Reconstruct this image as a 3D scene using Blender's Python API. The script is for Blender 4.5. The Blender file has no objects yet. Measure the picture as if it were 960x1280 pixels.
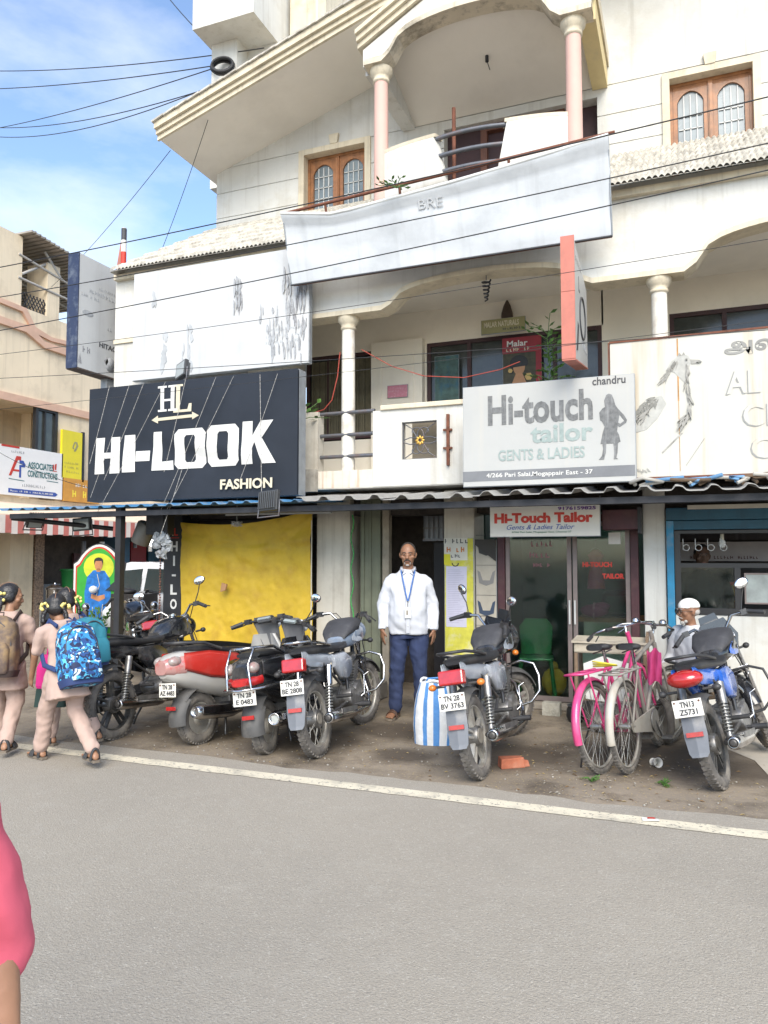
import bpy, bmesh, math, random
from math import sin, cos, pi, radians as R, sqrt, atan2
from mathutils import Vector as V, Matrix, Euler, noise
random.seed(7)
sc = bpy.context.scene
COL = sc.collection

# ------------------------------------------------------------------ camera
CAM_H, YAW, PITCH, FPX = 1.6, R(21.6), math.atan(57/960.0), 960.0
cd = bpy.data.cameras.new('camera'); cam = bpy.data.objects.new('camera', cd); COL.objects.link(cam)
cd.sensor_fit = 'VERTICAL'; cd.sensor_height = 36.0; cd.lens = 36.0*FPX/1280.0
cd.clip_start = 0.05; cd.clip_end = 2000
cam.location = (0, 0, CAM_H); cam.rotation_euler = (R(90)+PITCH, 0, YAW)
sc.camera = cam
_fw = V((-sin(YAW)*cos(PITCH), cos(YAW)*cos(PITCH), sin(PITCH))); _rt = V((cos(YAW), sin(YAW), 0)); _up = _rt.cross(_fw)
def onY(x, y, Y):            # world point on the plane Y for a photograph position (used to take measurements)
    r = _fw + _rt*((x-480)/FPX) - _up*((y-640)/FPX); t = Y/r.y
    return V((r.x*t, Y, CAM_H + r.z*t))
def onX(x, y, X):
    r = _fw + _rt*((x-480)/FPX) - _up*((y-640)/FPX); t = X/r.x
    return V((X, r.y*t, CAM_H + r.z*t))

# ------------------------------------------------------------------ sky, sun, exposure
SUN_EL, SUN_AZ = R(40), R(158)       # azimuth of the sun measured clockwise from +Y (behind the camera, to the left)
w = bpy.data.worlds.new('World'); sc.world = w; w.use_nodes = True
nt = w.node_tree; nt.nodes.clear()
def wn(t): return nt.nodes.new(t)
out = wn('ShaderNodeOutputWorld'); bg = wn('ShaderNodeBackground'); bg.inputs['Strength'].default_value = 0.094
sky = wn('ShaderNodeTexSky'); sky.sky_type = 'NISHITA'; sky.sun_disc = False
sky.sun_elevation = SUN_EL; sky.sun_rotation = SUN_AZ; sky.air_density = 1.0; sky.dust_density = 0.6; sky.ozone_density = 2.6; sky.altitude = 50
geo = wn('ShaderNodeTexCoord'); mp = wn('ShaderNodeMapping'); mp.inputs['Scale'].default_value = (1.0, 1.0, 2.6); mp.inputs['Location'].default_value = (3.1, .4, 1.7)
n1 = wn('ShaderNodeTexNoise'); n1.inputs['Scale'].default_value = 1.9; n1.inputs['Detail'].default_value = 9; n1.inputs['Roughness'].default_value = .58; n1.inputs['Distortion'].default_value = .35
rp = wn('ShaderNodeValToRGB'); rp.color_ramp.elements[0].position = .45; rp.color_ramp.elements[0].color = (.02,.02,.02,1); rp.color_ramp.elements[1].position = .78; rp.color_ramp.elements[1].color = (.75,.75,.75,1)
mx = wn('ShaderNodeMixRGB'); mx.inputs['Color2'].default_value = (4.2, 4.3, 4.5, 1)
nt.links.new(geo.outputs['Generated'], mp.inputs['Vector']); nt.links.new(mp.outputs['Vector'], n1.inputs['Vector'])
nt.links.new(n1.outputs['Fac'], rp.inputs['Fac']); nt.links.new(rp.outputs['Color'], mx.inputs['Fac'])
nt.links.new(sky.outputs['Color'], mx.inputs['Color1']); nt.links.new(mx.outputs['Color'], bg.inputs['Color']); nt.links.new(bg.outputs['Background'], out.inputs['Surface'])
sl = bpy.data.lights.new('sun', 'SUN'); sl.energy = 1.5; sl.angle = R(42); sl.color = (1.0, .93, .80)
so = bpy.data.objects.new('sun', sl); COL.objects.link(so); so.location = (0, -5, 30)
so.rotation_euler = V((-sin(SUN_AZ)*cos(SUN_EL), -cos(SUN_AZ)*cos(SUN_EL), -sin(SUN_EL))).to_track_quat('-Z', 'Y').to_euler()
sc.view_settings.view_transform = 'Standard'; sc.view_settings.look = 'None'; sc.view_settings.gamma = 1; sc.view_settings.use_curve_mapping = False
sc.view_settings.exposure = 1.8
sc.cycles.max_bounces = 8; sc.cycles.transparent_max_bounces = 12; sc.cycles.sample_clamp_indirect = 6

# ------------------------------------------------------------------ materials
def s2l(c):
    return tuple((x/12.92 if x <= .04045 else ((x+.055)/1.055)**2.4) for x in c)
def H(h):                    # hex sRGB -> linear
    h = h.lstrip('#'); return s2l(tuple(int(h[i:i+2], 16)/255 for i in (0, 2, 4)))
MATS = {}
def mk(name, col, rough=.6, metal=0., var=.12, scale=5., bump=0., bscale=60., stain=None, streak=None, stain2=None, speck2=None, spec=.5, coat=0., alpha=None, trans=0., emit=None, coord='Object', speck=None):
    """procedural principled material: mottled base colour, optional stains, rain streaks, specks and fine relief"""
    if name in MATS: return MATS[name]
    m = bpy.data.materials.new(name); m.use_nodes = True; t = m.node_tree; b = t.nodes['Principled BSDF']; L = t.links.new
    def N(k): return t.nodes.new(k)
    tc = N('ShaderNodeTexCoord'); src = tc.outputs[coord]
    nz = N('ShaderNodeTexNoise'); nz.inputs['Scale'].default_value = scale; nz.inputs['Detail'].default_value = 6; nz.inputs['Roughness'].default_value = .62
    L(src, nz.inputs['Vector'])
    mr = N('ShaderNodeMapRange'); mr.inputs['From Min'].default_value = .3; mr.inputs['From Max'].default_value = .7
    L(nz.outputs['Fac'], mr.inputs['Value'])
    mix = N('ShaderNodeMixRGB'); mix.inputs['Color1'].default_value = (*[c*(1-var) for c in col], 1); mix.inputs['Color2'].default_value = (*[min(1, c*(1+var)) for c in col], 1)
    L(mr.outputs['Result'], mix.inputs['Fac']); cur = mix.outputs['Color']
    def layer(cur, color, amount, vec_scale, sc_, lo, hi, det=7):
        mp = N('ShaderNodeMapping'); mp.inputs['Scale'].default_value = vec_scale; L(src, mp.inputs['Vector'])
        n = N('ShaderNodeTexNoise'); n.inputs['Scale'].default_value = sc_; n.inputs['Detail'].default_value = det; n.inputs['Roughness'].default_value = .65
        L(mp.outputs['Vector'], n.inputs['Vector'])
        r = N('ShaderNodeMapRange'); r.inputs['From Min'].default_value = lo; r.inputs['From Max'].default_value = hi; r.inputs['To Max'].default_value = amount
        L(n.outputs['Fac'], r.inputs['Value'])
        x = N('ShaderNodeMixRGB'); x.inputs['Color2'].default_value = (*color, 1); L(r.outputs['Result'], x.inputs['Fac']); L(cur, x.inputs['Color1'])
        return x.outputs['Color']
    if stain: cur = layer(cur, stain[0], stain[1], (1, 1, 1), stain[2], .5, .68)
    if streak: cur = layer(cur, streak[0], streak[1], (7, 7, .35), streak[2] if len(streak) > 2 else 1.5, .52, .75)
    if stain2: cur = layer(cur, stain2[0], stain2[1], (1, 1, 1), stain2[2], .52, .66)
    if speck2: cur = layer(cur, speck2[0], speck2[1], (1, 1, 1), speck2[2], .55, .66, 3)
    if speck: cur = layer(cur, speck[0], speck[1], (1, 1, 1), speck[2], .6, .66, 2)
    L(cur, b.inputs['Base Color'])
    b.inputs['Metallic'].default_value = metal; b.inputs['Specular IOR Level'].default_value = spec
    rr = N('ShaderNodeMapRange'); rr.inputs['To Min'].default_value = max(.02, rough-.08); rr.inputs['To Max'].default_value = min(1, rough+.1)
    L(nz.outputs['Fac'], rr.inputs['Value']); L(rr.outputs['Result'], b.inputs['Roughness'])
    if coat: b.inputs['Coat Weight'].default_value = coat; b.inputs['Coat Roughness'].default_value = .12
    if trans: b.inputs['Transmission Weight'].default_value = trans
    if alpha is not None: b.inputs['Alpha'].default_value = alpha
    if emit: b.inputs['Emission Color'].default_value = (*emit[0], 1); b.inputs['Emission Strength'].default_value = emit[1]
    if bump:
        bn = N('ShaderNodeTexNoise'); bn.inputs['Scale'].default_value = bscale; bn.inputs['Detail'].default_value = 4; L(src, bn.inputs['Vector'])
        bp = N('ShaderNodeBump'); bp.inputs['Strength'].default_value = bump; bp.inputs['Distance'].default_value = .01; L(bn.outputs['Fac'], bp.inputs['Height']); L(bp.outputs['Normal'], b.inputs['Normal'])
    MATS[name] = m; return m

# ------------------------------------------------------------------ mesh builder
class MB:
    def __init__(s): s.v = []; s.f = []; s.mi = []; s.sm = []; s.T = None
    def add(s, vs, fs, m=0, smooth=False):
        o = len(s.v)
        if s.T is not None: vs = [s.T @ V(p) for p in vs]
        s.v.extend(tuple(p) for p in vs)
        for f in fs: s.f.append([o+i for i in f]); s.mi.append(m); s.sm.append(smooth)
        return s
    def b2(s, x0, x1, y0, y1, z0, z1, m=0):
        vs = [(x, y, z) for z in (z0, z1) for y in (y0, y1) for x in (x0, x1)]
        return s.add(vs, [(0,2,3,1), (4,5,7,6), (0,1,5,4), (2,6,7,3), (0,4,6,2), (1,3,7,5)], m)
    def box(s, c, d, rot=None, m=0):
        M = (rot if isinstance(rot, Matrix) else Euler(rot).to_matrix()) if rot else Matrix.Identity(3)
        vs = [V(c) + M @ V((sx*d[0]/2, sy*d[1]/2, sz*d[2]/2)) for sz in (-1, 1) for sy in (-1, 1) for sx in (-1, 1)]
        return s.add(vs, [(0,2,3,1), (4,5,7,6), (0,1,5,4), (2,6,7,3), (0,4,6,2), (1,3,7,5)], m)
    def tube(s, pts, r, n=8, m=0, closed=False, caps=True, smooth=True, flat=1.0):
        pts = [V(p) for p in pts]; k = len(pts); rs = r if isinstance(r, (list, tuple)) else [r]*k
        d0 = (pts[1]-pts[0]).normalized(); u = d0.orthogonal().normalized(); rings = []
        if abs(d0.z) < .95: u = (V((0, 0, 1)) - d0*d0.z).normalized()
        for i in range(k):
            if closed: d = (pts[(i+1) % k]-pts[i-1])
            else: d = pts[min(i+1, k-1)]-pts[max(i-1, 0)]
            if d.length < 1e-9: d = d0
            d.normalize(); u = (u - d*u.dot(d))
            u = u.normalized() if u.length > 1e-6 else d.orthogonal().normalized()
            w_ = d.cross(u)
            rings.append([pts[i] + (u*cos(2*pi*j/n)*flat + w_*sin(2*pi*j/n))*rs[i] for j in range(n)])
        return s.loft(rings, m, smooth, caps and not closed, closed)
    def cyl(s, a, b, r, r2=None, n=14, m=0, caps=True): return s.tube([a, b], [r, r if r2 is None else r2], n, m, caps=caps)
    def loft(s, rings, m=0, smooth=True, caps=True, closed=False):
        n = len(rings[0]); k = len(rings); vs = [p for r in rings for p in r]; fs = []
        for i in range(k if closed else k-1):
            a, b = i*n, ((i+1) % k)*n
            for j in range(n): fs.append((a+j, a+(j+1) % n, b+(j+1) % n, b+j))
        s.add(vs, fs, m, smooth)
        if caps: s.add(rings[0], [tuple(range(n-1, -1, -1))], m); s.add(rings[-1], [tuple(range(n))], m)
        return s
    def lathe(s, prof, c=(0, 0, 0), axis=(0, 0, 1), n=20, m=0, smooth=True, caps=True):
        a = V(axis).normalized(); u = a.orthogonal().normalized(); w_ = a.cross(u); c = V(c)
        return s.loft([[c + a*z + (u*cos(2*pi*j/n)+w_*sin(2*pi*j/n))*r for j in range(n)] for r, z in prof], m, smooth, caps)
    def ell(s, c, r, n=14, k=9, rot=None, m=0):
        M = Euler(rot).to_matrix() if rot else Matrix.Identity(3); c = V(c); rings = []
        for i in range(k):
            t = -pi/2 + pi*(i+.15)/(k-1+.3); rings.append([c + M @ V((r[0]*cos(t)*cos(2*pi*j/n), r[1]*cos(t)*sin(2*pi*j/n), r[2]*sin(t))) for j in range(n)])
        return s.loft(rings, m)
    def torus(s, c, axis, Rr, r, n=32, k=8, m=0, a0=0, a1=2*pi, u=None, rad=None):
        a = V(axis).normalized(); u = V(u).normalized() if u else a.orthogonal().normalized(); w_ = a.cross(u); c = V(c); full = abs(a1-a0-2*pi) < 1e-6; rings = []
        for i in range(n if full else n+1):
            t = a0+(a1-a0)*i/n; d = u*cos(t)+w_*sin(t); q = c+d*Rr
            rr = rad or (r, r)
            rings.append([q + d*rr[0]*cos(2*pi*j/k) + a*rr[1]*sin(2*pi*j/k) for j in range(k)])
        return s.loft(rings, m, True, not full, full)
    def prism(s, poly, a, b, plane='xz', m=0):
        """polygon in a plane swept between offsets a and b along the third axis"""
        f = {'xz': lambda p, t: (p[0], t, p[1]), 'xy': lambda p, t: (p[0], p[1], t), 'yz': lambda p, t: (t, p[0], p[1])}[plane]; n = len(poly)
        s.add([f(p, a) for p in poly]+[f(p, b) for p in poly], [tuple(range(n-1, -1, -1)), tuple(range(n, 2*n))]+[(i, (i+1) % n, n+(i+1) % n, n+i) for i in range(n)], m); return s
    def quad(s, *p, m=0): return s.add(p, [tuple(range(len(p)))], m)
    def mesh(s, name):
        me = bpy.data.meshes.new(name); me.from_pydata(s.v, [], s.f); me.polygons.foreach_set('material_index', s.mi); me.polygons.foreach_set('use_smooth', s.sm)
        bm = bmesh.new(); bm.from_mesh(me); bmesh.ops.recalc_face_normals(bm, faces=bm.faces); bm.to_mesh(me); bm.free(); me.update(); return me
    def build(s, name, mats, parent=None, bevel=0., world=True):
        me = s.mesh(name)
        for x in (mats if isinstance(mats, (list, tuple)) else [mats]): me.materials.append(x)
        o = link(name, me, parent, world)
        if bevel:
            b = o.modifiers.new('bevel', 'BEVEL'); b.width = bevel; b.segments = 2; b.limit_method = 'ANGLE'; b.angle_limit = R(40)
        return o
def link(name, me, parent=None, world=True):
    o = bpy.data.objects.new(name, me); COL.objects.link(o)
    if parent is not None:
        o.parent = parent
        if world:
            o.matrix_parent_inverse = root_of(parent).matrix_basis.inverted() if parent.parent is None else Matrix.Identity(4)
    return o
def root_of(o):
    while o.parent is not None: o = o.parent
    return o
def tag(o, label=None, cat=None, group=None, kind=None):
    if label: o['label'] = label
    if cat: o['category'] = cat
    if group: o['group'] = group
    if kind: o['kind'] = kind
    return o
def thing(name, label, cat, loc=(0, 0, 0), rot=(0, 0, 0), group=None):
    o = bpy.data.objects.new(name, None); COL.objects.link(o); o.empty_display_size = .1
    o.location = loc; o.rotation_euler = tuple(rot) if hasattr(rot, '__len__') else (0, 0, rot)
    return tag(o, label, cat, group)
def stuff(o): o['kind'] = 'stuff'; return o
def copy_tree(o, parent=None):
    c = o.copy(); COL.objects.link(c)
    if parent is not None: c.parent = parent
    for ch in list(o.children): copy_tree(ch, c)
    return c
def text_mesh(s, depth=.004, bold=0., res=3):
    cu = bpy.data.curves.new('lettering', 'FONT'); cu.body = s; cu.size = 1; cu.extrude = depth/2; cu.offset = bold; cu.resolution_u = res; cu.align_x = 'LEFT'
    o = bpy.data.objects.new('lettering', cu); COL.objects.link(o)
    dg = bpy.context.evaluated_depsgraph_get(); dg.update(); me = bpy.data.meshes.new_from_object(o.evaluated_get(dg))
    bpy.data.objects.remove(o); bpy.data.curves.remove(cu); return me
def letters(s, x0, x1, z0, z1, y, mat, parent, depth=.004, bold=.0, shear=0., world=False, name='lettering', M=None):
    """text fitted to the rectangle x0..x1, z0..z1 of the parent's local XZ plane, its back at y, raised towards -y"""
    me = text_mesh(s, 1.0, bold); xs = [v.co.x for v in me.vertices]; ys = [v.co.y for v in me.vertices]
    if not xs: return None
    ax, bx, ay, by = min(xs), max(xs), min(ys), max(ys)
    for v in me.vertices:
        fx = (v.co.x-ax)/(bx-ax); fy = (v.co.y-ay)/max(1e-6, by-ay)
        p = V((x0+fx*(x1-x0)+shear*(fy-.5), y-(depth if v.co.z > 0 else 0), z0+fy*(z1-z0)))
        v.co = M @ p if M is not None else p
    me.name = name; me.materials.clear(); me.materials.append(mat); return link(name, me, parent, world)
# ================================================================== materials of the setting
wall_w = mk('white_limewash', (.60,.59,.55), .85, var=.07, scale=1.3, bump=.2, bscale=35, stain=((.36,.32,.26), .30, .9), streak=((.30,.27,.22), .5, 1.3), stain2=((.5,.47,.40), .5, 3.2))
wall_in = mk('verandah_plaster', (.80,.74,.63), .9, var=.06, scale=1.5, bump=.1, stain=((.4,.36,.3), .2, 1.2))
soffit_m = mk('soffit_plaster', (.78,.735,.66), .9, var=.05, scale=1.2, stain=((.42,.38,.32), .18, 1.1))
cream = mk('cream_trim', (.62,.545,.41), .8, var=.08, scale=4, stain=((.26,.22,.16), .4, 3), streak=((.2,.17,.13), .45, 2))
mildew = mk('mildewed_trim', (.60,.53,.41), .85, var=.1, scale=4, stain=((.10,.09,.07), .85, 2.2), streak=((.08,.07,.06), .6, 2))
pinkcol = mk('pink_paint', (.60,.385,.325), .75, var=.06, scale=3, streak=((.5,.38,.32), .3))
yellow_side = mk('yellow_side', (.64,.52,.27), .8, var=.1, scale=3, stain=((.2,.2,.2), .3, 3))
tile_m = mk('eave_tile', (.46,.43,.37), .85, var=.35, scale=12, stain=((.18,.16,.13), .7, 5), streak=((.7,.68,.62), .5, 3))
wood = mk('window_wood', (.30,.125,.045), .5, var=.35, scale=9, coat=.25, streak=((.14,.06,.02), .5, 4))
glass_w = mk('frosted_glass', (.17,.205,.22), .25, var=.3, scale=3, spec=.7)
bar_w = mk('white_bar', (.55,.55,.53), .6)
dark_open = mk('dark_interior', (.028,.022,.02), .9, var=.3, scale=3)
maroon = mk('maroon_paint', (.06,.017,.022), .6, var=.3, scale=5, stain=((.12,.06,.05), .4, 6))
maroon_door = mk('maroon_door', (.05,.022,.024), .6, var=.2, scale=4)
steel_d = mk('dark_steel', (.045,.045,.05), .5, metal=.6, var=.3, scale=9)
rail_m = mk('grey_rail', (.14,.145,.16), .45, metal=.5, var=.2, scale=9, stain=((.16,.07,.03), .5, 9))
rust = mk('rusty_steel', (.16,.06,.035), .8, metal=.2, var=.4, scale=14, bump=.2)
concrete = mk('stained_concrete', (.36,.33,.28), .9, var=.2, scale=4, bump=.25, stain=((.13,.11,.09), .6, 2.5), streak=((.16,.13,.1), .5))
pillar_m = mk('pillar_paint', (.56,.52,.44), .85, var=.1, scale=3, stain=((.24,.2,.15), .4, 2), streak=((.25,.2,.15), .5), bump=.12)
greenish = mk('green_grey_paint', (.155,.165,.115), .8, var=.2, scale=3, streak=((.06,.07,.05), .6))
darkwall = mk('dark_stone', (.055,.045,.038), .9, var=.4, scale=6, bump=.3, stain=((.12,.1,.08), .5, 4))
black_p = mk('black_paint', (.018,.018,.02), .55, var=.3, scale=8)
teal_p = mk('blue_frame_paint', (.012,.075,.125), .55, var=.25, scale=4, streak=((.008,.04,.07), .6))
teal_bright = mk('blue_post_paint', (.015,.20,.37), .5, var=.2, scale=4, stain=((.3,.3,.3), .3, 9))
leaf_m = mk('leaf', (.06,.14,.025), .5, var=.5, scale=30)

# ================================================================== ground, road, painted line
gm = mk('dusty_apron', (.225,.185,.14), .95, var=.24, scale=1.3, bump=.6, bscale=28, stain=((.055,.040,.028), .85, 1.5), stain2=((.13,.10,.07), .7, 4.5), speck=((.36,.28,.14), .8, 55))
rm = mk('worn_asphalt', (.315,.282,.232), .9, var=.07, scale=.5, bump=.8, bscale=120, stain=((.22,.205,.18), .35, .35), stain2=((.36,.33,.28), .35, 6), speck2=((.17,.155,.135), .4, 95), speck=((.54,.50,.43), .45, 110))
lm = mk('line_paint', (.62,.56,.43), .85, var=.12, scale=3, bump=.4, bscale=120, stain=((.28,.26,.22), .7, 5), speck=((.2,.19,.17), .9, 40))
# dark patches where the bikes stand: wet, oily dirt and painted-in contact shade
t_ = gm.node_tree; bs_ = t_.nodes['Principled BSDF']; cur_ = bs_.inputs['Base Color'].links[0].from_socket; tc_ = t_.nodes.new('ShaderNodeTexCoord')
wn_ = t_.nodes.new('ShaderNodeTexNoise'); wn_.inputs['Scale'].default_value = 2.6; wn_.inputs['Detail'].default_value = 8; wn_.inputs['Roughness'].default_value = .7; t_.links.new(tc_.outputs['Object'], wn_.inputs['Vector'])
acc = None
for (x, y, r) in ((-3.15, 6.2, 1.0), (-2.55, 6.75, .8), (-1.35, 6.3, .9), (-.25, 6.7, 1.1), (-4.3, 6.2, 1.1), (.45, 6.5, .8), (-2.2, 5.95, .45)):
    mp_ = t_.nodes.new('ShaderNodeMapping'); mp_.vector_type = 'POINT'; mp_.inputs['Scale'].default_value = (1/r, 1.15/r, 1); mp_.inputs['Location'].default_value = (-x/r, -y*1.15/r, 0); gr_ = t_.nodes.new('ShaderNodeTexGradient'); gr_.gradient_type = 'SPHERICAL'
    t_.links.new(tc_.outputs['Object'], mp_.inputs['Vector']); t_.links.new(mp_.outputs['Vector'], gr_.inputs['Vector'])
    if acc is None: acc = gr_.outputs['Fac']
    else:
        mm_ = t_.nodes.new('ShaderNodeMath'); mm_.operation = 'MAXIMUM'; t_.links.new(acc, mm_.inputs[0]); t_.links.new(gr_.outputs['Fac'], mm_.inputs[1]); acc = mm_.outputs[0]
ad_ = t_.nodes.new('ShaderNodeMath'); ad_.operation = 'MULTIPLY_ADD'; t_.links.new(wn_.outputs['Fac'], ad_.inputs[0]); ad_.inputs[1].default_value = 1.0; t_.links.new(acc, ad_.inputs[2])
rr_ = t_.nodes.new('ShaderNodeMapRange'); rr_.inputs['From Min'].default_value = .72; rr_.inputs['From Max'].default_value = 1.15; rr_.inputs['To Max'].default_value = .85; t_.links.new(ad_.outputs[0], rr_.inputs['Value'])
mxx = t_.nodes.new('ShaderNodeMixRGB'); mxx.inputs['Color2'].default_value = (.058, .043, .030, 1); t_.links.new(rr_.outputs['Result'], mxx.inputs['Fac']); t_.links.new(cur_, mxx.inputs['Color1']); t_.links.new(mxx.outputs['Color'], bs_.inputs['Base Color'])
def sheet(name, poly, z, mat):
    o = MB().add([(x, y, z) for x, y in poly], [tuple(range(len(poly)))]).build(name, mat); return tag(o, kind='structure')
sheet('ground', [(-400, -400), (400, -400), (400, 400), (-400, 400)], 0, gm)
edge = [(60, 5.32)]
x = 12.0
while x > -14: edge.append((x, 5.30+.07*noise.noise((x*.9, 0, 0))+.05*noise.noise((x*4, 3, 0)))); x -= .12
edge.append((-60, 5.3))
sheet('road', [(-60, -40), (60, -40)]+edge, .004, rm)
top = []; bot = []
x = 9.0
while x > -13:
    top.append((x, 5.075+.012*noise.noise((x*7, 1, 0)))); bot.append((x, 4.935+.012*noise.noise((x*7, 9, 0)))); x -= .06
lb = MB(); n_ = len(top)
lb.add([(a, b, .008) for a, b in top]+[(a, b, .008) for a, b in bot], [(i, i+1, n_+i+1, n_+i) for i in range(n_-1)])
tag(lb.build('road_line', lm), kind='structure')
padm = mk('pale_cement', (.40,.36,.30), .9, var=.12, scale=2, bump=.3, bscale=40, stain=((.2,.17,.14), .5, 1.5))
sheet('cement_pad', [(.62, 5.62), (.95, 5.52), (9, 5.5), (9, 8.2), (-.1, 8.2), (.1, 7.4), (.45, 6.8)], .004, padm)
stepm = mk('step_stone', (.25,.22,.18), .9, var=.2, scale=3, bump=.3, stain=((.09,.07,.06), .6, 3))

# ================================================================== main building
bld = thing('shop_house', 'two storey white house with arched balconies above a row of street shops', 'building', (-2, 8.3, 0))
def bp(name, mb, mat, parent=None, bevel=0.): return mb.build(name, mat, parent or bld, bevel)
# ground floor: pillars, lintel, back walls
for x0, x1, mt in ((-4.16, -3.72, pillar_m), (-2.56, -2.21, pillar_m), (-.43, -.215, wall_w)):
    bp('pillar', MB().b2(x0, x1, 8.3, 8.75, 0, 2.36), mt, bevel=.012)
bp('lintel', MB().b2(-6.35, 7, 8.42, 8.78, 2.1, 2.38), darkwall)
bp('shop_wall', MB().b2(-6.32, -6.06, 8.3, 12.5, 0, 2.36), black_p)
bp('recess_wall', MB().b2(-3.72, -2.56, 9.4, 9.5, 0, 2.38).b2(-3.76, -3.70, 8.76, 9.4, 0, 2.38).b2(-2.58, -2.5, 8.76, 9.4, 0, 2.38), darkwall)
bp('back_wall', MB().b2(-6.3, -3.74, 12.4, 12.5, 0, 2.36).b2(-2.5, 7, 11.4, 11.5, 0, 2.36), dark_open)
bp('floor_slab', MB().b2(-7.0, 7, 8.0, 13.0, 2.39, 2.52), wall_w)
bp('side_post', MB().b2(-3.60, -3.35, 8.34, 8.42, 0, 2.3).b2(-3.58, -3.55, 8.325, 8.34, .02, 2.28).b2(-3.48, -3.46, 8.325, 8.34, .02, 2.28), greenish)
bp('door_jamb', MB().b2(-3.33, -3.25, 8.36, 8.46, 0, 2.3), mk('old_jamb', (.30,.26,.20), .9, var=.2, scale=8, stain=((.1,.08,.06), .6, 5)))
bp('plinth', MB().b2(-3.62, -3.24, 7.92, 8.3, 0, .2), stepm, bevel=.02)
bp('threshold', MB().b2(-2.2, -.2, 8.22, 8.6, 0, .07), stepm, bevel=.015)
# grille above the inner door and the dark door
g = MB().b2(-2.98, -2.60, 8.80, 8.83, 1.80, 1.83).b2(-2.98, -2.60, 8.80, 8.83, 2.26, 2.29)
for i in range(7): g.cyl((-2.97+i*.06, 8.815, 1.82), (-2.97+i*.06, 8.815, 2.27), .006, n=6)
for z in (1.95, 2.1): g.b2(-2.98, -2.6, 8.81, 8.822, z, z+.012)
bp('door_grille', g, rail_m)
bp('grille_backing_sheet', MB().b2(-2.98, -2.60, 8.84, 8.85, 1.80, 2.29), mk('grille_daylight', (.16,.17,.19), .3, var=.3))  # added pale sheet; its grey stands in for light through the grille
dr = bp('door', MB().b2(-2.86, -2.58, 8.86, 8.90, 0, 1.78), mk('inner_door', (.02,.018,.02), .6))
# ---- first floor: front band with arches
def arch(x0, x1, zb, zp, n=20, sh=.16):
    """ogee arch outline from x0 to x1"""
    pts = []
    for i in range(n+1):
        t = i/n; x = x0+(x1-x0)*t; u = abs(2*t-1)
        if u > 1-sh: z = zb+(zp-zb)*.42*((1-u)/sh)**1.6
        else: q = u/(1-sh); z = zb+(zp-zb)*(.42+.58*sqrt(max(0, 1-q*q)))
        pts.append((x, z))
    return pts
low = [(-7.0, 4.42)]+arch(-3.2, -.86, 4.42, 4.70)+arch(.02, 2.3, 4.42, 4.82)+arch(3.1, 5.4, 4.42, 4.82)+[(7, 4.42)]
bp('arch_band', MB().prism(low+[(7, 5.40), (-7.0, 5.40)], 8.0, 8.22), wall_w)
def strip(pts, hgt, y0, y1):
    m = MB()
    for (xa, za), (xb, zb_) in zip(pts[:-1], pts[1:]):
        if abs(xb-xa) < 1e-6: continue
        m.add([(xa, y0, za), (xb, y0, zb_), (xb, y0, zb_+hgt), (xa, y0, za+hgt), (xa, y1, za), (xb, y1, zb_), (xb, y1, zb_+hgt), (xa, y1, za+hgt)], [(0,1,2,3), (4,7,6,5), (0,4,5,1), (3,2,6,7)])
    return m
bp('arch_trim', strip([(a, b-.006) for a, b in low], .055, 7.975, 8.235), cream)
bp('eave_trim', MB().b2(-.72, 7, 7.93, 7.998, 5.255, 5.325).b2(-6.98, -3.2, 7.93, 7.998, 5.255, 5.325), cream)
bp('verandah_ceiling', MB().b2(-7, 7, 8.22, 13, 4.86, 4.94), soffit_m)
bp('left_wall', MB().b2(-7.0, -4.95, 8.0, 8.12, 2.52, 4.42).b2(-7.0, -6.9, 8.12, 13, 2.52, 5.4).b2(-5.05, -4.95, 8.12, 9.5, 2.52, 4.86), wall_w)
bw = MB()
for x0, x1, z0, z1 in ((-5, -3.93, 4.40, 4.86), (-3.93, -3.90, 2.52, 4.86), (-3.18, -3.155, 2.52, 4.86), (-3.155, -.9, 4.42, 4.86), (-.92, -.15, 2.52, 4.86), (-.15, 1.6, 4.46, 4.86), (1.6, 7, 2.52, 4.86), (-3.93, -.9, 2.52, 2.6), (-5, -3.9, 2.52, 3.2)):
    bw.b2(x0, x1, 9.5, 9.62, z0, z1)
bw.b2(-3.9, -3.18, 9.38, 9.62, 2.52, 4.47).b2(-3.9, -3.18, 9.5, 9.62, 4.47, 4.86).b2(-3.80, -3.75, 9.365, 9.38, 2.6, 4.3).b2(-3.35, -3.3, 9.365, 9.38, 2.6, 4.3)
bp('verandah_wall', bw, wall_in)
def dark_window(x0, x1, z0, z1, y, nb):
    f = MB().b2(x0, x1, y-.02, y+.02, z1-.05, z1).b2(x0, x1, y-.02, y+.02, z0, z0+.05)
    for i in range(nb+1): xx = x0+(x1-x0-.05)*i/nb; f.b2(xx, xx+.05, y-.02, y+.02, z0+.05, z1-.05)
    wo = bp('window', f, maroon_door); bp('pane', MB().b2(x0+.05, x1-.05, y+.01, y+.016, z0+.05, z1-.05), mk('dim_glass', (.05,.055,.05), .12, var=.3, scale=4, spec=.6), wo)
    return wo
w1 = dark_window(-4.93, -3.93, 3.22, 4.40, 9.52, 3)
cm = mk('dim_curtain', (.13,.115,.075), .9, var=.3, scale=5)
cur = MB()
for i in range(30): xx = -4.85+i*.03; cur.b2(xx, xx+.024, 9.505+.008*sin(i*1.9), 9.517+.008*sin(i*1.9), 3.3, 4.32)
bp('curtain', cur, cm, w1)
w2 = dark_window(-3.15, -.92, 2.7, 4.42, 9.52, 4)
w3 = dark_window(-.15, 1.6, 2.7, 4.46, 9.52, 3)
bp('room_wall', MB().b2(-5, 7, 10.2, 10.3, 2.52, 4.86), dark_open)
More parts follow.
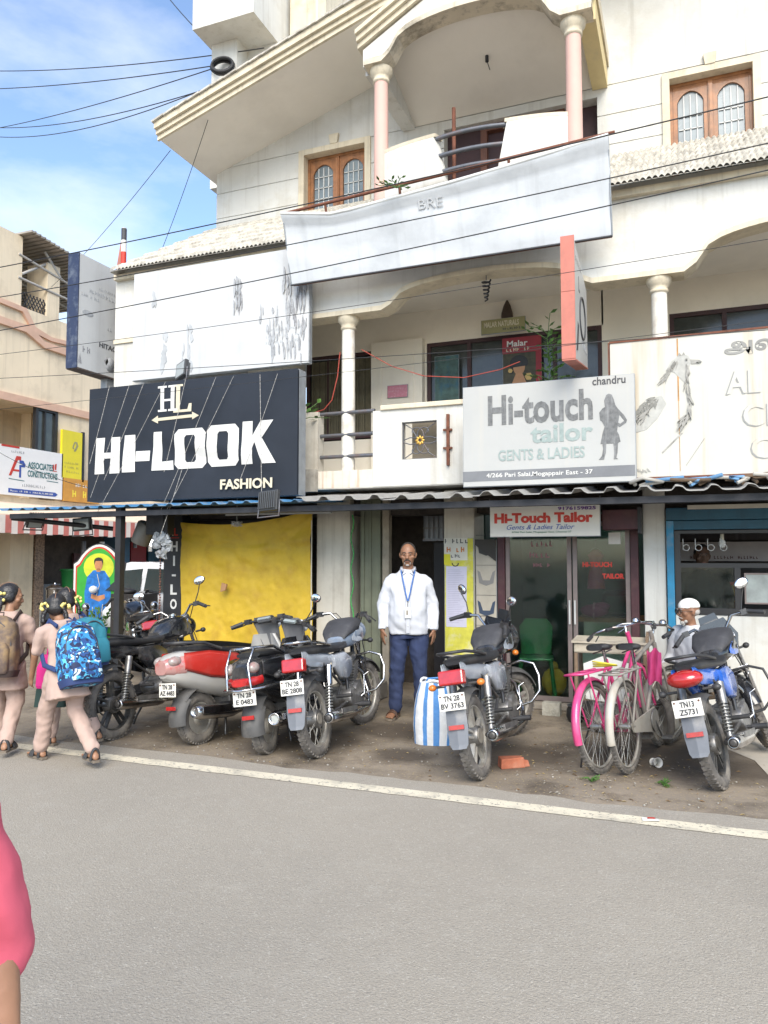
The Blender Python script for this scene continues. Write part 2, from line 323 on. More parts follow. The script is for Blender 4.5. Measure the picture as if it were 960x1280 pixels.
# round columns of the first floor
def column(x, y, z0, z1, r, m, name='column'):
    c = MB().lathe([(r, 0), (r*.97, (z1-z0)*.5), (r*.93, z1-z0-.12)], (x, y, z0), n=20, m=0)
    c.lathe([(r*.95, z1-z0-.16), (r*1.12, z1-z0-.15), (r*1.12, z1-z0-.125), (r*.98, z1-z0-.12), (r*1.18, z1-z0-.09), (r*1.5, z1-z0-.055), (r*1.55, z1-z0-.02), (r*1.55, z1-z0)], (x, y, z0), n=20, m=1)
    return bp(name, c, [m, cream])
colw = mk('column_paint', (.70,.68,.61), .8, var=.06, scale=4, stain=((.28,.16,.08), .5, 3), streak=((.3,.18,.1), .4, 2))
c_ = MB()
for x_ in (-3.66, -.22, 2.7, 5.8):
    cc = column(x_, 8.11, 2.52, 4.42, .082, colw)
# first floor parapet: white panel with an ornamental grille, rails, post
par = MB()
for x0, x1, z0, z1 in ((-3.30, -2.95, 2.40, 3.26), (-2.54, 1.0, 2.40, 3.26), (-2.95, -2.54, 3.11, 3.26), (-2.95, -2.54, 2.40, 2.69), (1.0, 7, 2.4, 3.26)): par.b2(x0, x1, 7.99, 8.11, z0, z1)
bp('parapet', par, wall_w)
bp('parapet_coping', MB().b2(-3.20, 1.0, 7.96, 8.14, 3.26, 3.315), cream, bevel=.008)
og = MB().b2(-2.95, -2.94, 8.02, 8.04, 2.69, 3.11).b2(-2.55, -2.54, 8.02, 8.04, 2.69, 3.11).b2(-2.94, -2.55, 8.02, 8.04, 3.10, 3.11).b2(-2.94, -2.55, 8.02, 8.04, 2.69, 2.70)
for sx in (-1, 1):
    for sz in (-1, 1):
        cx, cz = -2.745, 2.90
        og.tube([(cx+sx*(.015+.012*k)*1.0*cos(k*.42)-sx*.02+sx*.09, 8.03, cz+sz*(.015+.010*k)*sin(k*.42)+sz*.09) for k in range(17)], .006, 6)
        og.tube([(cx+sx*.03, 8.03, cz+sz*.02), (cx+sx*.1, 8.03, cz+sz*.14), (cx+sx*.18, 8.03, cz+sz*.19)], .006, 6)
bp('parapet_grille', og, rail_m)
fl = MB()
for k in range(8): fl.ell((-2.745+.035*cos(k*pi/4), 8.015, 2.90+.035*sin(k*pi/4)), (.022, .008, .014), 8, 5, rot=(0, -k*pi/4, 0))
bp('grille_flower', fl, mk('gilt', (.6,.36,.08), .4, metal=.5))
bp('grille_backing', MB().b2(-2.95, -2.54, 8.34, 8.36, 2.6, 3.2), mk('board_brown', (.30,.26,.2), .9))
bp('rusty_bracket', MB().b2(-2.42, -2.39, 7.95, 7.985, 2.6, 3.16).b2(-2.46, -2.36, 7.955, 7.985, 2.98, 3.0).b2(-2.46, -2.36, 7.955, 7.985, 2.78, 2.8), rust)
bp('balcony_post', MB().b2(-4.17, -3.99, 7.98, 8.14, 2.40, 3.30), pillar_m)
bp('balcony_kerb', MB().b2(-3.99, -3.30, 7.995, 8.1, 2.40, 2.60), mk('rusty_wall', (.6,.56,.48), .9, streak=((.4,.17,.06), .9, 2.2)))
for z in (3.28, 3.02, 2.77): bp('rail', MB().cyl((-3.99, 8.05, z), (-3.30, 8.05, z), .022, n=10), rail_m)
bp('gate_post', MB().b2(-4.14, -3.98, 7.9, 7.97, 2.36, 2.62), concrete)
# ---- tiled eaves
def eave(x0, x1, xt0, xt1, y0=7.80, z0=5.33, y1=8.97, z1=6.22, rows=7, pitch=.058):
    m = MB(); nn = int((x1-x0)/pitch); seg = 4
    for r in range(rows):
        ta, tb = r/rows, (r+1)/rows; va = []; vb = []
        for i in range(nn*seg+1):
            f = i/(nn*seg); h = .030*abs(sin(pi*i/seg))+.004*noise.noise((i*.11, r*3.1, 2))
            off = (r % 2)*.5*pitch
            for t, lst, lift in ((ta, va, .022), (tb, vb, 0.0)):
                xx = (x0+(xt0-x0)*t)+((x1+(xt1-x1)*t)-(x0+(xt0-x0)*t))*f
                lst.append((xx, y0+(y1-y0)*t-.012*lift*20*.5, z0+(z1-z0)*t+h+lift))
        k = len(va); under = [(a, b, c-.02-.012) for a, b, c in va]
        m.add(va+vb+under, [(i, i+1, k+i+1, k+i) for i in range(k-1)]+[(i, i+1, 2*k+i+1, 2*k+i) for i in range(k-1)], 0, False)
    m.quad((x0, y0, z0-.012), (x1, y0, z0-.012), (xt1, y1, z1-.02), (xt0, y1, z1-.02))
    return m
stuff(bp('eave_tiles', eave(-.72, 3.6, -.72, 3.6), tile_m))
stuff(bp('eave_tiles', eave(-6.92, -3.2, -6.10, -3.2), tile_m))
bp('eave_end', MB().add([(-6.93, 7.8, 5.31), (-6.93, 13, 5.31), (-6.1, 13, 6.2), (-6.1, 8.95, 6.2)], [(0,1,2,3)]), tile_m)
# ---- second floor wall in grooved courses round the window openings
opens = [(-4.72, -3.82, 5.9, 7.03), (-2.75, -.88, 5.4, 6.98), (-.09, .77, 5.9, 7.00)]
edges = [-6.12]+[e for o_ in opens for e in o_[:2]]+[5.9]
zs = [5.3, 5.66, 6.02, 6.385, 6.745, 7.10]; cl = MB()
for zi in range(len(zs)-1):
    za, zb = zs[zi]+.006, zs[zi+1]-.006
    for k in range(0, len(edges), 2):
        cl.b2(edges[k], edges[k+1], 9.0, 9.2, za, zb)
for o_ in opens: cl.b2(o_[0], o_[1], 9.001, 9.2, o_[3]+.003, 7.094)
for k in range(0, len(edges), 2): cl.b2(edges[k]+.01, edges[k+1]-.01, 9.012, 9.19, 5.3, 7.12)
bp('upper_wall', cl, wall_w)
apex, sl_ = .9, .305
def roofz(x): return 7.0+(x+6.25)*sl_ if x <= apex else 7.0+(2*apex+6.25-x)*sl_
bp('gable_wall', MB().prism([(-5.88, 7.106), (5.9, 7.106), (5.9, 7.4), (apex, roofz(apex)+.1), (-5.86, roofz(-5.86)+.03)], 9.0, 9.2), wall_w)
bp('side_wall', MB().b2(-6.12, -5.95, 9.2, 16, 5.3, 7.1).b2(5.7, 5.9, 9.2, 16, 5.3, 7.1), wall_w)
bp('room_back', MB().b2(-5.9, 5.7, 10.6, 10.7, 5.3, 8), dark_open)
# sloping roof slab with stepped moulding on the gable edge
def slab(x0, x1, dz0, dz1, y0, y1):
    pts = [(x0, roofz(x0)+dz0), (x0, roofz(x0)+dz1), (x1, roofz(x1)+dz1), (x1, roofz(x1)+dz0)]
    return MB().prism(pts, y0, y1)
rf = slab(-6.25, apex, 0, .12, 7.92, 16); r2_ = slab(apex, 7.2, 0, .12, 7.92, 16)
bp('roof', rf, soffit_m); bp('roof', r2_, soffit_m)
for a, b, y in ((.002, .062, 7.885), (.064, .118, 7.85), (.12, .20, 7.81)):
    bp('roof_moulding', slab(-6.28, apex, a, b, y, 7.92 if b < .12 else 16), cream)
tl = MB()
for i in range(40):
    x0 = -6.30+i*.18; z = roofz(x0+.09)+.215; tl.box((x0+.09, 7.86, z), (.19, .16, .022), rot=(0, -math.atan(sl_)-.05, 0))
stuff(bp('roof_edge_tiles', tl, tile_m))
# windows of the second floor
def arch_window(x0, x1, z0, z1):
    xm = (x0+x1)/2
    tr = MB().b2(x0-.075, x0+.004, 8.965, 9.095, z0-.2, z1+.07).b2(x1-.004, x1+.075, 8.965, 9.095, z0-.2, z1+.07).b2(x0+.004, x1-.004, 8.965, 9.095, z1-.004, z1+.07)
    tr.prism([(xm-.05, z1+.071), (xm+.05, z1+.071), (xm+.07, z1+.2), (xm-.07, z1+.2)], 8.955, 9.0)
    wn_ = bp('window', tr, cream)
    f = MB().b2(x0, x0+.035, 9.10, 9.17, z0, z1-.002).b2(x1-.035, x1, 9.10, 9.17, z0, z1-.002).b2(x0+.035, x1-.035, 9.10, 9.17, z1-.04, z1-.002).b2(xm-.025, xm+.025, 9.085, 9.16, z0, z1-.041).b2(xm-.012, xm+.012, 9.07, 9.085, z0, z1-.09)
    bp('frame', f, wood, wn_)
    for a, b in ((x0+.037, xm-.027), (xm+.027, x1-.037)):
        s_ = MB().b2(a, a+.045, 9.105, 9.15, z0, z1-.23).b2(b-.045, b, 9.105, 9.15, z0, z1-.23)
        ar = [(a+.045+(b-a-.09)*i/14, z1-.23+.12*sin(pi*i/14)**.7) for i in range(15)]
        s_.prism([(a, z1-.23)]+ar+[(b, z1-.23), (b, z1-.042), (a, z1-.042)], 9.105, 9.15)
        bp('sash', s_, wood, wn_)
        bp('pane', MB().b2(a+.05, b-.05, 9.132, 9.138, z0, z1-.08), glass_w, wn_)
        gb = MB()
        for i in range(1, 4): xx = a+.045+(b-a-.09)*i/4; gb.b2(xx-.006, xx+.006, 9.118, 9.13, z0, z1-.15)
        for i in range(6): zz = z0+.1+i*.15; gb.b2(a+.06, b-.06, 9.118, 9.13, zz, zz+.01) if zz < z1-.25 else None
        bp('grille', gb, bar_w, wn_)
arch_window(-4.72, -3.82, 5.9, 7.03); arch_window(-.09, .77, 5.9, 7.00)
# upper balcony: dark door, canopy, columns, bow parapet
db = MB().b2(-2.75, -.88, 9.16, 9.19, 5.4, 6.98)
bp('balcony_door', db, maroon_door)
bp('balcony_door_frame', MB().b2(-2.30, -2.22, 9.08, 9.16, 5.4, 6.98).b2(-1.35, -1.27, 9.08, 9.16, 5.4, 6.98).b2(-2.22, -1.35, 9.08, 9.16, 6.9, 6.98), mk('door_brown', (.13,.05,.03), .6, var=.3))
bp('balcony_pole', MB().cyl((-2.30, 7.9, 5.5), (-2.30, 7.9, 6.55), .022, n=8), rust)
fx0, fx1, fm = -3.30, -.76, -2.03
ua = [(fx0+.06, 7.06), (fx0+.27, 7.06)]+arch(fx0+.27, fx1-.33, 7.06, 7.45)[1:]+[(fx1-.02, 7.06)]
def can(ins, y0, y1, dz, top):
    lowp = [(fx0+ins, 7.06+dz)]+[(a, b+dz) for a, b in ua]+[(fx1-ins, 7.06+dz)]
    up = [(fx1-ins, 7.34+top), (fm, 7.98+top), (fx0+ins, 7.30+top)]
    return MB().prism(lowp+up, y0, y1)
bp('canopy_fascia', can(.03, 7.62, 7.76, .02, -.02), wall_w)
bp('canopy_trim', strip([(a, b) for a, b in ua], .055, 7.56, 7.79), mildew)
bp('canopy_trim', strip([(a, b+.056) for a, b in ua], .03, 7.59, 7.62), cream)
cr = MB()
for a, b in (((fx0-.02, 7.28), (fm, 7.98)), ((fm, 7.98), (fx1+.02, 7.32))):
    for dz, hh, y in ((0, .06, 7.58), (.062, .06, 7.54), (.124, .05, 7.50)):
        cr.add([(a[0], y, a[1]+dz), (b[0], y, b[1]+dz), (b[0], y, b[1]+dz+hh), (a[0], y, a[1]+dz+hh)]+[(a[0], 9.0, a[1]+dz), (b[0], 9.0, b[1]+dz), (b[0], 9.0, b[1]+dz+hh), (a[0], 9.0, a[1]+dz+hh)], [(0,1,2,3), (4,7,6,5), (0,4,5,1), (3,2,6,7), (0,3,7,4), (1,5,6,2)])
bp('canopy_roof', cr, cream)
bp('canopy_side', MB().b2(fx1-.17, fx1, 7.765, 8.995, 7.07, 7.6), yellow_side)
bp('canopy_side', MB().b2(fx0, fx0+.17, 7.765, 8.995, 7.07, 7.6), wall_w)
bp('canopy_soffit', MB().add([(fx0+.17, 7.76, 7.50), (fx1-.17, 7.76, 7.50), (fx1-.17, 8.995, 7.10), (fx0+.17, 8.995, 7.10)]+[(fx0+.17, 7.76, 7.58), (fx1-.17, 7.76, 7.58), (fx1-.17, 8.995, 7.58), (fx0+.17, 8.995, 7.58)], [(0,1,2,3), (4,7,6,5), (0,4,5,1), (1,5,6,2), (2,6,7,3), (3,7,4,0)]), soffit_m)
bp('bulb_holder', MB().cyl((-2.02, 8.3, 7.33), (-2.02, 8.3, 7.26), .02, n=10).tube([(-2.02, 8.3, 7.27), (-2.0, 8.3, 7.2), (-1.985, 8.29, 7.15)], .005, 6), black_p)
for x_ in (-3.09, -.98): column(x_, 7.72, 5.42, 7.06, .083, pinkcol)
def bow(a0, a1, z0, z1, sl0=0, sl1=0, n=12, th=.1):
    """piece of the bowed parapet: plan arc, optionally with slanted ends"""
    m = MB(); ri = []
    for i in range(n+1):
        t = i/n; ring = []
        for z, s_ in ((z0, 0), (z1, 1)):
            aa = a0+(a1-a0)*t+(sl0*(1-t)+sl1*t)*s_
            for rr in (0, th):
                ring.append(V((fm+(1.12-rr)*sin(aa), 7.78-(.25-rr)*cos(aa)*1.0, z)))
        ri.append([ring[0], ring[1], ring[3], ring[2]])
    return m.loft(ri, 0, False)
bp('bow_parapet', bow(-1.50, -.22, 5.42, 6.06, 0, -.14), wall_w)
bp('bow_parapet', bow(.24, 1.50, 5.42, 6.06, .12, 0), wall_w)
for a0, a1 in ((-1.5, -.34), (.34, 1.5)): bp('bow_coping', bow(a0, a1, 6.062, 6.10, th=.13), cream)
for z in (5.64, 5.82, 6.02):
    bp('bow_rail', MB().tube([(fm+1.08*sin(a), 7.78-.21*cos(a), z+.05*cos(a*2.5)) for a in [-.36+.06*i for i in range(13)]], .024, 10), rail_m)
bp('bow_slab', MB().prism([(fm+1.16*sin(-1.5+i*.1), 7.78-.27*cos(-1.5+i*.1)) for i in range(31)]+[(fm+1.16, 9.0), (fm-1.16, 9.0)], 5.30, 5.42, 'xy'), concrete)
# roof tank tower
tw = MB().b2(-6.72, -5.67, 9.2, 10.3, 9.47, 11.2)
bp('water_tank', tw, wall_w)
tk = mk('mossy_plaster', (.50,.56,.46), .9, var=.15, scale=2)
bp('tank_shaft', MB().b2(-6.65, -6.2, 9.6, 10.2, 7.2, 9.47).b2(-6.2, -5.7, 9.9, 10.2, 7.2, 9.47), wall_w)
bp('stair_room', MB().b2(-5.62, -5.0, 10.2, 13, 7.5, 11.2), cream)
bp('antenna_pole', MB().cyl((-4.85, 9.6, 8.0), (-4.85, 9.6, 10.6), .018, n=6), bar_w)
cable_m = mk('black_cable', (.02,.02,.022), .6)
ck = MB()
for k in range(5): ck.torus((-6.38+.01*k, 9.5-.02*k, 8.98+.015*(k % 2)), (.3, -.9, .38), .15+.012*(k % 3), .018, 24, 6)
co = ck.build('cable_coil', cable_m); tag(co, 'coil of black cable tied to the roof water tank shaft', 'cable')
def plant(name, label, c, n, size, mat=leaf_m, cat='plant', up=.6, spread=1.0, group=None, stemh=.0):
    st = MB(); lf = MB(); rng = random.Random(hash(label) % 9999 if False else len(label)*31+n)
    for i in range(n):
        a = rng.random()*2*pi; e = rng.uniform(-.1, 1.1)*up; L = size*rng.uniform(.6, 1.1)
        d = V((cos(a)*cos(e), sin(a)*cos(e), sin(e)+.1)).normalized(); p0 = V(c)+V((0, 0, stemh*rng.random())); p1 = p0+d*L*spread
        st.tube([p0, p0.lerp(p1, .5)+V((0, 0, .02)), p1], .004, 5)
        for k in range(3):
            q = p0.lerp(p1, .45+.27*k); sd = d.cross(V((0, 0, 1))).normalized()*(1 if k % 2 else -1); ll = size*rng.uniform(.25, .45); e1 = (d*.7+sd*.8+V((0, 0, rng.uniform(-.3, .3)))).normalized(); wv = e1.cross(V((rng.random(), rng.random(), 1))).normalized()*ll*.22
            lf.add([q, q+e1*ll*.5+wv, q+e1*ll, q+e1*ll*.5-wv], [(0,1,2,3)])
    o = thing(name, label, cat, tuple(c), 0, group); stuff(lf.build('foliage', mat, o)); stuff(st.build('stem', mat, o)); return o
plant('wall_weed', 'small green weed sprouting from the roof beside the water tank', (-6.0, 9.55, 8.72), 7, .16)
plant('balcony_plant', 'broad leaved green plant beside the dark sign on the first floor balcony', (-4.2, 7.9, 3.2), 14, .30, up=.9)
plant('balcony_plant', 'leafy green plant behind the projecting red edged sign on the balcony', (-1.42, 8.6, 3.3), 40, .26, up=1.2, stemh=.85)
plant('balcony_weed', 'dry little weed on the bow balcony kerb above the tilted white board', (-2.75, 7.3, 5.45), 9, .18)
# ================================================================== sign boards
face_w = mk('white_sign_face', (.50,.505,.505), .5, var=.05, scale=2, stain=((.36,.37,.38), .4, 2), streak=((.38,.37,.36), .5, 1.2))
face_wash = mk('faded_sign_face', (.40,.40,.385), .5, var=.04, scale=2, streak=((.50,.46,.38), .3, 1.2))
face_rust = mk('rain_stained_sign', (.50,.49,.44), .55, var=.05, scale=2, stain=((.42,.40,.35), .4, 2), streak=((.42,.30,.16), .65, 1.0))
navy = mk('navy_sign_cloth', (.017,.021,.030), .5, var=.2, scale=2, bump=.25, bscale=5, spec=.3)
tin = mk('sign_tin', (.30,.32,.34), .5, metal=.4, var=.2, scale=6)
cream_l = mk('cream_lettering', (.58,.52,.39), .6, var=.05)
white_l = mk('white_lettering', (.62,.61,.58), .6, var=.04)
grey_l = mk('grey_lettering', (.14,.143,.143), .7, var=.35, scale=25, streak=((.4,.4,.4), .5, 6))
pale_l = mk('faded_lettering', (.27,.325,.31), .7, var=.15, scale=18)
ghost_l = mk('ghost_lettering', (.27,.27,.26), .7, var=.05)
red_l = mk('red_lettering', (.48,.035,.02), .6, var=.1)
blue_l = mk('blue_lettering', (.03,.07,.30), .6, var=.1)
dark_l = mk('dark_lettering', (.05,.05,.055), .6)
salmon = mk('salmon_edge', (.46,.15,.11), .6, var=.15, scale=4, stain=((.3,.12,.09), .5, 5))
smear = mk('torn_black_marks', (.27,.27,.28), .9, var=.5, scale=20)
smear_g = mk('grey_marks', (.32,.33,.345), .9, var=.3, scale=20)
def board(name, label, x0, x1, z0, z1, y, t, face, side=tin, frame=.0, group=None, rz=0., cat='sign'):
    """signboard thing: local origin at its lower left front corner, x along the face, -y towards the street"""
    o = thing(name, label, cat, (x0, y, z0), rz, group); w_, h_ = x1-x0, z1-z0
    MB().b2(0, w_, .012, t, 0, h_).build('box', side, o, world=False)
    MB().b2(.006, w_-.006, 0, .012, .006, h_-.006).build('face', face, o, world=False)
    if frame:
        f = MB().b2(0, w_, -.01, .011, h_-.0055, h_+frame).b2(0, w_, -.01, .011, -frame, .0055).b2(-frame, 0, -.01, .011, 0, h_).b2(w_, w_+frame, -.01, .011, 0, h_)
        f.build('frame', side, o, world=False)
    return o, w_, h_
def flat(name, polys, y, mat, parent, d=.003, world=False):
    m = MB()
    for i, p in enumerate(polys): m.prism(p, y-d-i*.00022, y-i*.00001)
    o = m.build(name, mat, parent, world=world)
    if len(polys) > 6: o['kind'] = 'stuff'
    return o
def scratches(rng, n, x0, x1, z0, z1, wv, lv):
    out_ = []
    for i in range(n):
        x = rng.uniform(x0, x1); z = rng.uniform(z0, z1); ww = rng.uniform(.25, 1)*wv; l = rng.uniform(.3, 1)*lv
        out_.append([(x, z), (x+ww*.7, z-l*.2), (x+ww, z-l*.7), (x+ww*.3, z-l), (x-ww*.3, z-l*.5)])
    return out_
rng = random.Random(3)
def scribble(x0, x1, z0, z1, y, mat, parent, depth=.003, M=None, world=False):
    """line of print too small or worn to read: a row of uneven little strokes"""
    m = MB(); m.T = M; x = x0; hgt = z1-z0; rg = random.Random(int((x0*7+z0*13)*1000))
    while x < x1-hgt*.3:
        ww = hgt*rg.uniform(.35, .7); k = rg.random()
        if k < .85:
            a = hgt*.22
            m.b2(x, x+a, y-depth, y, z0, z1 if k > .3 else z1-hgt*.25); m.b2(x+a, x+ww, y-depth, y, z0+hgt*(.4 if k > .5 else 0), z0+hgt*(.6 if k > .5 else .2))
            if k > .6: m.b2(x+ww, x+ww+a*.8, y-depth, y, z0+hgt*.1, z1-hgt*.1)
        x += ww+hgt*.45
    return m.build('print_line', mat, parent, world=world)
# --- dark HI-LOOK board: cloth printed with block letters over a tin box
hl, w_, h_ = board('shop_sign', 'large dark blue cloth sign reading HI-LOOK FASHION in cream letters', -6.82, -3.93, 2.28, 3.67, 7.40, .16, navy)
def fabric(nx=60, nz=30):
    m = MB(); vs = []
    def off(x, z):
        e = min(1, min(x, w_-x)/.25)*min(1, min(z, h_-z)/.2)
        d = .020*math.exp(-((z-.55-(1.9-x)*.22)/.10)**2)*math.exp(-((x-1.75)/.75)**2)-.016*math.exp(-((z-.38-(1.9-x)*.25)/.11)**2)*math.exp(-((x-1.6)/.8)**2)
        d += .012*sin(x*2.4+z*3.1)+.006*noise.noise((x*2, z*3, 1))
        return -.03-(max(-.02, d))*e
    for j in range(nz+1):
        for i in range(nx+1): x, z = w_*i/nx, h_*j/nz; vs.append((x, off(x, z), z))
    m.add(vs, [(j*(nx+1)+i, j*(nx+1)+i+1, (j+1)*(nx+1)+i+1, (j+1)*(nx+1)+i) for j in range(nz) for i in range(nx)], 0, True)
    return m, off
fm_, foff = fabric(); fm_.build('sign_cloth', navy, hl, world=False)
def draped(polys, mat, name='lettering', ny=6):
    """letters that follow the cloth: polygons diced into strips"""
    bm = bmesh.new()
    for p in polys:
        f = bm.faces.new([bm.verts.new((a, 0, b)) for a, b in p])
    bm.normal_update(); bmesh.ops.triangulate(bm, faces=bm.faces)
    for k in range(24):
        bmesh.ops.bisect_plane(bm, geom=bm.verts[:]+bm.edges[:]+bm.faces[:], plane_co=(0, 0, h_*k/24), plane_no=(0, 0, 1))
    for k in range(40):
        bmesh.ops.bisect_plane(bm, geom=bm.verts[:]+bm.edges[:]+bm.faces[:], plane_co=(w_*k/40, 0, 0), plane_no=(1, 0, 0))
    for v in bm.verts: v.co.y = foff(v.co.x, v.co.z)-.006
    me = bpy.data.meshes.new(name); bm.to_mesh(me); bm.free(); me.materials.append(mat); return link(name, me, hl, False)
def LT(ch, x, wd, z, h):
    """block slab letter outlines in a wd x h cell"""
    P = lambda pts: [(x+a*wd, z+b*h) for a, b in pts]
    if ch == 'H': return [P([(0,0),(.40,0),(.36,.42),(.64,.42),(.60,0),(1,0),(.96,1),(.62,1),(.64,.58),(.36,.58),(.38,1),(.04,1)])]
    if ch == 'I': return [P([(0,0),(1,0),(.9,1),(.1,1)])]
    if ch == '-': return [P([(0,.27),(1,.27),(1,.54),(0,.54)])]
    if ch == 'L': return [P([(0,0),(1,0),(.96,.24),(.46,.22),(.44,1),(.06,1)])]
    if ch == 'K': return [P([(0,0),(.36,0),(.35,.40),(.42,.5),(.66,0),(1.08,0),(.64,.6),(.98,1),(.60,1),(.35,.66),(.35,1),(.04,1)])]
    if ch == 'O':
        o_ = [(.12,0),(.88,0),(1,.12),(1,.88),(.88,1),(.12,1),(0,.88),(0,.12)]; i_ = [(.38,.16),(.62,.16),(.67,.22),(.67,.78),(.62,.84),(.38,.84),(.33,.78),(.33,.22)]
        return [P([o_[k], o_[(k+1) % 8], i_[(k+1) % 8], i_[k]]) for k in range(8)]
sx = w_/272.0
def gx(px): return (px-113)*sx*1.0
rows = [('H', 121, 157), ('I', 160, 178), ('-', 178, 197), ('L', 200, 229), ('O', 230, 271), ('O', 273, 313), ('K', 316, 355)]
pl = []
for ch, a, b in rows: pl += LT(ch, gx(a)+.03, (b-a)*sx, .33+.00015*(a-113), .44+.0002*(a-113))
draped(pl, white_l)
hp = []
for P_, c in (([(210,1.08),(222,1.08),(222,1.105),(218.5,1.105),(218.5,1.2),(227.5,1.2),(227.5,1.105),(224,1.105),(224,1.08),(236,1.08),(236,1.105),(232.5,1.105),(232.5,1.36),(236,1.36),(236,1.385),(224,1.385),(224,1.36),(227.5,1.36),(227.5,1.225),(218.5,1.225),(218.5,1.36),(222,1.36),(222,1.385),(210,1.385),(210,1.36),(213.5,1.36),(213.5,1.105),(210,1.105)], white_l), ([(231,1.055),(255,1.055),(255.5,1.15),(252,1.15),(250,1.085),(240,1.085),(240,1.36),(243.5,1.36),(243.5,1.385),(231,1.385),(231,1.36),(234.6,1.36),(234.6,1.08),(231,1.08)], cream_l)):
    draped([[(gx(a)-.0, b-.045) for a, b in P_]], c)
draped([[(gx(201),.945),(gx(210),.995),(gx(210),.965),(gx(256),.975),(gx(256),1.005),(gx(265),.955),(gx(256),.915),(gx(256),.94),(gx(210),.93),(gx(210),.90)]], cream_l, 'arrow')
letters('FASHION', gx(294), gx(357), .085, .20, -.05, cream_l, hl, depth=.006, bold=.03)
# strings of little lights hung across the dark board
wire_w = mk('fairy_light_wire', (.38,.36,.33), .6)
def hang(p0, p1, sag, n=14): return [V(p0).lerp(V(p1), i/n)-V((0, 0, sag*4*(i/n)*(1-i/n))) for i in range(n+1)]
FO = ['leftmost', 'second from left', 'third from left', 'fourth from left', 'fifth from left', 'sixth from left', 'seventh from left', 'eighth from left, upright', 'rightmost', 'string of tiny clear bulbs dropping from the sign edge past the shop corner', 'short string of tiny clear bulbs falling below FASHION lettering']
for a, b in (((137, 482), (112, 580)), ((162, 480), (113, 622)), ((180, 478), (130, 600)), ((207, 477), (122, 640)), ((232, 474), (205, 590)), ((270, 471), (200, 640)), ((292, 470), (207, 640)), ((325, 468), (326, 540)), ((347, 467), (300, 600)), ((228, 585), (200, 670)), ((326, 540), (327, 615))):
    q0, q1 = onY(*a, 7.33), onY(*b, 7.28); pts = hang(q0, q1, .02, 20)
    m = MB().tube(pts, .0026, 5)
    for k in range(1, 20, 2): m.ell(pts[k], (.0055, .0055, .008), 6, 4)
    o = m.build('fairy_light_string', wire_w); k_ = FO.pop(0); tag(o, k_+' string of tiny clear bulbs across the dark sign' if len(FO) > 1 else k_, 'string light', 'fairy light strings on the dark sign')
# --- blank white board left, with torn print
b, w_, h_ = board('blank_sign', 'blank white board with black torn marks above the dark sign', -6.54, -4.02, 3.84, 5.23, 7.80, .08, face_w)
flat('torn_marks', scratches(rng, 40, 1.85, 2.48, .25, .85, .03, .26)+scratches(rng, 26, 2.05, 2.5, .12, .6, .012, .16)+scratches(rng, 10, 1.50, 1.6, .78, 1.2, .03, .25)+scratches(rng, 14, 2.15, 2.5, .78, 1.25, .03, .28), -.001, smear_g, b)
flat('torn_marks', scratches(rng, 12, 1.55, 1.62, .78, 1.1, .025, .2)+scratches(rng, 16, 2.2, 2.46, .5, 1.0, .022, .3), -.0035, smear, b)
flat('torn_marks', scratches(rng, 14, .44, .52, .15, .65, .05, .2)+scratches(rng, 12, .76, .9, .12, .68, .05, .22)+scratches(rng, 5, .3, .36, .95, 1.15, .04, .2), -.001, mk('pale_marks', (.38,.395,.41), .9, var=.2), b)
for i in range(3): scribble(1.95, 2.42, .42-i*.075, .455-i*.075, -.0012, mk('pale_marks', (.38,.395,.41)), b, depth=.001)
# --- long tilted white cloth board with a rusty rail over it
o = thing('cloth_banner', 'long blank white cloth banner sagging below the bow balcony', 'banner', (-4.18, 7.66, 4.73), (R(17), 0, 0)); o.scale = (1.075, 1, .97)
nx, nz = 60, 14; tw_ = 3.31
def ttop(x):
    t = x/tw_
    if t < .17: return .80-.62*t
    if t < .225: return .695+(t-.17)*.15
    return .70+.24*(t-.225)/.775-.02*sin((t-.225)*4)
vs = []
for j in range(nz+1):
    for i in range(nx+1):
        x = tw_*i/nx; z = ttop(x)*j/nz+.02*(x/tw_); vs.append((x, -.008*sin(x*3+j*.4)*sin(pi*j/nz)-.008*noise.noise((x*2.2, j*.25, 0))-.004*noise.noise((x*1.2+j*.3, j*.9-x*2, 4))-(.035 if j >= nz-1 else 0), z))
m = MB().add(vs, [(j*(nx+1)+i, j*(nx+1)+i+1, (j+1)*(nx+1)+i+1, (j+1)*(nx+1)+i) for j in range(nz) for i in range(nx)], 0, True)
m.add([(a, b+.012, c) for a, b, c in vs], [(j*(nx+1)+i, (j+1)*(nx+1)+i, (j+1)*(nx+1)+i+1, j*(nx+1)+i+1) for j in range(nz) for i in range(nx)], 0, True)
m.build('cloth', mk('white_banner_cloth', (.58,.60,.62), .6, var=.05, scale=2, stain=((.33,.35,.37), .4, 1.5), streak=((.33,.34,.35), .4, 1), bump=.2, bscale=9), o, world=False)
MB().tube([(x, -.02, ttop(x)+.02*(x/tw_)) for x in [tw_*i/60 for i in range(61)]], .022, 8).build('rolled_hem', mk('banner_hem', (.58,.58,.56), .7), o, world=False)
fr = MB().cyl((0, .06, .81), (3.36, .06, 1.05-.06), .018, n=8).cyl((.0, .06, -.0), (3.3, .06, .02), .016, n=8)
for x in (.48, 1.3, 2.4): fr.cyl((x, .06, 0), (x, .06, .80+.055*x), .014, n=8)
fr.build('rusty_frame', rust, o, world=False)
MB().cyl((0, -.012, -.005), (3.31, -.012, .016), .011, n=6).build('hem_rod', dark_l, o, world=False)
MB().cyl((0.005, .0, 0), (0.005, .0, .80), .008, n=6).cyl((3.305, 0, .02), (3.305, 0, .94), .008, n=6).build('edge_rod', tin, o, world=False)
letters('BRE', 1.50, 1.75, .58, .68, -.012, mk('pale_ghost', (.44,.45,.46)), o, depth=.006)
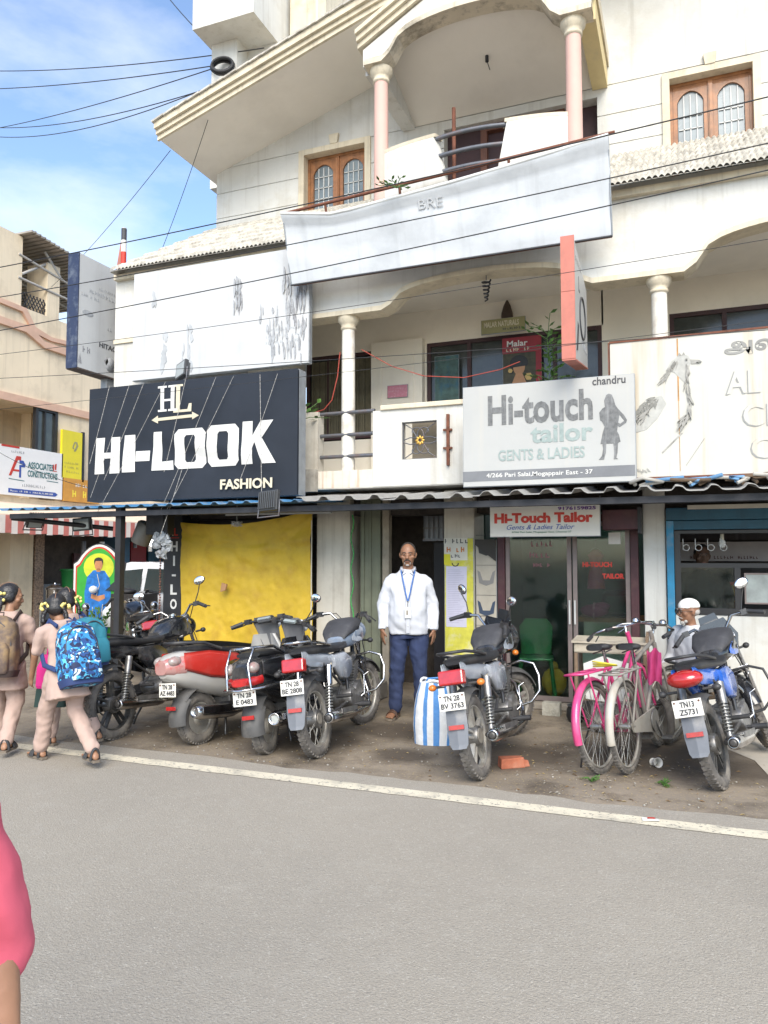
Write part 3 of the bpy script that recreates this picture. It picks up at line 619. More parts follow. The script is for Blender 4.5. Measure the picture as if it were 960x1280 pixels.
# --- projecting sign left (navy edge)
o = thing('projecting_sign', 'projecting white sign with navy edge standing out beside the blank white board', 'sign', (-7.43, 7.6, 4.05))
MB().b2(0, .17, .012, .87, 0, 1.50).build('box', face_w, o, world=False)
MB().b2(-.004, .174, -.004, .012, -.01, 1.51).build('front_edge', mk('navy_edge', (.02,.03,.07), .4, stain=((.12,.14,.18), .8, 7)), o, world=False)
MB().b2(-.004, .176, .012, .875, -.02, -.001).build('under_tray', mk('tray_brown', (.08,.06,.05), .7), o, world=False)
MB().b2(.03, .14, .60, .80, -.22, -.02).build('bracket', tin, o, world=False)
Ms = Matrix(((0, -1, 0, .17), (1, 0, 0, 0), (0, 0, 1, 0), (0, 0, 0, 1)))
letters('HITACHI', .40, .83, .36, .43, -.0005, dark_l, o, depth=.003, bold=.02, M=Ms)
scribble(.38, .72, 1.13, 1.17, -.0005, smear_g, o, M=Ms)
scribble(.20, .80, 1.04, 1.09, -.0005, smear_g, o, M=Ms)
scribble(.06, .40, .96, 1.0, -.0005, smear_g, o, M=Ms)
scribble(.55, .80, .62, .68, -.0005, smear_g, o, M=Ms)
scribble(.10, .22, .22, .30, -.0005, smear, o, M=Ms)
def onM(mb): mb.T = Ms; return mb
onM(MB()).lathe([(.0, 0), (.10, 0), (.10, .003)], (.62, -.003, .16), (0, 1, 0), n=16).ell((.18, -.002, .75), (.10, .002, .04)).build('round_mark', smear_g, o, world=False)
onM(MB()).prism([(.02, .06), (.09, .06), (.055, .2)], -.003, 0).prism([(.5, .2), (.55, .26), (.58, .2), (.54, .14)], -.003, 0).build('small_mark', smear, o, world=False)
o2 = thing('pennant_pole', 'striped pole with a faded red pennant behind the navy edged projecting sign', 'flag', (-7.4, 8.6, 5.0))
pm = MB().cyl((0, 0, 0), (0, 0, 1.30), .035, n=10, m=0)
pm.build('pole', mk('pole_white', (.55,.53,.5), .6), o2, world=False)
for z, mt in ((.78, red_l), (.95, white_l), (1.12, dark_l)): MB().cyl((0, 0, z), (0, 0, z+.17), .038, n=10).build('stripe', mt, o2, world=False)
fl_ = MB(); fl_.add([(-.03, 0, 1.25), (-.16, .02, .65), (-.30, -.02, .1), (-.03, .03, .0), (-.03, .02, .6)], [(0,1,4), (1,2,3,4)]); fl_.build('pennant', mk('faded_red_cloth', (.40,.16,.12), .8, stain=((.14,.14,.15), .9, 3)), o2, world=False)
# --- projecting sign right (salmon edge)
o = thing('projecting_sign', 'projecting sign with salmon red edge and underside over the tailor board', 'sign', (-1.03, 7.0, 3.40))
bx = MB().add([(0.004, .012, .0), (.116, .012, 0), (.116, .95, .13), (.004, .95, .13), (.004, .012, 1.13), (.116, .012, 1.13), (.116, .95, .92), (.004, .95, .92)], [(0,3,2,1), (4,5,6,7), (0,1,5,4), (1,2,6,5), (2,3,7,6), (3,0,4,7)])
bx.build('box', face_wash, o, world=False)
MB().b2(-.002, .122, -.004, .011, 0, .62).b2(-.002, .122, -.004, .011, .624, 1.14).build('front_edge', salmon, o, world=False)
MB().add([(0, 0, -.014), (.12, 0, -.014), (.12, .95, .116), (0, .95, .116), (0, 0, -.002), (.12, 0, -.002), (.12, .95, .128), (0, .95, .128)], [(0,3,2,1), (4,5,6,7), (0,1,5,4), (1,2,6,5), (2,3,7,6), (3,0,4,7)]).build('under_edge', salmon, o, world=False)
Mr = Matrix(((0, -1, 0, .116), (1, 0, 0, 0), (0, 0, 1, 0), (0, 0, 0, 1)))
mm = MB(); mm.T = Mr
mm.torus((.55, -.002, .52), (0, 1, 0), .2, .012, 28, 6); mm.build('oval_mark', dark_l, o, world=False)
scribble(.30, .60, .72, .86, -.0005, grey_l, o, M=Mr); scribble(.10, .5, .95, 1.0, -.0005, ghost_l, o, M=Mr)
scribble(.55, .9, .24, .30, -.0005, smear_g, o, M=Mr)
mm = MB(); mm.T = Mr; mm.prism([(.1, .1), (.2, .12), (.3, .38), (.22, .4)], -.003, 0); mm.build('slanted_mark', dark_l, o, world=False)
# --- Hi-touch tailor board
b, w_, h_ = board('tailor_sign', 'white faded board with grey tailor lettering and woman silhouette', -2.08, -.43, 2.30, 3.31, 7.40, .07, face_wash)
letters('Hi-touch', .26, 1.27, .60, .90, -.0005, grey_l, b, bold=.03)
letters('tailor', .68, 1.27, .405, .585, -.0005, pale_l, b, bold=.028)
letters('GENTS & LADIES', .36, 1.19, .245, .355, -.0005, pale_l, b, bold=.02)
letters('chandru', 1.27, 1.57, .925, 1.0, -.0005, dark_l, b, bold=.01)
flat('address_band', [[(.0, .055), (1.64, .055), (1.64, .155), (.0, .155)]], -.0005, mk('band_grey', (.16,.165,.175), .6, var=.15), b)
letters('4/266 Pari Salai,Mogappair East - 37', .24, 1.26, .075, .13, -.004, white_l, b, depth=.003, bold=.012)
def sil(pts, s, ox, oz): return [(ox+a*s*.47, oz+b*s) for a, b in pts]
wom = [(.40,1.0),(.50,.98),(.56,.90),(.60,.82),(.68,.76),(.86,.66),(.95,.58),(.92,.54),(.72,.48),(.66,.50),(.64,.42),(.70,.36),(.74,.26),(.70,.255),(.66,.24),(.64,.10),(.60,.02),(.66,0),(.52,0),(.54,.1),(.52,.24),(.30,.24),(.28,.1),(.22,.0),(.06,0),(.16,.06),(.2,.16),(.18,.24),(.12,.24),(.20,.42),(.26,.50),(.18,.58),(.12,.60),(.10,.72),(.2,.78),(.28,.80),(.26,.9),(.32,.98)]
hole = [(.72,.66),(.86,.57),(.74,.53),(.68,.55)]
flat('silhouette', [sil(wom, .62, 1.30, .215)], -.0005, grey_l, b)
flat('silhouette_gap', [sil(hole, .62, 1.30, .215)], -.004, face_wash, b, d=.001)
# --- chicken centre board, right
b, w_, h_ = board('chicken_sign', 'large rain stained white board with a faded rooster print', -.66, 2.6, 2.34, 3.64, 7.50, .08, face_rust, rust, .012)
tam = None
for s_ in ('அல்',): letters(s_, 1.0, 1.46, 1.08, 1.245, -.0005, mk('tamil_lettering', (.24,.235,.22), .7, var=.2), b, bold=.03)
letters('AL', 1.0, 1.28, .72, .93, -.0005, ghost_l, b, bold=.0)
letters('AL', 1.012, 1.292, .728, .938, -.004, face_rust, b, bold=.015, depth=.002)
letters('CH', 1.13, 1.48, .42, .62, -.0005, ghost_l, b); letters('CH', 1.142, 1.492, .428, .628, -.004, face_rust, b, bold=.015, depth=.002)
letters('C', 1.19, 1.36, .13, .32, -.0005, ghost_l, b); letters('C', 1.202, 1.372, .138, .328, -.004, face_rust, b, bold=.015, depth=.002)
MB().b2(.60, .612, -.003, -.0005, .7, 1.28).b2(.604, .609, -.003, -.0005, .05, .7).build('rust_streak', mk('rust_streaks', (.42,.22,.08), .9, var=.4, scale=9), b, world=False)
fe = mk('rooster_grey', (.30,.29,.265), .8, var=.35, scale=14, streak=((.45,.44,.40), .6, 3)); fe2 = mk('rooster_pale', (.40,.395,.365), .8, var=.15, scale=14, streak=((.47,.46,.43), .8, 4)); fe3 = mk('rooster_dark', (.22,.215,.195), .8, var=.35, scale=14)
def feathers(rg, path, n, ln, wd, spread, base):
    out_ = []
    for i in range(n):
        t = rg.random()*(len(path)-1); k = min(int(t), len(path)-2); p = V(path[k]).lerp(V(path[k+1]), t-k); d = (V(path[k+1])-V(path[k])).normalized(); a = base+rg.uniform(-spread, spread)
        d = V((d.x*cos(a)-d.y*sin(a), d.x*sin(a)+d.y*cos(a))); q = V((-d.y, d.x)); l = ln*rg.uniform(.5, 1.1); w = wd*rg.uniform(.5, 1.1); p = p+q*rg.uniform(-1, 1)*wd*2
        out_.append([tuple(p), tuple(p+d*l*.5+q*w), tuple(p+d*l), tuple(p+d*l*.55-q*w)])
    return out_
rg = random.Random(8)
flat('rooster_print', [[(.50,.99),(.55,1.07),(.60,1.11),(.65,1.13),(.70,1.11),(.72,1.06),(.71,1.02),(.69,.95),(.70,.88),(.68,.84),(.63,.90),(.57,.97)], [(.10,.46),(.20,.42),(.32,.45),(.42,.55),(.50,.68),(.46,.76),(.38,.74),(.28,.64),(.16,.57)]], -.0005, fe2, b)
flat('rooster_feathers', feathers(rg, [(.60,1.08),(.55,1.0),(.50,.92)], 26, .11, .008, .35, 0)+feathers(rg, [(.68,1.05),(.69,.95),(.68,.82),(.70,.7)], 26, .10, .007, .3, 0)+feathers(rg, [(.40,.70),(.28,.58),(.12,.46)], 30, .13, .012, .35, 0)+feathers(rg, [(.70,.68),(.69,.58),(.62,.48)], 18, .10, .010, .4, 0)+feathers(rg, [(.10,.75),(.06,.62),(.02,.48)], 18, .12, .010, .4, 0), -.0034, fe, b, d=.0012)
flat('rooster_dark_feathers', feathers(rg, [(.42,.74),(.32,.70),(.24,.60)], 34, .10, .014, .9, .3)+feathers(rg, [(.60,1.08),(.56,1.02)], 8, .06, .006, .3, 0)+feathers(rg, [(.70,.60),(.64,.48)], 8, .09, .010, .3, 0)+[[(.79,1.06),(.81,1.045),(.79,1.035),(.765,1.045)], [(.675,1.085),(.69,1.085),(.69,1.07),(.675,1.07)]], -.0048, fe3, b, d=.0012)
flat('rooster_beak', [[(.71,1.075),(.78,1.065),(.81,1.05),(.78,1.03),(.72,1.03)], [(.60,1.11),(.62,1.15),(.64,1.12),(.66,1.15),(.67,1.12)]], -.0034, fe, b, d=.001)
flat('rooster_print', [[(.02,.83),(.08,.92),(.14,.88),(.20,.78),(.16,.81),(.10,.85)],[(.46,.22),(.64,.40),(.62,.40),(.45,.23)],[(.66,.1),(.82,.34),(.815,.34),(.655,.10)]]+feathers(rg, [(.22,.09),(.36,.08)], 8, .06, .008, 1.5, 0), -.0005, fe, b)
# --- tailor banner above the glass doors
b, w_, h_ = board('tailor_banner', 'small white banner with red lettering over the tailor glass doors', -1.91, -.80, 1.81, 2.14, 7.80, .03, mk('banner_face', (.66,.63,.56), .6, var=.06, scale=4))
letters('Hi-Touch Tailor', .05, 1.04, .14, .245, -.0005, red_l, b, bold=.05)
letters('Gents & Ladies Tailor', .18, .86, .075, .125, -.0005, blue_l, b, shear=.02)
letters('4/266 Pari Salai, Mogappair East, Chennai-37', .23, .83, .035, .058, -.0005, mk('green_lettering', (.05,.16,.08), .6), b)
letters('9176159825', .70, 1.07, .265, .30, -.0005, mk('purple_lettering', (.12,.03,.2), .6), b, bold=.03)
MB().cyl((.0, .01, .33), (.0, .01, .40), .006, n=6).cyl((1.11, .01, .33), (1.11, .01, .40), .006, n=6).build('hanger', rail_m, b, world=False)
# --- small boards in the verandah
b, w_, h_ = board('name_board', 'small olive green name board hanging on the verandah ceiling', -2.36, -1.80, 4.385, 4.57, 9.26, .03, mk('olive_face', (.26,.24,.11), .6, var=.15))
letters('MALAR NATURALS', .04, .48, .08, .15, -.0005, cream_l, b, bold=.02); scribble(.28, .5, .03, .06, -.0005, dark_l, b)
b, w_, h_ = board('poster', 'red edged beauty poster of a flower haired woman in the dark verandah window', -2.13, -1.64, 3.70, 4.36, 9.44, .01, mk('poster_dark', (.055,.05,.03), .6, var=.5, scale=14))
flat('red_band', [[(0,.46),(.49,.46),(.49,.66),(0,.66)],[(.42,0),(.49,0),(.49,.46),(.42,.46)]], -.001, mk('poster_red', (.26,.02,.03), .6), b)
letters('Malar', .06, .32, .545, .62, -.005, white_l, b, depth=.002, bold=.02); scribble(.05, .33, .485, .53, -.005, cream_l, b, depth=.002)
sk = mk('printed_skin', (.44,.23,.12), .6, var=.2)
flat('printed_face', [[(.21+.075*cos(a)*1.0, .28+.10*sin(a)) for a in [i*pi/8 for i in range(16)]], [(.17,.2),(.25,.2),(.30,.08),(.12,.08)]], -.001, sk, b)
flat('printed_hair', [[(.21+.115*cos(a), .33+.10*sin(a)) for a in [i*pi/10-.4 for i in range(14)]], [(.10,.36),(.14,.36),(.13,.2),(.09,.2)]], -.0045, mk('printed_black', (.012,.01,.01), .5), b, d=.002)
flat('printed_flowers', [[(.1+.03*cos(a), .24+.03*sin(a)) for a in [i*pi/3 for i in range(6)]], [(.33+.05*cos(a), .15+.05*sin(a)) for a in [i*pi/3 for i in range(6)]], [(.3+.04*cos(a), .04+.03*sin(a)) for a in [i*pi/3 for i in range(6)]]], -.005, mk('printed_gold', (.5,.34,.12), .6), b, d=.002)
b, w_, h_ = board('curtain_poster', 'tall blue green leaf patterned print on the dark verandah window', -3.03, -2.70, 3.45, 4.22, 9.44, .01, mk('teal_print', (.06,.11,.10), .7, var=.5, scale=9, stain=((.03,.12,.2), .8, 7)))
b, w_, h_ = board('pink_notice', 'small pink paper notice on the verandah pillar', -3.66, -3.37, 3.70, 3.87, 9.355, .006, mk('pink_paper', (.50,.20,.26), .8, stain=((.6,.4,.42), .8, 30)))
o = thing('spiral_ornament', 'dark spiral wind chime hanging below the verandah arch', 'ornament', (-2.0, 8.1, 4.5))
MB().tube([(.05*cos(k*.9)*(1-k/50), .05*sin(k*.9)*(1-k/50), .14-.006*k) for k in range(40)], .010, 6).build('spiral', black_p, o, world=False)
MB().cyl((0, 0, .14), (0, 0, .20), .006, n=6).build('hook', rail_m, o, world=False)
o = thing('hair_ornament', 'dark teardrop shaped lamp on the verandah wall over the olive board', 'lamp', (-2.06, 9.42, 4.58))
MB().lathe([(.012, .26), (.045, .19), (.07, .10), (.075, .04), (.04, 0)], n=14).build('shade', mk('lamp_brown', (.05,.03,.02), .6), o, world=False)
MB().b2(-.03, .03, .03, .08, .08, .12).build('bracket', black_p, o, world=False)

# ================================================================== corrugated awning
aw = thing('shop_awning', 'corrugated sheet awning on dark steel frame over the row of shops', 'awning', (-2, 7.2, 2.2))
sh_grey = mk('corrugated_grey', (.34,.33,.31), .6, metal=.2, var=.25, scale=4, stain=((.12,.11,.1), .6, 4))
sh_blue = mk('corrugated_blue', (.06,.20,.38), .5, var=.3, scale=5, stain=((.30,.30,.29), .9, 4))
def corr(x0, x1, per, amp, y0=7.18, z0=2.19, y1=8.36, z1=2.26):
    m = MB(); n = max(4, int((x1-x0)/per*10)); up = []; dn = []
    def h(x):
        t = (x/per) % 1.0
        return amp*(0 if t < .55 else (t-.55)/.1 if t < .65 else 1 if t < .85 else (1-t)/.15)
    for t in (0, 1):
        for dz in (0, .006):
            for i in range(n+1):
                x = x0+(x1-x0)*i/n; (dn if dz == 0 else up).append((x, y0+(y1-y0)*t, z0+(z1-z0)*t+h(x)+dz))
    k = n+1
    m.add(up, [(i, i+1, k+i+1, k+i) for i in range(n)]); m.add(dn, [(i, k+i, k+i+1, i+1) for i in range(n)])
    m.add([*up[:k], *dn[:k]], [(i, k+i, k+i+1, i+1) for i in range(n)]); return m
rng = random.Random(11)
x = -8.05
while x < -3.9:
    x2 = min(x+.83, -3.8); corr(x, x2+.04, .2, .026, y0=7.17+rng.uniform(-.015, .015), z0=2.185+rng.uniform(-.008, .008)).build('awning_sheet', sh_blue, aw); x = x2
while x < 5.0:
    x2 = x+.92; corr(x, x2+.05, .285, .045, y0=7.12+rng.uniform(-.015, .015), z0=2.18+rng.uniform(-.006, .006), z1=2.31).build('awning_sheet', sh_grey, aw); x = x2
fr = MB().b2(-7.95, 5, 7.26, 7.31, 2.10, 2.155).b2(-7.95, 5, 7.75, 7.8, 2.24, 2.29)
MB().b2(-7.95, 5, 7.255, 7.30, 2.09, 2.15).build('front_beam', steel_d, aw); MB().b2(-7.95, 5, 7.80, 7.85, 2.12, 2.19).build('rear_beam', steel_d, aw)
for x in (-7.7, -6.3, -5.0, -3.7, -2.35, -.35, 1.2, 3.0): MB().add([(x, 7.3, 2.095), (x+.045, 7.3, 2.095), (x+.045, 8.4, 2.17), (x, 8.4, 2.17), (x, 7.3, 2.14), (x+.045, 7.3, 2.14), (x+.045, 8.4, 2.215), (x, 8.4, 2.215)], [(0,3,2,1), (4,5,6,7), (0,1,5,4), (1,2,6,5), (2,3,7,6), (3,0,4,7)]).build('rafter', steel_d, aw)
MB().b2(-6.33, -6.25, 7.31, 7.39, 0, 2.2).build('post', black_p, aw)
MB().cyl((-7.95, 7.28, 2.1), (-7.05, 8.1, 1.98), .03, n=8).build('brace', steel_d, aw)
sg = MB().b2(-5.35, -3.9, 8.15, 8.19, 2.12, 2.16); sg.build('tube_rail', bar_w, aw)
MB().b2(-8.0, -6.35, 7.55, 8.0, 1.98, 2.10).build('hanging_panel', black_p, aw) if False else None
# bundle of clutter on the awning below the chicken board
o = MB()
for i in range(18):
    xx = rng.uniform(-.45, 1.6); o.tube([(xx+rng.uniform(-.1, .1)*k, 7.45+.05*sin(k+i), 2.25+.03*rng.random()+.02*k) for k in range(4)], .018, 6, m=i % 3)
cl_ = o.build('awning_clutter', [mk('rag_brown', (.12,.08,.05), .9), mk('rag_blue', (.12,.25,.42), .8), mk('rag_grey', (.4,.38,.34), .9)]); stuff(cl_); tag(cl_, 'loose rags and pipes lying on the awning under the chicken board', 'clutter')

# ================================================================== flood lights
def flood(label, loc, rot, ssz=(.20, .05, .25), back=False):
    o = thing('floodlight', label, 'floodlight', loc, rot, 'floodlights on the shop front')
    a, b_, c = ssz; MB().b2(-a/2, a/2, 0, b_, 0, c).build('housing', mk('lamp_black', (.04,.042,.045), .5), o, bevel=.008, world=False)
    MB().b2(-a/2+.02, a/2-.02, -.004, -.0005, .02, c-.02).build('lamp_glass', mk('lamp_glass', (.30,.34,.36), .1, spec=.8), o, world=False)
    f = MB()
    for i in range(9): xx = -a/2+.02+(a-.04)*i/8; f.b2(xx-.004, xx+.004, b_, b_+.03, .02, c-.02)
    f.build('cooling_fins', mk('fin_grey', (.12,.125,.13), .5, metal=.5), o, world=False)
    MB().tube([(-a/2-.01, b_/2, c*.5), (-a/2-.01, b_/2, c*.5), (-a/2-.02, b_/2, -.06), (a/2+.02, b_/2, -.06), (a/2+.01, b_/2, c*.5)], .009, 6).build('bracket', rail_m, o, world=False)
    return o
flood('square black floodlight standing on top of the dark sign', (-5.53, 7.42, 3.72), (R(-14), R(-14), R(-20)), (.20, .05, .22))
flood('grey finned floodlight hanging from the awning under FASHION lettering', (-4.06, 7.02, 2.08), (R(10), R(4), R(172)), (.24, .05, .22))
flood('dark floodlight hanging under the awning near its black post', (-7.35, 7.85, 1.95), (R(0), R(-4), R(8)), (.26, .05, .17))
flood('narrow floodlight arm angled steeply down under the awning corner', (-7.9, 7.6, 1.98), (R(50), R(0), R(60)), (.20, .05, .24))

# ================================================================== HI-LOOK shop: tarpaulin, shutter, door panel
tm = mk('yellow_tarpaulin', (.55,.365,.024), .6, var=.14, scale=2.5, bump=.35, bscale=16, stain=((.36,.20,.02), .5, 3))
o = thing('tarpaulin', 'yellow tarpaulin sheet hung over the front of the dark sign shop', 'tarpaulin', (-6.02, 8.2, .55))
W, Hh = 1.86, 1.62; nx, nz = 70, 60; vs = []
for j in range(nz+1):
    for i in range(nx+1):
        u, v = i/nx, j/nz; zt = (1.50+.12*u**2-.10*sin(pi*u)*.6)*v+.02*sin(u*5)*(1-v)
        y = .016*sin(u*9+v*3)*(.4+.6*v)+.035*noise.noise((u*2.3, v*2.3, 0))+.012*noise.noise((u*9, v*5, 4))+.010*noise.noise((u*26, v*20, 4))
        y += .018*v**2*sin(u*19+v*7)*.6+.03*math.exp(-((v-1.0+.55*u)/.05)**2)*(1-u)+.03*math.exp(-((v-.45-.5*u)/.05)**2)*u
        y += -.02*math.exp(-((v-.9+.12*u)/.03)**2)+.015*math.exp(-((v-.84+.10*u)/.03)**2)
        vs.append((W*u+.012*sin(v*7)*(1 if i == nx else 0), -abs(y)-.01, zt))
m = MB().add(vs, [(j*(nx+1)+i, j*(nx+1)+i+1, (j+1)*(nx+1)+i+1, (j+1)*(nx+1)+i) for j in range(nz) for i in range(nx)], 0, True)
m.add([(a, b_+.004, c) for a, b_, c in vs], [(j*(nx+1)+i, (j+1)*(nx+1)+i, (j+1)*(nx+1)+i+1, j*(nx+1)+i+1) for j in range(nz) for i in range(nx)], 0, True)
m.build('sheet', tm, o, world=False)
MB().prism([(.66, .63), (.73, .65), (.75, .72), (.68, .74)], -.13, -.10).build('patch', mk('patch_brown', (.36,.2,.1), .8), o, world=False)
MB().tube([(W-.005, -.02, zz) for zz in (.05, .5, 1.0, 1.58)], .008, 6).build('edge_cord', mk('cord_pale', (.6,.56,.45), .8), o, world=False)
s_ = thing('rolling_shutter', 'dark rolling shutter behind the yellow tarpaulin', 'shutter', (-5.1, 8.6, 0))
for i in range(24):
    MB().b2(-6.05, -4.17, 8.6-.012*(i % 2), 8.64, .05+i*.085, .05+i*.085+.08).build('slat', mk('shutter_dark', (.05,.05,.052), .5, metal=.4), s_)
vp, w_, h_ = board('door_sign', 'black upright panel with white HI-LOOK letters stacked beside the tarpaulin', -6.33, -6.04, .35, 2.2, 8.22, .05, black_p, black_p)
for i, ch in enumerate('HI-LOOK'):
    z = 1.33-i*.185; ww = .10 if ch != 'I' and ch != '-' else (.03 if ch == 'I' else .06)
    letters(ch, .17-ww/2, .17+ww/2, z+(.05 if ch == '-' else 0), z+(.075 if ch == '-' else .13), -.0005, white_l, vp, bold=.03)
letters('H', .085, .15, 1.53, 1.63, -.0005, cream_l, vp); letters('L', .165, .22, 1.53, 1.63, -.0005, red_l, vp, bold=.03)
flat('underline', [[(.08, 1.50), (.24, 1.50), (.24, 1.508), (.08, 1.508)]], -.0005, red_l, vp)
st_ = MB()
for k in range(60): st_.ell((-6.36+.004*sin(k*2), 8.2, .1+k*.034), (.014, .014, .014), 6, 4)
stuff(tag(st_.build('bead_string', mk('beads_red_brown', (.22,.09,.06), .5)), 'string of red brown beads hanging at the shop corner', 'string'))
# ================================================================== pillar posters
pp = MB()
b, w_, h_ = board('poster', 'yellow edged notices pasted one over another on the doorway pillar', -2.555, -2.215, .52, 1.82, 8.292, .006, mk('poster_yellow', (.55,.52,.07), .8, var=.2, scale=8, stain=((.6,.58,.45), .8, 6)))
flat('white_top', [[(0, 1.05), (.27, 1.05), (.27, 1.30), (0, 1.30)]], -.001, mk('poster_paper', (.62,.60,.52), .8, var=.1), b)
flat('paper_notice', [[(.02, .31), (.255, .31), (.262, .98), (.022, .985)]], -.001, mk('lilac_paper', (.53,.52,.63), .8, var=.05), b)
nt_ = MB()
for i in range(30): nt_.b2(.04, .04+.2*rng.uniform(.6, 1), -.0052, -.0042, .36+i*.02, .364+i*.02)
nt_.build('print_line', mk('print_grey', (.36,.35,.46), .8), b, world=False)
scribble(.01, .26, 1.24, 1.29, -.0042, dark_l, b, depth=.001); scribble(.03, .22, 1.14, 1.20, -.0042, mk('orange_ink', (.5,.16,.02), .7), b, depth=.001)
scribble(.08, .24, 1.08, 1.12, -.0042, dark_l, b, depth=.001)
flat('yellow_patch', [[(.0, 1.0), (.08, 1.0), (.07, 1.12), (.0, 1.12)]], -.0043, mk('bright_yellow', (.62,.58,.03), .7), b, d=.001)
tt = MB().torus((.13, -.003, 1.02), (0, 1, 0), .035, .006, 12, 5, a0=0, a1=pi, u=(1, 0, 0)); tt.build('horseshoe_print', dark_l, b, world=False)
b2_, w_, h_ = board('torn_paper', 'pale torn paper scraps at the pillar foot under the yellow notices', -2.55, -2.22, .05, .50, 8.293, .005, mk('torn_pale', (.50,.50,.40), .9, var=.3, scale=10, stain=((.2,.28,.1), .7, 6)))
# strip of hanger pictures between pillar and shop
b, w_, h_ = board('picture_strip', 'column of four pale pictures of dark garments beside the tailor door', -2.195, -1.96, .30, 1.80, 8.30, .02, mk('picture_paper', (.42,.38,.31), .8, var=.12, scale=5))
for i, cmat in enumerate((mk('garment_green', (.03,.15,.10), .7), mk('garment_navy', (.04,.06,.10), .7), mk('garment_grey', (.22,.21,.2), .7), mk('garment_black', (.05,.05,.045), .7))):
    z = .32+i*.33
    if i == 0: ps = [[(.03, z), (.09, z-.02), (.10, z+.16), (.05, z+.18)], [(.15, z), (.2, z+.02), (.19, z+.18), (.14, z+.16)]]
    else: ps = [[(.02, z+.18), (.05, z+.16), (.08, z+.07), (.16, z+.07), (.19, z+.16), (.22, z+.18), (.20, z+.04), (.12, z+.01), (.04, z+.04)]]
    flat('garment_print', ps, -.0005, cmat, b)
    MB().b2(.004, w_-.004, -.003, -.0005, z+.235, z+.239).build('picture_gap', dark_l, b, world=False)
MB().prism([(0, 1.50), (.23, 1.50), (.23, 1.26), (0, 1.44)], -.02, -.004).build('dark_flap', mk('flap_dark', (.05,.045,.04), .8), b, world=False)
# ================================================================== tailor shop front
ts = thing('tailor_shopfront', 'tailor shop front with two glass doors in a dark maroon frame', 'shop front', (-1.2, 8.3, 0))
fr = MB().b2(-1.95, -1.87, 8.30, 8.40, .07, 2.06).b2(-.56, -.48, 8.30, 8.40, .07, 2.06).b2(-1.87, -.56, 8.30, 8.40, 1.98, 2.06)
fr.build('door_frame', maroon, ts, bevel=.006)
MB().b2(-.80, -.44, 7.98, 8.28, 1.88, 2.08).build('shutter_box', maroon, ts, bevel=.006); MB().b2(-.46, -.43, 7.96, 8.28, 1.84, 2.1).build('box_end', black_p, ts)
alum = mk('door_aluminium', (.20,.16,.15), .5, metal=.4, var=.2)
gl = mk('door_glass', (.50,.66,.60), .03, var=.02, trans=1.0, spec=.6); gl.node_tree.nodes['Principled BSDF'].inputs['IOR'].default_value = 1.45
for x0, x1 in ((-1.865, -1.16), (-1.145, -.565)):
    d = MB().b2(x0, x0+.045, 8.33, 8.365, .08, 1.975).b2(x1-.045, x1, 8.33, 8.365, .08, 1.975).b2(x0+.045, x1-.045, 8.33, 8.365, .08, .13).b2(x0+.045, x1-.045, 8.33, 8.365, 1.93, 1.975).build('glass_door', alum, ts)
    MB().b2(x0+.045, x1-.045, 8.345, 8.351, .13, 1.93).build('pane', gl, d)
    if x0 > -1.5:
        letters('HI-TOUCH', x0+.10, x0+.40, 1.50, 1.555, 8.342, red_l, d, depth=.002, bold=.05, world=True); letters('TAILOR', x0+.30, x0+.52, 1.38, 1.435, 8.342, red_l, d, depth=.002, bold=.05, world=True)
        MB().b2(x0+.37, x0+.49, 8.338, 8.343, 1.74, 1.86).build('sticker', white_l, d)
    else:
        mi = mk('mauve_ink', (.25,.1,.12), .7); scribble(x0+.28, x0+.52, 1.72, 1.77, 8.342, mi, d, world=True); scribble(x0+.26, x0+.5, 1.6, 1.66, 8.342, mi, d, world=True); scribble(x0+.3, x0+.5, 1.50, 1.54, 8.342, mi, d, world=True)
    MB().cyl(((x1-.02) if x0 < -1.5 else (x0+.02), 8.30, .9), ((x1-.02) if x0 < -1.5 else (x0+.02), 8.30, 1.15), .01, n=8).build('handle', bar_w, d)
inw = mk('shop_green_wall', (.045,.075,.06), .8, var=.2, scale=3); inf = mk('shop_floor', (.10,.09,.075), .7, var=.2)
MB().b2(-2.2, -.3, 10.9, 11.0, 0, 2.36).b2(-2.3, -2.2, 8.78, 11, 0, 2.36).b2(-.3, -.22, 8.78, 11, 0, 2.36).build('inner_wall', inw, ts)
MB().b2(-2.2, -.3, 8.6, 10.9, .0, .06).build('inner_floor', inf, ts); MB().b2(-2.2, -.3, 8.8, 10.9, 2.3, 2.36).build('inner_ceiling', inw, ts)
for x0, y0, l_ in ((-1.78, 9.6, 'lit fluorescent tube behind the left glass door'), (-1.05, 9.7, 'lit fluorescent tube behind the right glass door')):
    t_ = thing('tube_light', l_, 'lamp', (x0, y0, 2.2), 0, 'fluorescent tubes in the tailor shop')
    MB().cyl((0, 0, 0), (.6, 0, 0), .014, n=8).build('tube', mk('tube_glow', (.9,.95,1), .4, emit=((.85,.95,1), 9.0)), t_, world=False)
    MB().b2(-.02, .62, -.02, .02, .02, .05).build('batten', bar_w, t_, world=False)
o = thing('shop_counter', 'wooden topped white counter inside the tailor shop', 'counter', (-.75, 9.2, .06))
MB().b2(-.42, .40, 0, .5, 0, .62).build('cabinet', mk('counter_white', (.50,.50,.46), .6, var=.1), o, world=False); MB().b2(-.46, .42, -.03, .54, .80, .85).build('top', wood, o, world=False)
MB().b2(-.40, .38, .02, .48, .62, .80).build('drawer', mk('drawer_cream', (.55,.5,.4), .6), o, world=False)
o = thing('sewing_machine', 'black sewing machine on the tailor shop counter', 'sewing machine', (-.78, 9.4, .92), 0)
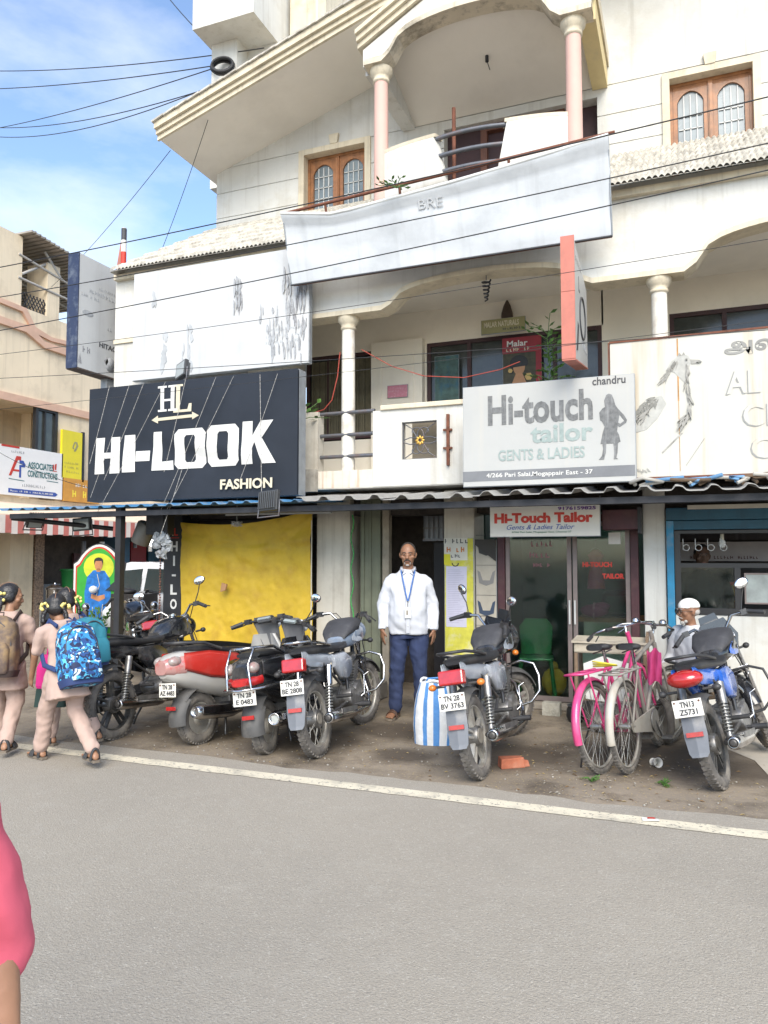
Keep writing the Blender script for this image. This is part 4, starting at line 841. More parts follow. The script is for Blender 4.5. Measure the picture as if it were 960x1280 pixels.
MB().b2(-.2, .2, -.08, .08, 0, .03).build('base', black_p, o, world=False); MB().tube([(.16, 0, .03), (.16, 0, .22), (.1, 0, .27), (-.12, 0, .26), (-.16, 0, .22), (-.16, 0, .12)], [.045, .04, .04, .035, .035, .02], 10).build('arm', black_p, o, world=False); MB().torus((.22, 0, .2), (1, 0, 0), .06, .012, 16, 6).build('hand_wheel', bar_w, o, world=False)
o = thing('cloth_bundle', 'folded maroon pink cloth bundle lying on the tailor counter', 'cloth', (-1.02, 9.15, .92))
MB().ell((0, 0, .07), (.16, .1, .075), 14, 8).ell((.08, .02, .12), (.1, .07, .05), 12, 7).build('folds', mk('bundle_mauve', (.28,.05,.12), .8), o, world=False); MB().torus((0, 0, .07), (1, 0, 0), .085, .012, 18, 6).build('tie', mk('tie_cloth', (.5,.2,.25), .8), o, world=False)
o = thing('hanging_dress', 'pink and red dress hanging behind the right glass door', 'dress', (-.98, 9.0, 1.25))
MB().lathe([(.10, 0), (.085, .15), (.06, .28), (.09, .38), (.03, .44)], n=14).build('cloth', mk('dress_pink', (.55,.12,.2), .8, stain=((.6,.12,.03), .8, 9)), o, world=False); MB().tube([(-.09, 0, .42), (0, 0, .47), (.09, 0, .42)], .006, 6).tube([(0, 0, .47), (0, 0, .60), (.02, 0, .63)], .004, 5).build('hanger', rail_m, o, world=False)
gst = mk('green_plastic', (.015,.17,.045), .35, var=.1)
o = thing('plastic_stool', 'green plastic chair just inside the tailor shop glass door', 'chair', (-1.62, 8.75, .06), R(10))
MB().b2(-.19, .19, -.19, .19, .40, .43).build('seat', gst, o, bevel=.01, world=False)
for a in (-1, 1):
    for b_ in (-1, 1): MB().cyl((a*.20, b_*.2, 0), (a*.16, b_*.16, .40), .025, .02, n=8).build('leg', gst, o, world=False)
MB().prism([(-.17, .43), (.17, .43), (.19, .75), (.12, .84), (-.12, .84), (-.19, .75)], .16, .19).build('backrest', gst, o, bevel=.01, world=False)
o = thing('yellow_sack', 'yellow cloth sack on the tailor shop floor', 'sack', (-1.42, 8.72, .07)); MB().ell((0, 0, .15), (.14, .12, .16), 12, 8).build('body', mk('sack_yellow', (.5,.27,.03), .8, var=.3, bump=.4, bscale=20), o, world=False); MB().ell((0, 0, .32), (.05, .05, .06), 10, 6).build('neck', MATS['sack_yellow'], o, world=False)
o = thing('weathered_block', 'pale chipped concrete block at the tailor shop threshold', 'block', (-1.33, 8.0, 0)); MB().b2(-.09, .09, -.06, .06, 0, .13).b2(-.05, -.01, -.066, -.058, .03, .1).build('body', mk('block_pale', (.40,.38,.32), .9, var=.25, scale=12, bump=.4, stain=((.1,.1,.08), .7, 9)), o, bevel=.008, world=False)
o = thing('dark_pot', 'small black pot standing beside the pink bicycle wheel', 'pot', (-1.06, 7.75, 0)); MB().lathe([(.06, 0), (.09, .06), (.085, .12), (.07, .15), (.075, .16)], n=14).build('body', black_p, o, world=False); MB().torus((0, 0, .16), (0, 0, 1), .073, .008, 18, 6).build('rim', rail_m, o, world=False)
# ================================================================== right shop with blue frame
rs = thing('blue_shopfront', 'white tiled counter shop with blue frame and dark serving window', 'shop front', (1, 8.3, 0))
MB().b2(-.205, -.135, 8.26, 8.42, 0, 1.97).build('frame_post', teal_bright, rs, bevel=.005)
MB().b2(-.205, 4, 8.255, 8.42, 1.975, 2.10).build('frame_beam', teal_p, rs, bevel=.005); MB().b2(-.14, 4, 8.27, 8.40, 1.88, 1.97).build('frame_beam', teal_p, rs, bevel=.005); MB().b2(.0, 4, 8.2, 8.25, 2.08, 2.12).build('tube_batten', mk('batten_pale', (.5,.46,.38), .7), rs)
MB().b2(-.13, 4, 8.30, 8.42, 0, 1.03).build('counter_wall', wall_w, rs)
for i in range(7):
    pass
wf = MB().b2(-.13, 4, 8.29, 8.36, 1.033, 1.10).b2(-.13, -.075, 8.29, 8.36, 1.10, 1.87).b2(-.075, 4, 8.29, 8.36, 1.84, 1.87).b2(-.075, 4, 8.30, 8.35, 1.50, 1.545).b2(.415, .47, 8.29, 8.36, 1.10, 1.50)
wf.build('window_frame', mk('window_black', (.02,.019,.02), .4), rs)
MB().b2(-.075, .41, 8.325, 8.331, 1.10, 1.50).build('pane', gl, rs); 
sf = MB().b2(.50, .515, 8.28, 8.30, 1.15, 1.45).b2(.515, 1.2, 8.28, 8.30, 1.15, 1.165).b2(.515, 1.2, 8.28, 8.30, 1.435, 1.45)
sf.build('hatch_frame', alum, rs); MB().b2(.515, 1.2, 8.289, 8.295, 1.165, 1.435).build('hatch_glass', mk('hatch_frost', (.30,.33,.32), .2, var=.3, scale=4), rs)
MB().b2(-.13, 4, 9.9, 10.0, 0, 1.55).b2(-.21, -.13, 8.78, 10, 0, 2.36).build('inner_wall', mk('shop_back_dark', (.05,.045,.045), .8, var=.3), rs); MB().b2(-.13, 4, 9.6, 9.89, 1.56, 1.78).build('shelf_board', mk('shelf_grey', (.36,.33,.34), .7), rs); MB().b2(-.13, 4, 9.7, 9.8, 1.80, 2.3).build('slat_ceiling', mk('slat_dark', (.05,.042,.045), .7, streak=((.1,.09,.1), .8, 3)), rs)
for i in range(3): scribble(.02+i*.25, .22+i*.25, 1.585, 1.62, 9.595, mk('shelf_ink', (.1,.05,.05), .7), rs, world=True)
ww = MB()
for i in range(4): ww.torus((-.02+.115*i, 8.33, 1.70), (0, 1, 0), .03, .004, 14, 5).tube([(-.05+.115*i, 8.33, 1.68), (-.05+.115*i, 8.33, 1.79)], .004, 5)
ww.build('wire_hook', bar_w, rs)
o = thing('bulb', 'bare white bulb hanging in the blue framed shop window', 'bulb', (.32, 8.5, 1.70)); MB().ell((0, 0, .04), (.035, .035, .045), 12, 8).build('glass', white_l, o, world=False); MB().cyl((0, 0, .08), (0, 0, .14), .018, n=10).build('holder', mk('holder_pale', (.5,.48,.4), .6), o, world=False)
o = thing('snack_jar', 'jar of yellow snacks behind the dark serving window', 'jar', (.42, 9.3, 1.12)); MB().lathe([(.07, 0), (.075, .02), (.075, .15), (.05, .18)], n=14).build('body', mk('snack_yellow', (.35,.22,.04), .5, var=.5, scale=40), o, world=False); MB().cyl((0, 0, .18), (0, 0, .21), .055, n=14).build('lid', red_l, o, world=False)
o = thing('display_case', 'metal tray case behind the dark serving window', 'display case', (.1, 9.2, .9)); MB().b2(-.2, .22, -.1, .2, 0, .32).build('body', mk('case_metal', (.12,.13,.14), .3, metal=.7), o, world=False); MB().b2(-.18, .2, -.105, -.1005, .18, .3).build('front_glass', mk('case_glass', (.2,.2,.2), .2), o, world=False)

# ================================================================== overhead cables
def cable(p0, p1, sag, r=.006, label=None, group='cables strung across the house front'):
    o = MB().tube(hang(p0, p1, sag, 26), r*.72, 5).build('cable', cable_m); tag(o, label or 'thin black cable crossing in front of the house', 'cable', group)
def ext(y, a, b, sag=.05, r=.006, f=1.25, label=None):
    p, q = onY(*a, y), onY(*b, y); d = q-p; cable(p-d*(f-1), q+d*(f-1), sag, r, label)
for (y_, a_, b_, s_, r_), l_ in zip(((6.2, (0, 328), (960, 112), .10, .008), (6.2, (0, 364), (960, 168), .12, .007), (6.0, (0, 408), (960, 205), .08, .007), (6.4, (0, 437), (960, 290), .10, .004), (6.6, (0, 470), (960, 408), .05, .0045), (6.6, (0, 508), (960, 395), .06, .0035)), ('topmost black cable across the house, passing over the bow balcony', 'second black cable from the top, crossing the white banner high', 'third black cable from the top, crossing the middle of the white banner', 'thin cable crossing the arch band below the white banner', 'thin pale cable crossing just above the dark sign', 'lowest thin cable crossing the dark sign and HL emblem')): ext(y_, a_, b_, s_, r_, label=l_)

SKYL = iter(('highest level cable across the sky to the roof edge', 'second level cable across the sky ending at the cable coil', 'steep cable rising across the sky to the cable coil', 'upper one of two sagging cables below the cable coil', 'lowest sagging cable in the sky at left', 'cable slanting down from the picture top to the water tank', 'thin cable rising from the navy edged sign to the roof corner', 'thin cable hanging from the roof overhang to the left tiled eave'))
def far(a, b, y0, y1, sag, r=.012): cable(onY(*a, y0), onY(*b, y1), sag, r, next(SKYL), 'cables running across the sky')
far((-60, 87), (330, 60), 12, 9.5, .15); far((-60, 112), (268, 82), 12, 9.5, .1); far((-30, 165), (268, 85), 14, 9.5, .1); far((-30, 158), (268, 108), 14, 9.5, .25); far((-30, 168), (268, 106), 14, 9.5, .35); far((190, -30), (290, 78), 12, 9.5, .1)
far((45, 375), (213, 188), 14, 8.0, .15, .006); far((200, 318), (260, 150), 9, 8.0, .05, .006)
cable(onY(300, 620, 7.6), onY(-10, 560, 9.5), .3, .006, 'slack cable trailing from the awning to the left building', 'cables at the left building')
rc = MB().tube([onY(x, y, 8.02) for x, y in ((425, 440), (422, 470), (415, 500), (405, 512), (392, 516))], .006, 6).build('red_cable', mk('red_cable', (.35,.05,.03), .6)); tag(rc, 'thin red cable hanging beside the white verandah column', 'cable')
rc = MB().tube([onY(x, y, 8.05) for x, y in ((452, 437), (490, 458), (530, 470), (580, 472), (625, 462), (650, 452))], .005, 6).build('red_cable', MATS['red_cable']); tag(rc, 'sagging pink red cable across the verandah opening', 'cable')
gc = MB().tube([(-3.68+.02*sin(k*1.3), 8.28, 2.1-.075*k) for k in range(20)], .007, 6).build('green_rope', mk('green_cord', (.04,.4,.08), .5)); tag(gc, 'green cord hanging at the dark doorway edge', 'cord')
mb_ = MB(); hh = onY(296, 655, 7.6)
for k in range(40): mb_.tube([hh+V((.05*cos(k*2.4), .05*sin(k*1.7), .03*sin(k))), hh+V((.05*cos(k*2.4+1.6), .05*sin(k*1.7+1.4), .03*cos(k*1.1)))], .003, 4)
mb_.tube([hh, hh+V((0, 0, .3))], .003, 4)
stuff(tag(mb_.build('wire_knot', wire_w), 'knot of pale wire hanging in front of the yellow tarpaulin', 'wire'))
# ================================================================== building across the side street
peach = mk('peach_wall', (.76,.635,.46), .85, var=.06, scale=1.2, streak=((.36,.29,.2), .45, 1), stain=((.42,.34,.24), .4, 1.5))
salm = mk('salmon_band', (.62,.40,.29), .8, var=.1, scale=4)
lbld = thing('corner_shop_house', 'peach coloured two storey shop building across the side street', 'building', (-13, 14, 0))
def lp(name, mb, mat, parent=None, bevel=0.): return mb.build(name, mat, parent or lbld, bevel)
XF = -13.0
lp('upper_wall', MB().b2(XF-8, XF, 4, 12.0, 4.9, 8.4).b2(XF-8, XF, 12.0, 17.0, 4.9, 6.9).b2(XF-8, XF, 17.0, 30, 4.9, 7.2), peach)
lp('band', MB().b2(XF, XF+.06, 4, 30, 4.83, 4.99).prism([(11.0, 6.52), (12.2, 6.52), (12.6, 6.30), (17, 6.22), (17, 6.08), (12.6, 6.16), (12.1, 6.37), (11.0, 6.37)], XF, XF+.07, 'yz').prism([(11.4, 6.9), (12.1, 6.88), (12.35, 6.55), (12.8, 6.45), (13.5, 6.5), (13.7, 6.7), (13.9, 6.72), (13.9, 6.62), (13.6, 6.42), (12.8, 6.36), (12.3, 6.42), (12.0, 6.78), (11.4, 6.8)], XF, XF+.06, 'yz'), salm)
lp('middle_wall', MB().b2(XF-8, XF-1.2, 4, 30, 2.4, 4.9).b2(XF-1.2, XF-.9, 13.2, 13.5, 2.4, 4.9), peach)
lp('slab', MB().b2(XF-8, XF+.02, 4, 30, 2.55, 2.85), peach)
lp('dark_recess', MB().b2(XF-1.6, XF-1.19, 10.8, 12.3, 3.0, 4.8), mk('recess_tan', (.33,.28,.21), .9, var=.1))
wn2 = lp('window', MB().b2(XF-.06, XF+.03, 12.45, 12.52, 2.9, 4.85).b2(XF-.06, XF+.03, 13.0, 13.07, 2.9, 4.85).b2(XF-.06, XF+.03, 12.52, 13.0, 4.78, 4.85).b2(XF-.06, XF+.02, 12.70, 12.74, 2.9, 4.78), black_p)
lp('pane', MB().b2(XF-.03, XF-.02, 12.52, 13.0, 2.9, 4.78), mk('dim_glass', ()) if False else MATS['dim_glass'], wn2)
lp('right_wall', MB().b2(XF-.1, XF, 13.08, 30, 2.85, 4.83), peach)
lp('upper_post', MB().b2(XF-.6, XF, 12.7, 13.05, 6.9, 8.1), peach); lp('upper_back_wall', MB().b2(XF-4, XF-3.6, 12, 17, 6.9, 8.1), peach)
gr = MB()
for i in range(9): gr.tube([(XF-.05, 12.0+i*.09, 6.8), (XF-.05, 12.3+i*.09, 7.25)], .012, 5).tube([(XF-.05, 12.0+i*.09, 7.25), (XF-.05, 12.3+i*.09, 6.8)], .012, 5)
lp('lattice', gr, steel_d)
sheetm = mk('roof_sheet_under', (.30,.27,.23), .7, var=.2, scale=3)
rs_ = MB(); 
for i in range(28): rs_.b2(XF-4, XF+.35, 11.9+i*.13, 11.9+i*.13+.09, 8.42-.012*i, 8.46-.012*i).b2(XF-4, XF+.35, 11.99+i*.13, 11.99+i*.13+.04, 8.44-.012*i, 8.47-.012*i)
stuff(lp('roof_sheet', rs_, sheetm))
tr = MB()
for a, b in (((XF, 11.9, 8.0), (XF, 15, 7.6)), ((XF, 11.9, 7.5), (XF, 15.2, 7.4)), ((XF, 12.6, 8.3), (XF, 13.1, 7.85)), ((XF, 12.0, 7.6), (XF-.1, 12.9, 8.2)), ((XF-1.5, 11.9, 8.2), (XF-1.5, 15, 7.9))): tr.cyl(a, b, .03, n=6)
lp('truss', tr, mk('truss_grey', (.4,.38,.35), .6))
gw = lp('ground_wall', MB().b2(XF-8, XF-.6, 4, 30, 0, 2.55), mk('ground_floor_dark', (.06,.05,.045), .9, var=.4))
for y0, y1, mt in ((11.9, 12.5, peach), (15.3, 15.55, mk('post_blue', (.05,.12,.2), .7)), (17.6, 17.9, peach)): lp('pier', MB().b2(XF-.6, XF, y0, y1, 0, 2.55), mt)
lp('tiled_pier', MB().b2(XF-.6, XF+.01, 12.55, 12.8, 0, 2.55), mk('brown_mosaic', (.25,.17,.12), .6, var=.7, scale=28))
def lshut(y0, y1):
    m = MB()
    for i in range(16):
        yy = y0+(y1-y0)*i/15
        m.tube([(XF-.3, yy, .1), (XF-.3, yy+.05*(1 if i % 2 else -1), 2.2)], .012, 4)
    for k in range(8): m.b2(XF-.31, XF-.29, y0, y1, .2+k*.28, .22+k*.28)
    return m
lp('folding_gate', lshut(10.8, 11.9), mk('gate_brown', (.10,.08,.06), .7))
for y0, zz, cmat in ((13.2, .2, rail_m), (14.2, .9, maroon), (16.2, 1.2, mk('poster_red', ())if False else MATS['poster_red']), (16.9, 1.4, teal_p), (18.5, .6, teal_p), (19.6, 1.0, maroon)):
    lp('shop_panel', MB().b2(XF-.55, XF-.5, y0, y0+.6, zz, zz+.8), cmat)
# striped cloth awning along the left building
awn = thing('striped_awning', 'cream awning with red and white striped valance on the peach building', 'awning', (XF, 14, 2.5))
MB().add([(XF, 8, 2.75), (XF, 24, 2.75), (XF+1.1, 24, 2.42), (XF+1.1, 8, 2.42), (XF, 8, 2.72), (XF, 24, 2.72), (XF+1.1, 24, 2.39), (XF+1.1, 8, 2.39)], [(0,1,2,3), (4,7,6,5), (0,4,5,1), (3,2,6,7), (0,3,7,4), (1,5,6,2)]).build('cover', mk('awning_cream', (.70,.56,.44), .8, var=.06, streak=((.5,.36,.26), .3)), awn)
vw, vr = MB(), MB()
for i in range(110):
    y = 8+i*.145; (vr if i % 2 else vw).b2(XF+1.095, XF+1.11, y, y+.145, 2.06+.012*sin(i*2.1), 2.40)
stuff(vr.build('valance_stripe', mk('stripe_red', (.52,.16,.13), .8, var=.15), awn)); stuff(vw.build('valance_stripe', mk('stripe_white', (.70,.62,.56), .8, var=.08), awn))
# signs of the left building
def lsign(name, label, y0, y1, z0, z1, mat, d=.12):
    o = thing(name, label, 'sign', (XF+d, y0, z0)); o.rotation_euler = (0, 0, R(90))
    MB().b2(0, y1-y0, 0, .06, 0, z1-z0).build('panel', mat, o, world=False); return o, y1-y0, z1-z0
o, w_, h_ = lsign('construction_sign', 'white sign board reading ASSOCIATES CONSTRUCTIONS on the peach building', 11.2, 13.15, 2.88, 3.90, mk('sign_white', (.72,.71,.70), .5, var=.03))
teal_l = mk('teal_lettering', (.03,.13,.14), .6)
letters('ASSOCIATES', .98, 1.68, .60, .74, -.001, teal_l, o, bold=.02); letters('CONSTRUCTIONS', .98, 1.80, .42, .56, -.001, teal_l, o, bold=.02)
flat('logo', [[(.50,.40),(.56,.40),(.72,.74),(.80,.74),(.80,.82),(.68,.82)],[(.6,.5),(.76,.5),(.76,.54),(.6,.54)]], -.001, red_l, o); flat('logo', [[(.76,.38),(.81,.38),(.81,.6),(.90,.6),(.92,.66),(.86,.74),(.76,.74),(.76,.68),(.84,.67),(.85,.65),(.76,.64)]], -.001, blue_l, o)
flat('small_logo', [[(1.66,.62),(1.70,.62),(1.70,.74),(1.66,.76)],[(1.72,.64),(1.76,.64),(1.77,.78),(1.72,.76)],[(1.66,.60),(1.78,.60),(1.78,.615),(1.66,.615)]], -.001, red_l, o)
flat('rule', [[(.5, .33), (.9, .31), (.9, .325), (.5, .345)], [(1.5, .37), (1.82, .36), (1.82, .375), (1.5, .385)]], -.001, teal_l, o)
scribble(.8, 1.5, .20, .26, -.001, smear_g, o); flat('blue_band', [[(.5, .05), (1.75, .05), (1.82, .1), (1.75, .14), (.5, .14)]], -.001, blue_l, o); scribble(.55, 1.7, .075, .115, -.005, white_l, o, depth=.002)
scribble(.55, .9, .88, .93, -.001, smear_g, o); flat('corner', [[(.3, .98), (.75, .98), (.75, 1.02), (.3, 1.02)]], -.001, red_l, o)
o, w_, h_ = lsign('yellow_sign', 'tall bright yellow sign with a diamond emblem on the peach building', 13.12, 13.72, 3.38, 4.45, mk('sign_yellow', (.68,.58,.02), .5, var=.05))
flat('diamond_emblem', [[(.30,.72),(.36,.84),(.40,.84),(.34,.72),(.36,.67),(.31,.67)], [(.34,.62),(.42,.76),(.38,.84),(.44,.84),(.48,.75),(.40,.62)]], -.001, mk('emblem_grey', (.3,.28,.12), .5), o)
for i in range(3): scribble(.08, .52, .32-i*.1, .37-i*.1, -.001, mk('sign_grey_ink', (.4,.36,.08), .6), o)
MB().b2(.62, .68, .0, .06, -.05, 1.1).build('side_edge', black_p, o, world=False)
o, w_, h_ = lsign('orange_sign', 'orange sign with yellow lettering under the yellow sign', 13.2, 14.3, 2.86, 3.38, mk('sign_orange', (.52,.25,.04), .6, var=.15, stain=((.4,.16,.02), .4, 3)))
scribble(.1, .95, .10, .26, -.001, mk('yellow_ink', (.72,.58,.05), .6), o); scribble(.35, .85, .34, .42, -.001, white_l, o)
# ================================================================== white car in the side street
car = thing('parked_car', 'white hatchback car parked in the side street behind the black stand', 'car', (-9.1, 12.0, 0), R(180))
cp = mk('car_white', (.72,.73,.75), .25, var=.02, coat=.6); cgl = mk('car_glass', (.02,.035,.04), .06, spec=.8); tyre = mk('tyre_rubber', (.06,.055,.05), .85, var=.35, scale=12, bump=.3, bscale=60, stain=((.24,.21,.17), .7, 4))
prof = [(-1.85,.35),(-1.9,.62),(-1.86,.86),(-1.60,.95),(-1.25,1.38),(-.95,1.50),(.35,1.52),(.72,1.44),(1.18,1.02),(1.78,.86),(1.88,.62),(1.86,.34)]
def cbody():
    m = MB(); ring = []
    for yy, k in ((-.80, 0), (-.78, 1), (.78, 1), (.80, 0)):
        pass
    secs = []
    for s_ in (-1, 1):
        secs.append([V((x, s_*(.80 if z < .95 else .80-(z-.95)*.26), z)) for x, z in prof])
    return m.loft(secs, 0, False, True)
cbody().build('body', cp, car, bevel=.03, world=False)
for s_ in (-1, 1):
    y = lambda z: s_*(.804-(z-.95)*.26)
    for pts in ([(.90,1.0),(.52,1.36),(.05,1.40),(.05,1.0)], [(-.05,1.0),(-.05,1.40),(-.80,1.39),(-.82,1.0)], [(-.90,1.0),(-.88,1.38),(-1.08,1.34),(-1.38,1.02)]):
        MB().add([(a, y(b), b) for a, b in pts]+[(a, y(b)-s_*.01, b) for a, b in pts], [(0,1,2,3), (4,7,6,5), (0,4,5,1), (1,5,6,2), (2,6,7,3), (3,7,4,0)]).build('window', cgl, car, world=False)
    for xx in (-.75, .12): MB().b2(xx, xx+.2, *sorted((s_*.805, s_*.825)), .80, .83).build('door_handle', cp, car, world=False)
    for xx in (.02, -.86): MB().b2(xx-.006, xx+.006, *sorted((s_*.80, s_*.806)), .4, .98).build('door_gap', black_p, car, world=False)
    for xx in (-1.2, 1.22):
        wo = MB().torus((xx, s_*.74, .30), (0, 1, 0), .22, .085, 28, 10).build('wheel', tyre, car, world=False); MB().lathe([(.2, 0), (.18, .03), (.05, .05), (0.001, .05)], (xx, s_*.76, .30), (0, s_, 0), n=18).build('hub_cap', tin, wo, world=False)
    MB().ell((.98, s_*.9, 1.02), (.07, .1, .07), 10, 6).build('mirror', cp, car, world=False)
    MB().ell((1.72, s_*.6, .72), (.14, .14, .09), 10, 6).build('headlight', glass_w, car, world=False)
MB().add([(1.13, -.70, 1.06), (1.13, .70, 1.06), (.74, .64, 1.435), (.74, -.64, 1.435)]+[(1.145, -.70, 1.07), (1.145, .70, 1.07), (.755, .64, 1.445), (.755, -.64, 1.445)], [(0,1,2,3), (4,7,6,5), (0,4,5,1), (1,5,6,2), (2,6,7,3), (3,7,4,0)]).build('windscreen', cgl, car, world=False)
# ================================================================== cutout board of a woman in a blue drape
o = thing('painted_board', 'arched green painted board showing a woman in a blue drape', 'board', (-10.05, 11.2, 0), R(12))
def arched(ins):
    a = .52-ins; top = 1.62-ins
    pts = [(-a, 0+ins), (a, ins), (a, top-.12)]
    for k in range(13): t = k/12; pts.append((a*(1-2*t)*.82 if 0 < k < 12 else (a*.84 if k == 0 else -a*.84), top-.07+.31*sin(pi*t)**.75))
    pts.append((-a, top-.12)); return pts
MB().prism(arched(0), 0, .05).build('edge', black_p, o, world=False)
MB().prism(arched(.02), -.006, 0).build('white_border', white_l, o, world=False)
MB().prism(arched(.06), -.010, -.0065).build('red_border', red_l, o, world=False)
MB().prism(arched(.09), -.014, -.0105).build('green_face', mk('painted_green', (.03,.30,.03), .6, var=.15), o, world=False)
MB().prism([(.30*cos(i*pi/10), 1.42+.26*sin(i*pi/10)) for i in range(20)], -.0165, -.0145).build('painted_glow', mk('painted_yellow_green', (.50,.55,.03), .6, var=.2), o, world=False)
MB().prism([(-.20,.12),(.18,.12),(.22,.5),(.25,.95),(.22,1.22),(.12,1.36),(-.1,1.37),(-.22,1.25),(-.27,.95),(-.24,.5)], -.020, -.017).build('painted_drape', mk('painted_blue', (.01,.13,.42), .6, var=.45, scale=11), o, world=False)
MB().prism([(.08*cos(i*pi/8), 1.47+.11*sin(i*pi/8)) for i in range(16)], -.023, -.0205).prism([(-.14,.86),(.02,.80),(.14,.86),(.13,.93),(0,.90),(-.13,.94)], -.023, -.0205).prism([(-.04,1.34),(.04,1.34),(.03,1.40),(-.03,1.40)], -.023, -.0205).build('painted_skin', mk('painted_skin_tone', (.45,.2,.09), .7, var=.2), o, world=False)
MB().prism([(.09*cos(i*pi/8), 1.54+.065*sin(i*pi/8)) for i in range(9)]+[(-.085, 1.47), (-.06, 1.54), (.06, 1.54), (.085, 1.47)], -.0255, -.0235).build('painted_hair', black_p, o, world=False)
MB().tube([(-.02, -.0265, 1.30), (.03, -.0265, 1.1), (-.03, -.0265, .9)], .006, 5).tube([(.1, -.0265, .75), (.05, -.0265, .3)], .006, 5).tube([(-.1, -.0265, .7), (-.08, -.0265, .25)], .006, 5).build('drape_trim', cream_l, o, world=False)
# ================================================================== black stand, bollards, street clutter
o = thing('black_stand', 'black plywood display box standing between the board and the white car', 'box', (-8.9, 10.6, 0)); MB().b2(-.35, .33, 0, .4, 0, .98).build('box', mk('black_ply', (.035,.03,.028), .6, var=.3, scale=5), o, bevel=.008, world=False); MB().b2(-.02, .02, -.006, -.0005, .05, .9).build('board_gap', dark_l, o, world=False); MB().ell((-.1, .1, 1.02), (.2, .14, .06), 12, 6).build('cover', black_p, o, world=False)
ste = mk('stainless', (.55,.55,.56), .22, metal=1., var=.1)
for i, (x, y, l) in enumerate(((-8.22, 8.9, 'chrome ball topped bollard in front of the green painted board'), (-7.95, 9.8, 'left of the pair of chrome bollards before the black stand'), (-7.55, 9.6, 'right of the pair of chrome bollards before the black stand'))):
    o = thing('bollard', l, 'bollard', (x, y, 0), 0, 'chrome bollards at the side street'); MB().lathe([(.06, 0), (.06, .02), (.042, .03), (.042, .80), (.05, .81), (.05, .83)], n=14).build('post', ste, o, world=False); MB().ell((0, 0, .88), (.06, .06, .06), 14, 9).build('ball', ste, o, world=False)
def potted(label, loc, s_, potm=MATS['concrete'] if False else None):
    o = thing('potted_plant', label, 'plant', loc); MB().lathe([(.10*s_, 0), (.14*s_, .2*s_), (.15*s_, .22*s_), (.12*s_, .22*s_)], n=14).build('pot', potm or concrete, o, world=False)
    st, lf = MB(), MB(); rg = random.Random(int(loc[0]*100))
    for i in range(16):
        a = rg.random()*6.3; h = s_*rg.uniform(.25, .55); p0 = V((0, 0, .2*s_)); p1 = p0+V((cos(a)*.2*s_, sin(a)*.2*s_, h)); st.tube([p0, p0.lerp(p1, .5)+V((0, 0, .05*s_)), p1], .006*s_, 5)
        for k in range(4):
            q = p0.lerp(p1, .4+.2*k); e = V((rg.uniform(-1, 1), rg.uniform(-1, 1), rg.uniform(-.2, .8))).normalized(); wv = e.cross(V((0.1, .2, 1))).normalized()*.035*s_; ll = .14*s_
            lf.add([q, q+e*ll*.5+wv, q+e*ll, q+e*ll*.5-wv], [(0,1,2,3)])
    st.build('stem', leaf_m, o, world=False); lf.build('foliage', leaf_m, o, world=False); return o
potted('leafy plant in a red pot beside the chrome bollards', (-7.75, 9.3, 0), .9, maroon)
potted('green potted plant at the foot of the green painted board', (-9.75, 10.9, 0), .9)
o = thing('gunny_sack', 'brown jute sack standing before the green painted board', 'sack', (-9.05, 9.6, 0)); MB().lathe([(.20, 0), (.24, .1), (.23, .45), (.18, .62), (.1, .68)], n=16).build('body', mk('jute', (.30,.22,.12), .95, var=.25, scale=30, bump=.4), o, world=False); MB().torus((0, 0, .64), (0, 0, 1), .15, .025, 16, 6).build('rolled_rim', MATS['jute'], o, world=False)
o = thing('steel_vessel_stand', 'steel cooking vessels on a stand in front of the dark shop', 'stand', (-11.7, 12.2, 0), R(70))
MB().b2(-.5, .5, -.3, .3, .66, .70).build('table_top', ste, o, world=False)
for a in (-.46, .46):
    for b_ in (-.26, .26): MB().cyl((a, b_, 0), (a, b_, .66), .02, n=8).build('leg', ste, o, world=False)
for xx, rr, hh, l_ in ((-.3, .16, .3, 'tall round steel vessel with lid on the shop stand'), (.12, .2, .16, 'wide low steel vessel on the shop stand'), (.40, .09, .4, 'narrow tall steel flask on the shop stand')):
    v_ = thing('cooking_vessel', l_, 'vessel', (-11.7+xx*.34, 12.2+xx*.94, .70), 0, 'steel vessels on the stand'); MB().lathe([(rr*.8, 0), (rr, hh*.2), (rr, hh*.85), (rr*1.1, hh*.9), (rr*1.1, hh)], n=18).build('body', ste, v_, world=False); MB().lathe([(rr*1.05, hh+.002), (rr*.5, hh+.05), (.02, hh+.07), (.02, hh+.1)], n=18).build('lid', ste, v_, world=False)
o = thing('green_bin', 'green plastic bin inside the dark shop', 'bin', (-12.7, 13.3, .75)); MB().lathe([(.18, 0), (.22, .55), (.24, .56), (.24, .6)], n=16).build('body', gst, o, world=False); MB().torus((0, 0, .58), (0, 0, 1), .235, .015, 18, 6).build('rim', gst, o, world=False)
o = thing('shop_lamp', 'round lit white lamp under the striped awning', 'lamp', (-11.9, 15.0, 1.95)); MB().ell((0, 0, 0), (.08, .08, .08), 14, 9).build('globe', mk('lamp_glow', (1,1,1), .4, emit=((1,.97,.9), 3.0)), o, world=False); MB().cyl((0, 0, .07), (0, 0, .4), .02, n=8).build('rod', black_p, o, world=False)
o = thing('round_duct', 'grey cylindrical duct hanging beside the awning post', 'duct', (-6.45, 7.9, 1.78), (0, R(25), 0)); MB().lathe([(.11, 0), (.12, .02), (.12, .26), (.10, .28)], n=18).build('drum', mk('duct_grey', (.20,.19,.17), .5, metal=.3), o, world=False); MB().cyl((0, 0, .28), (0, 0, .40), .02, n=8).build('rod', black_p, o, world=False)
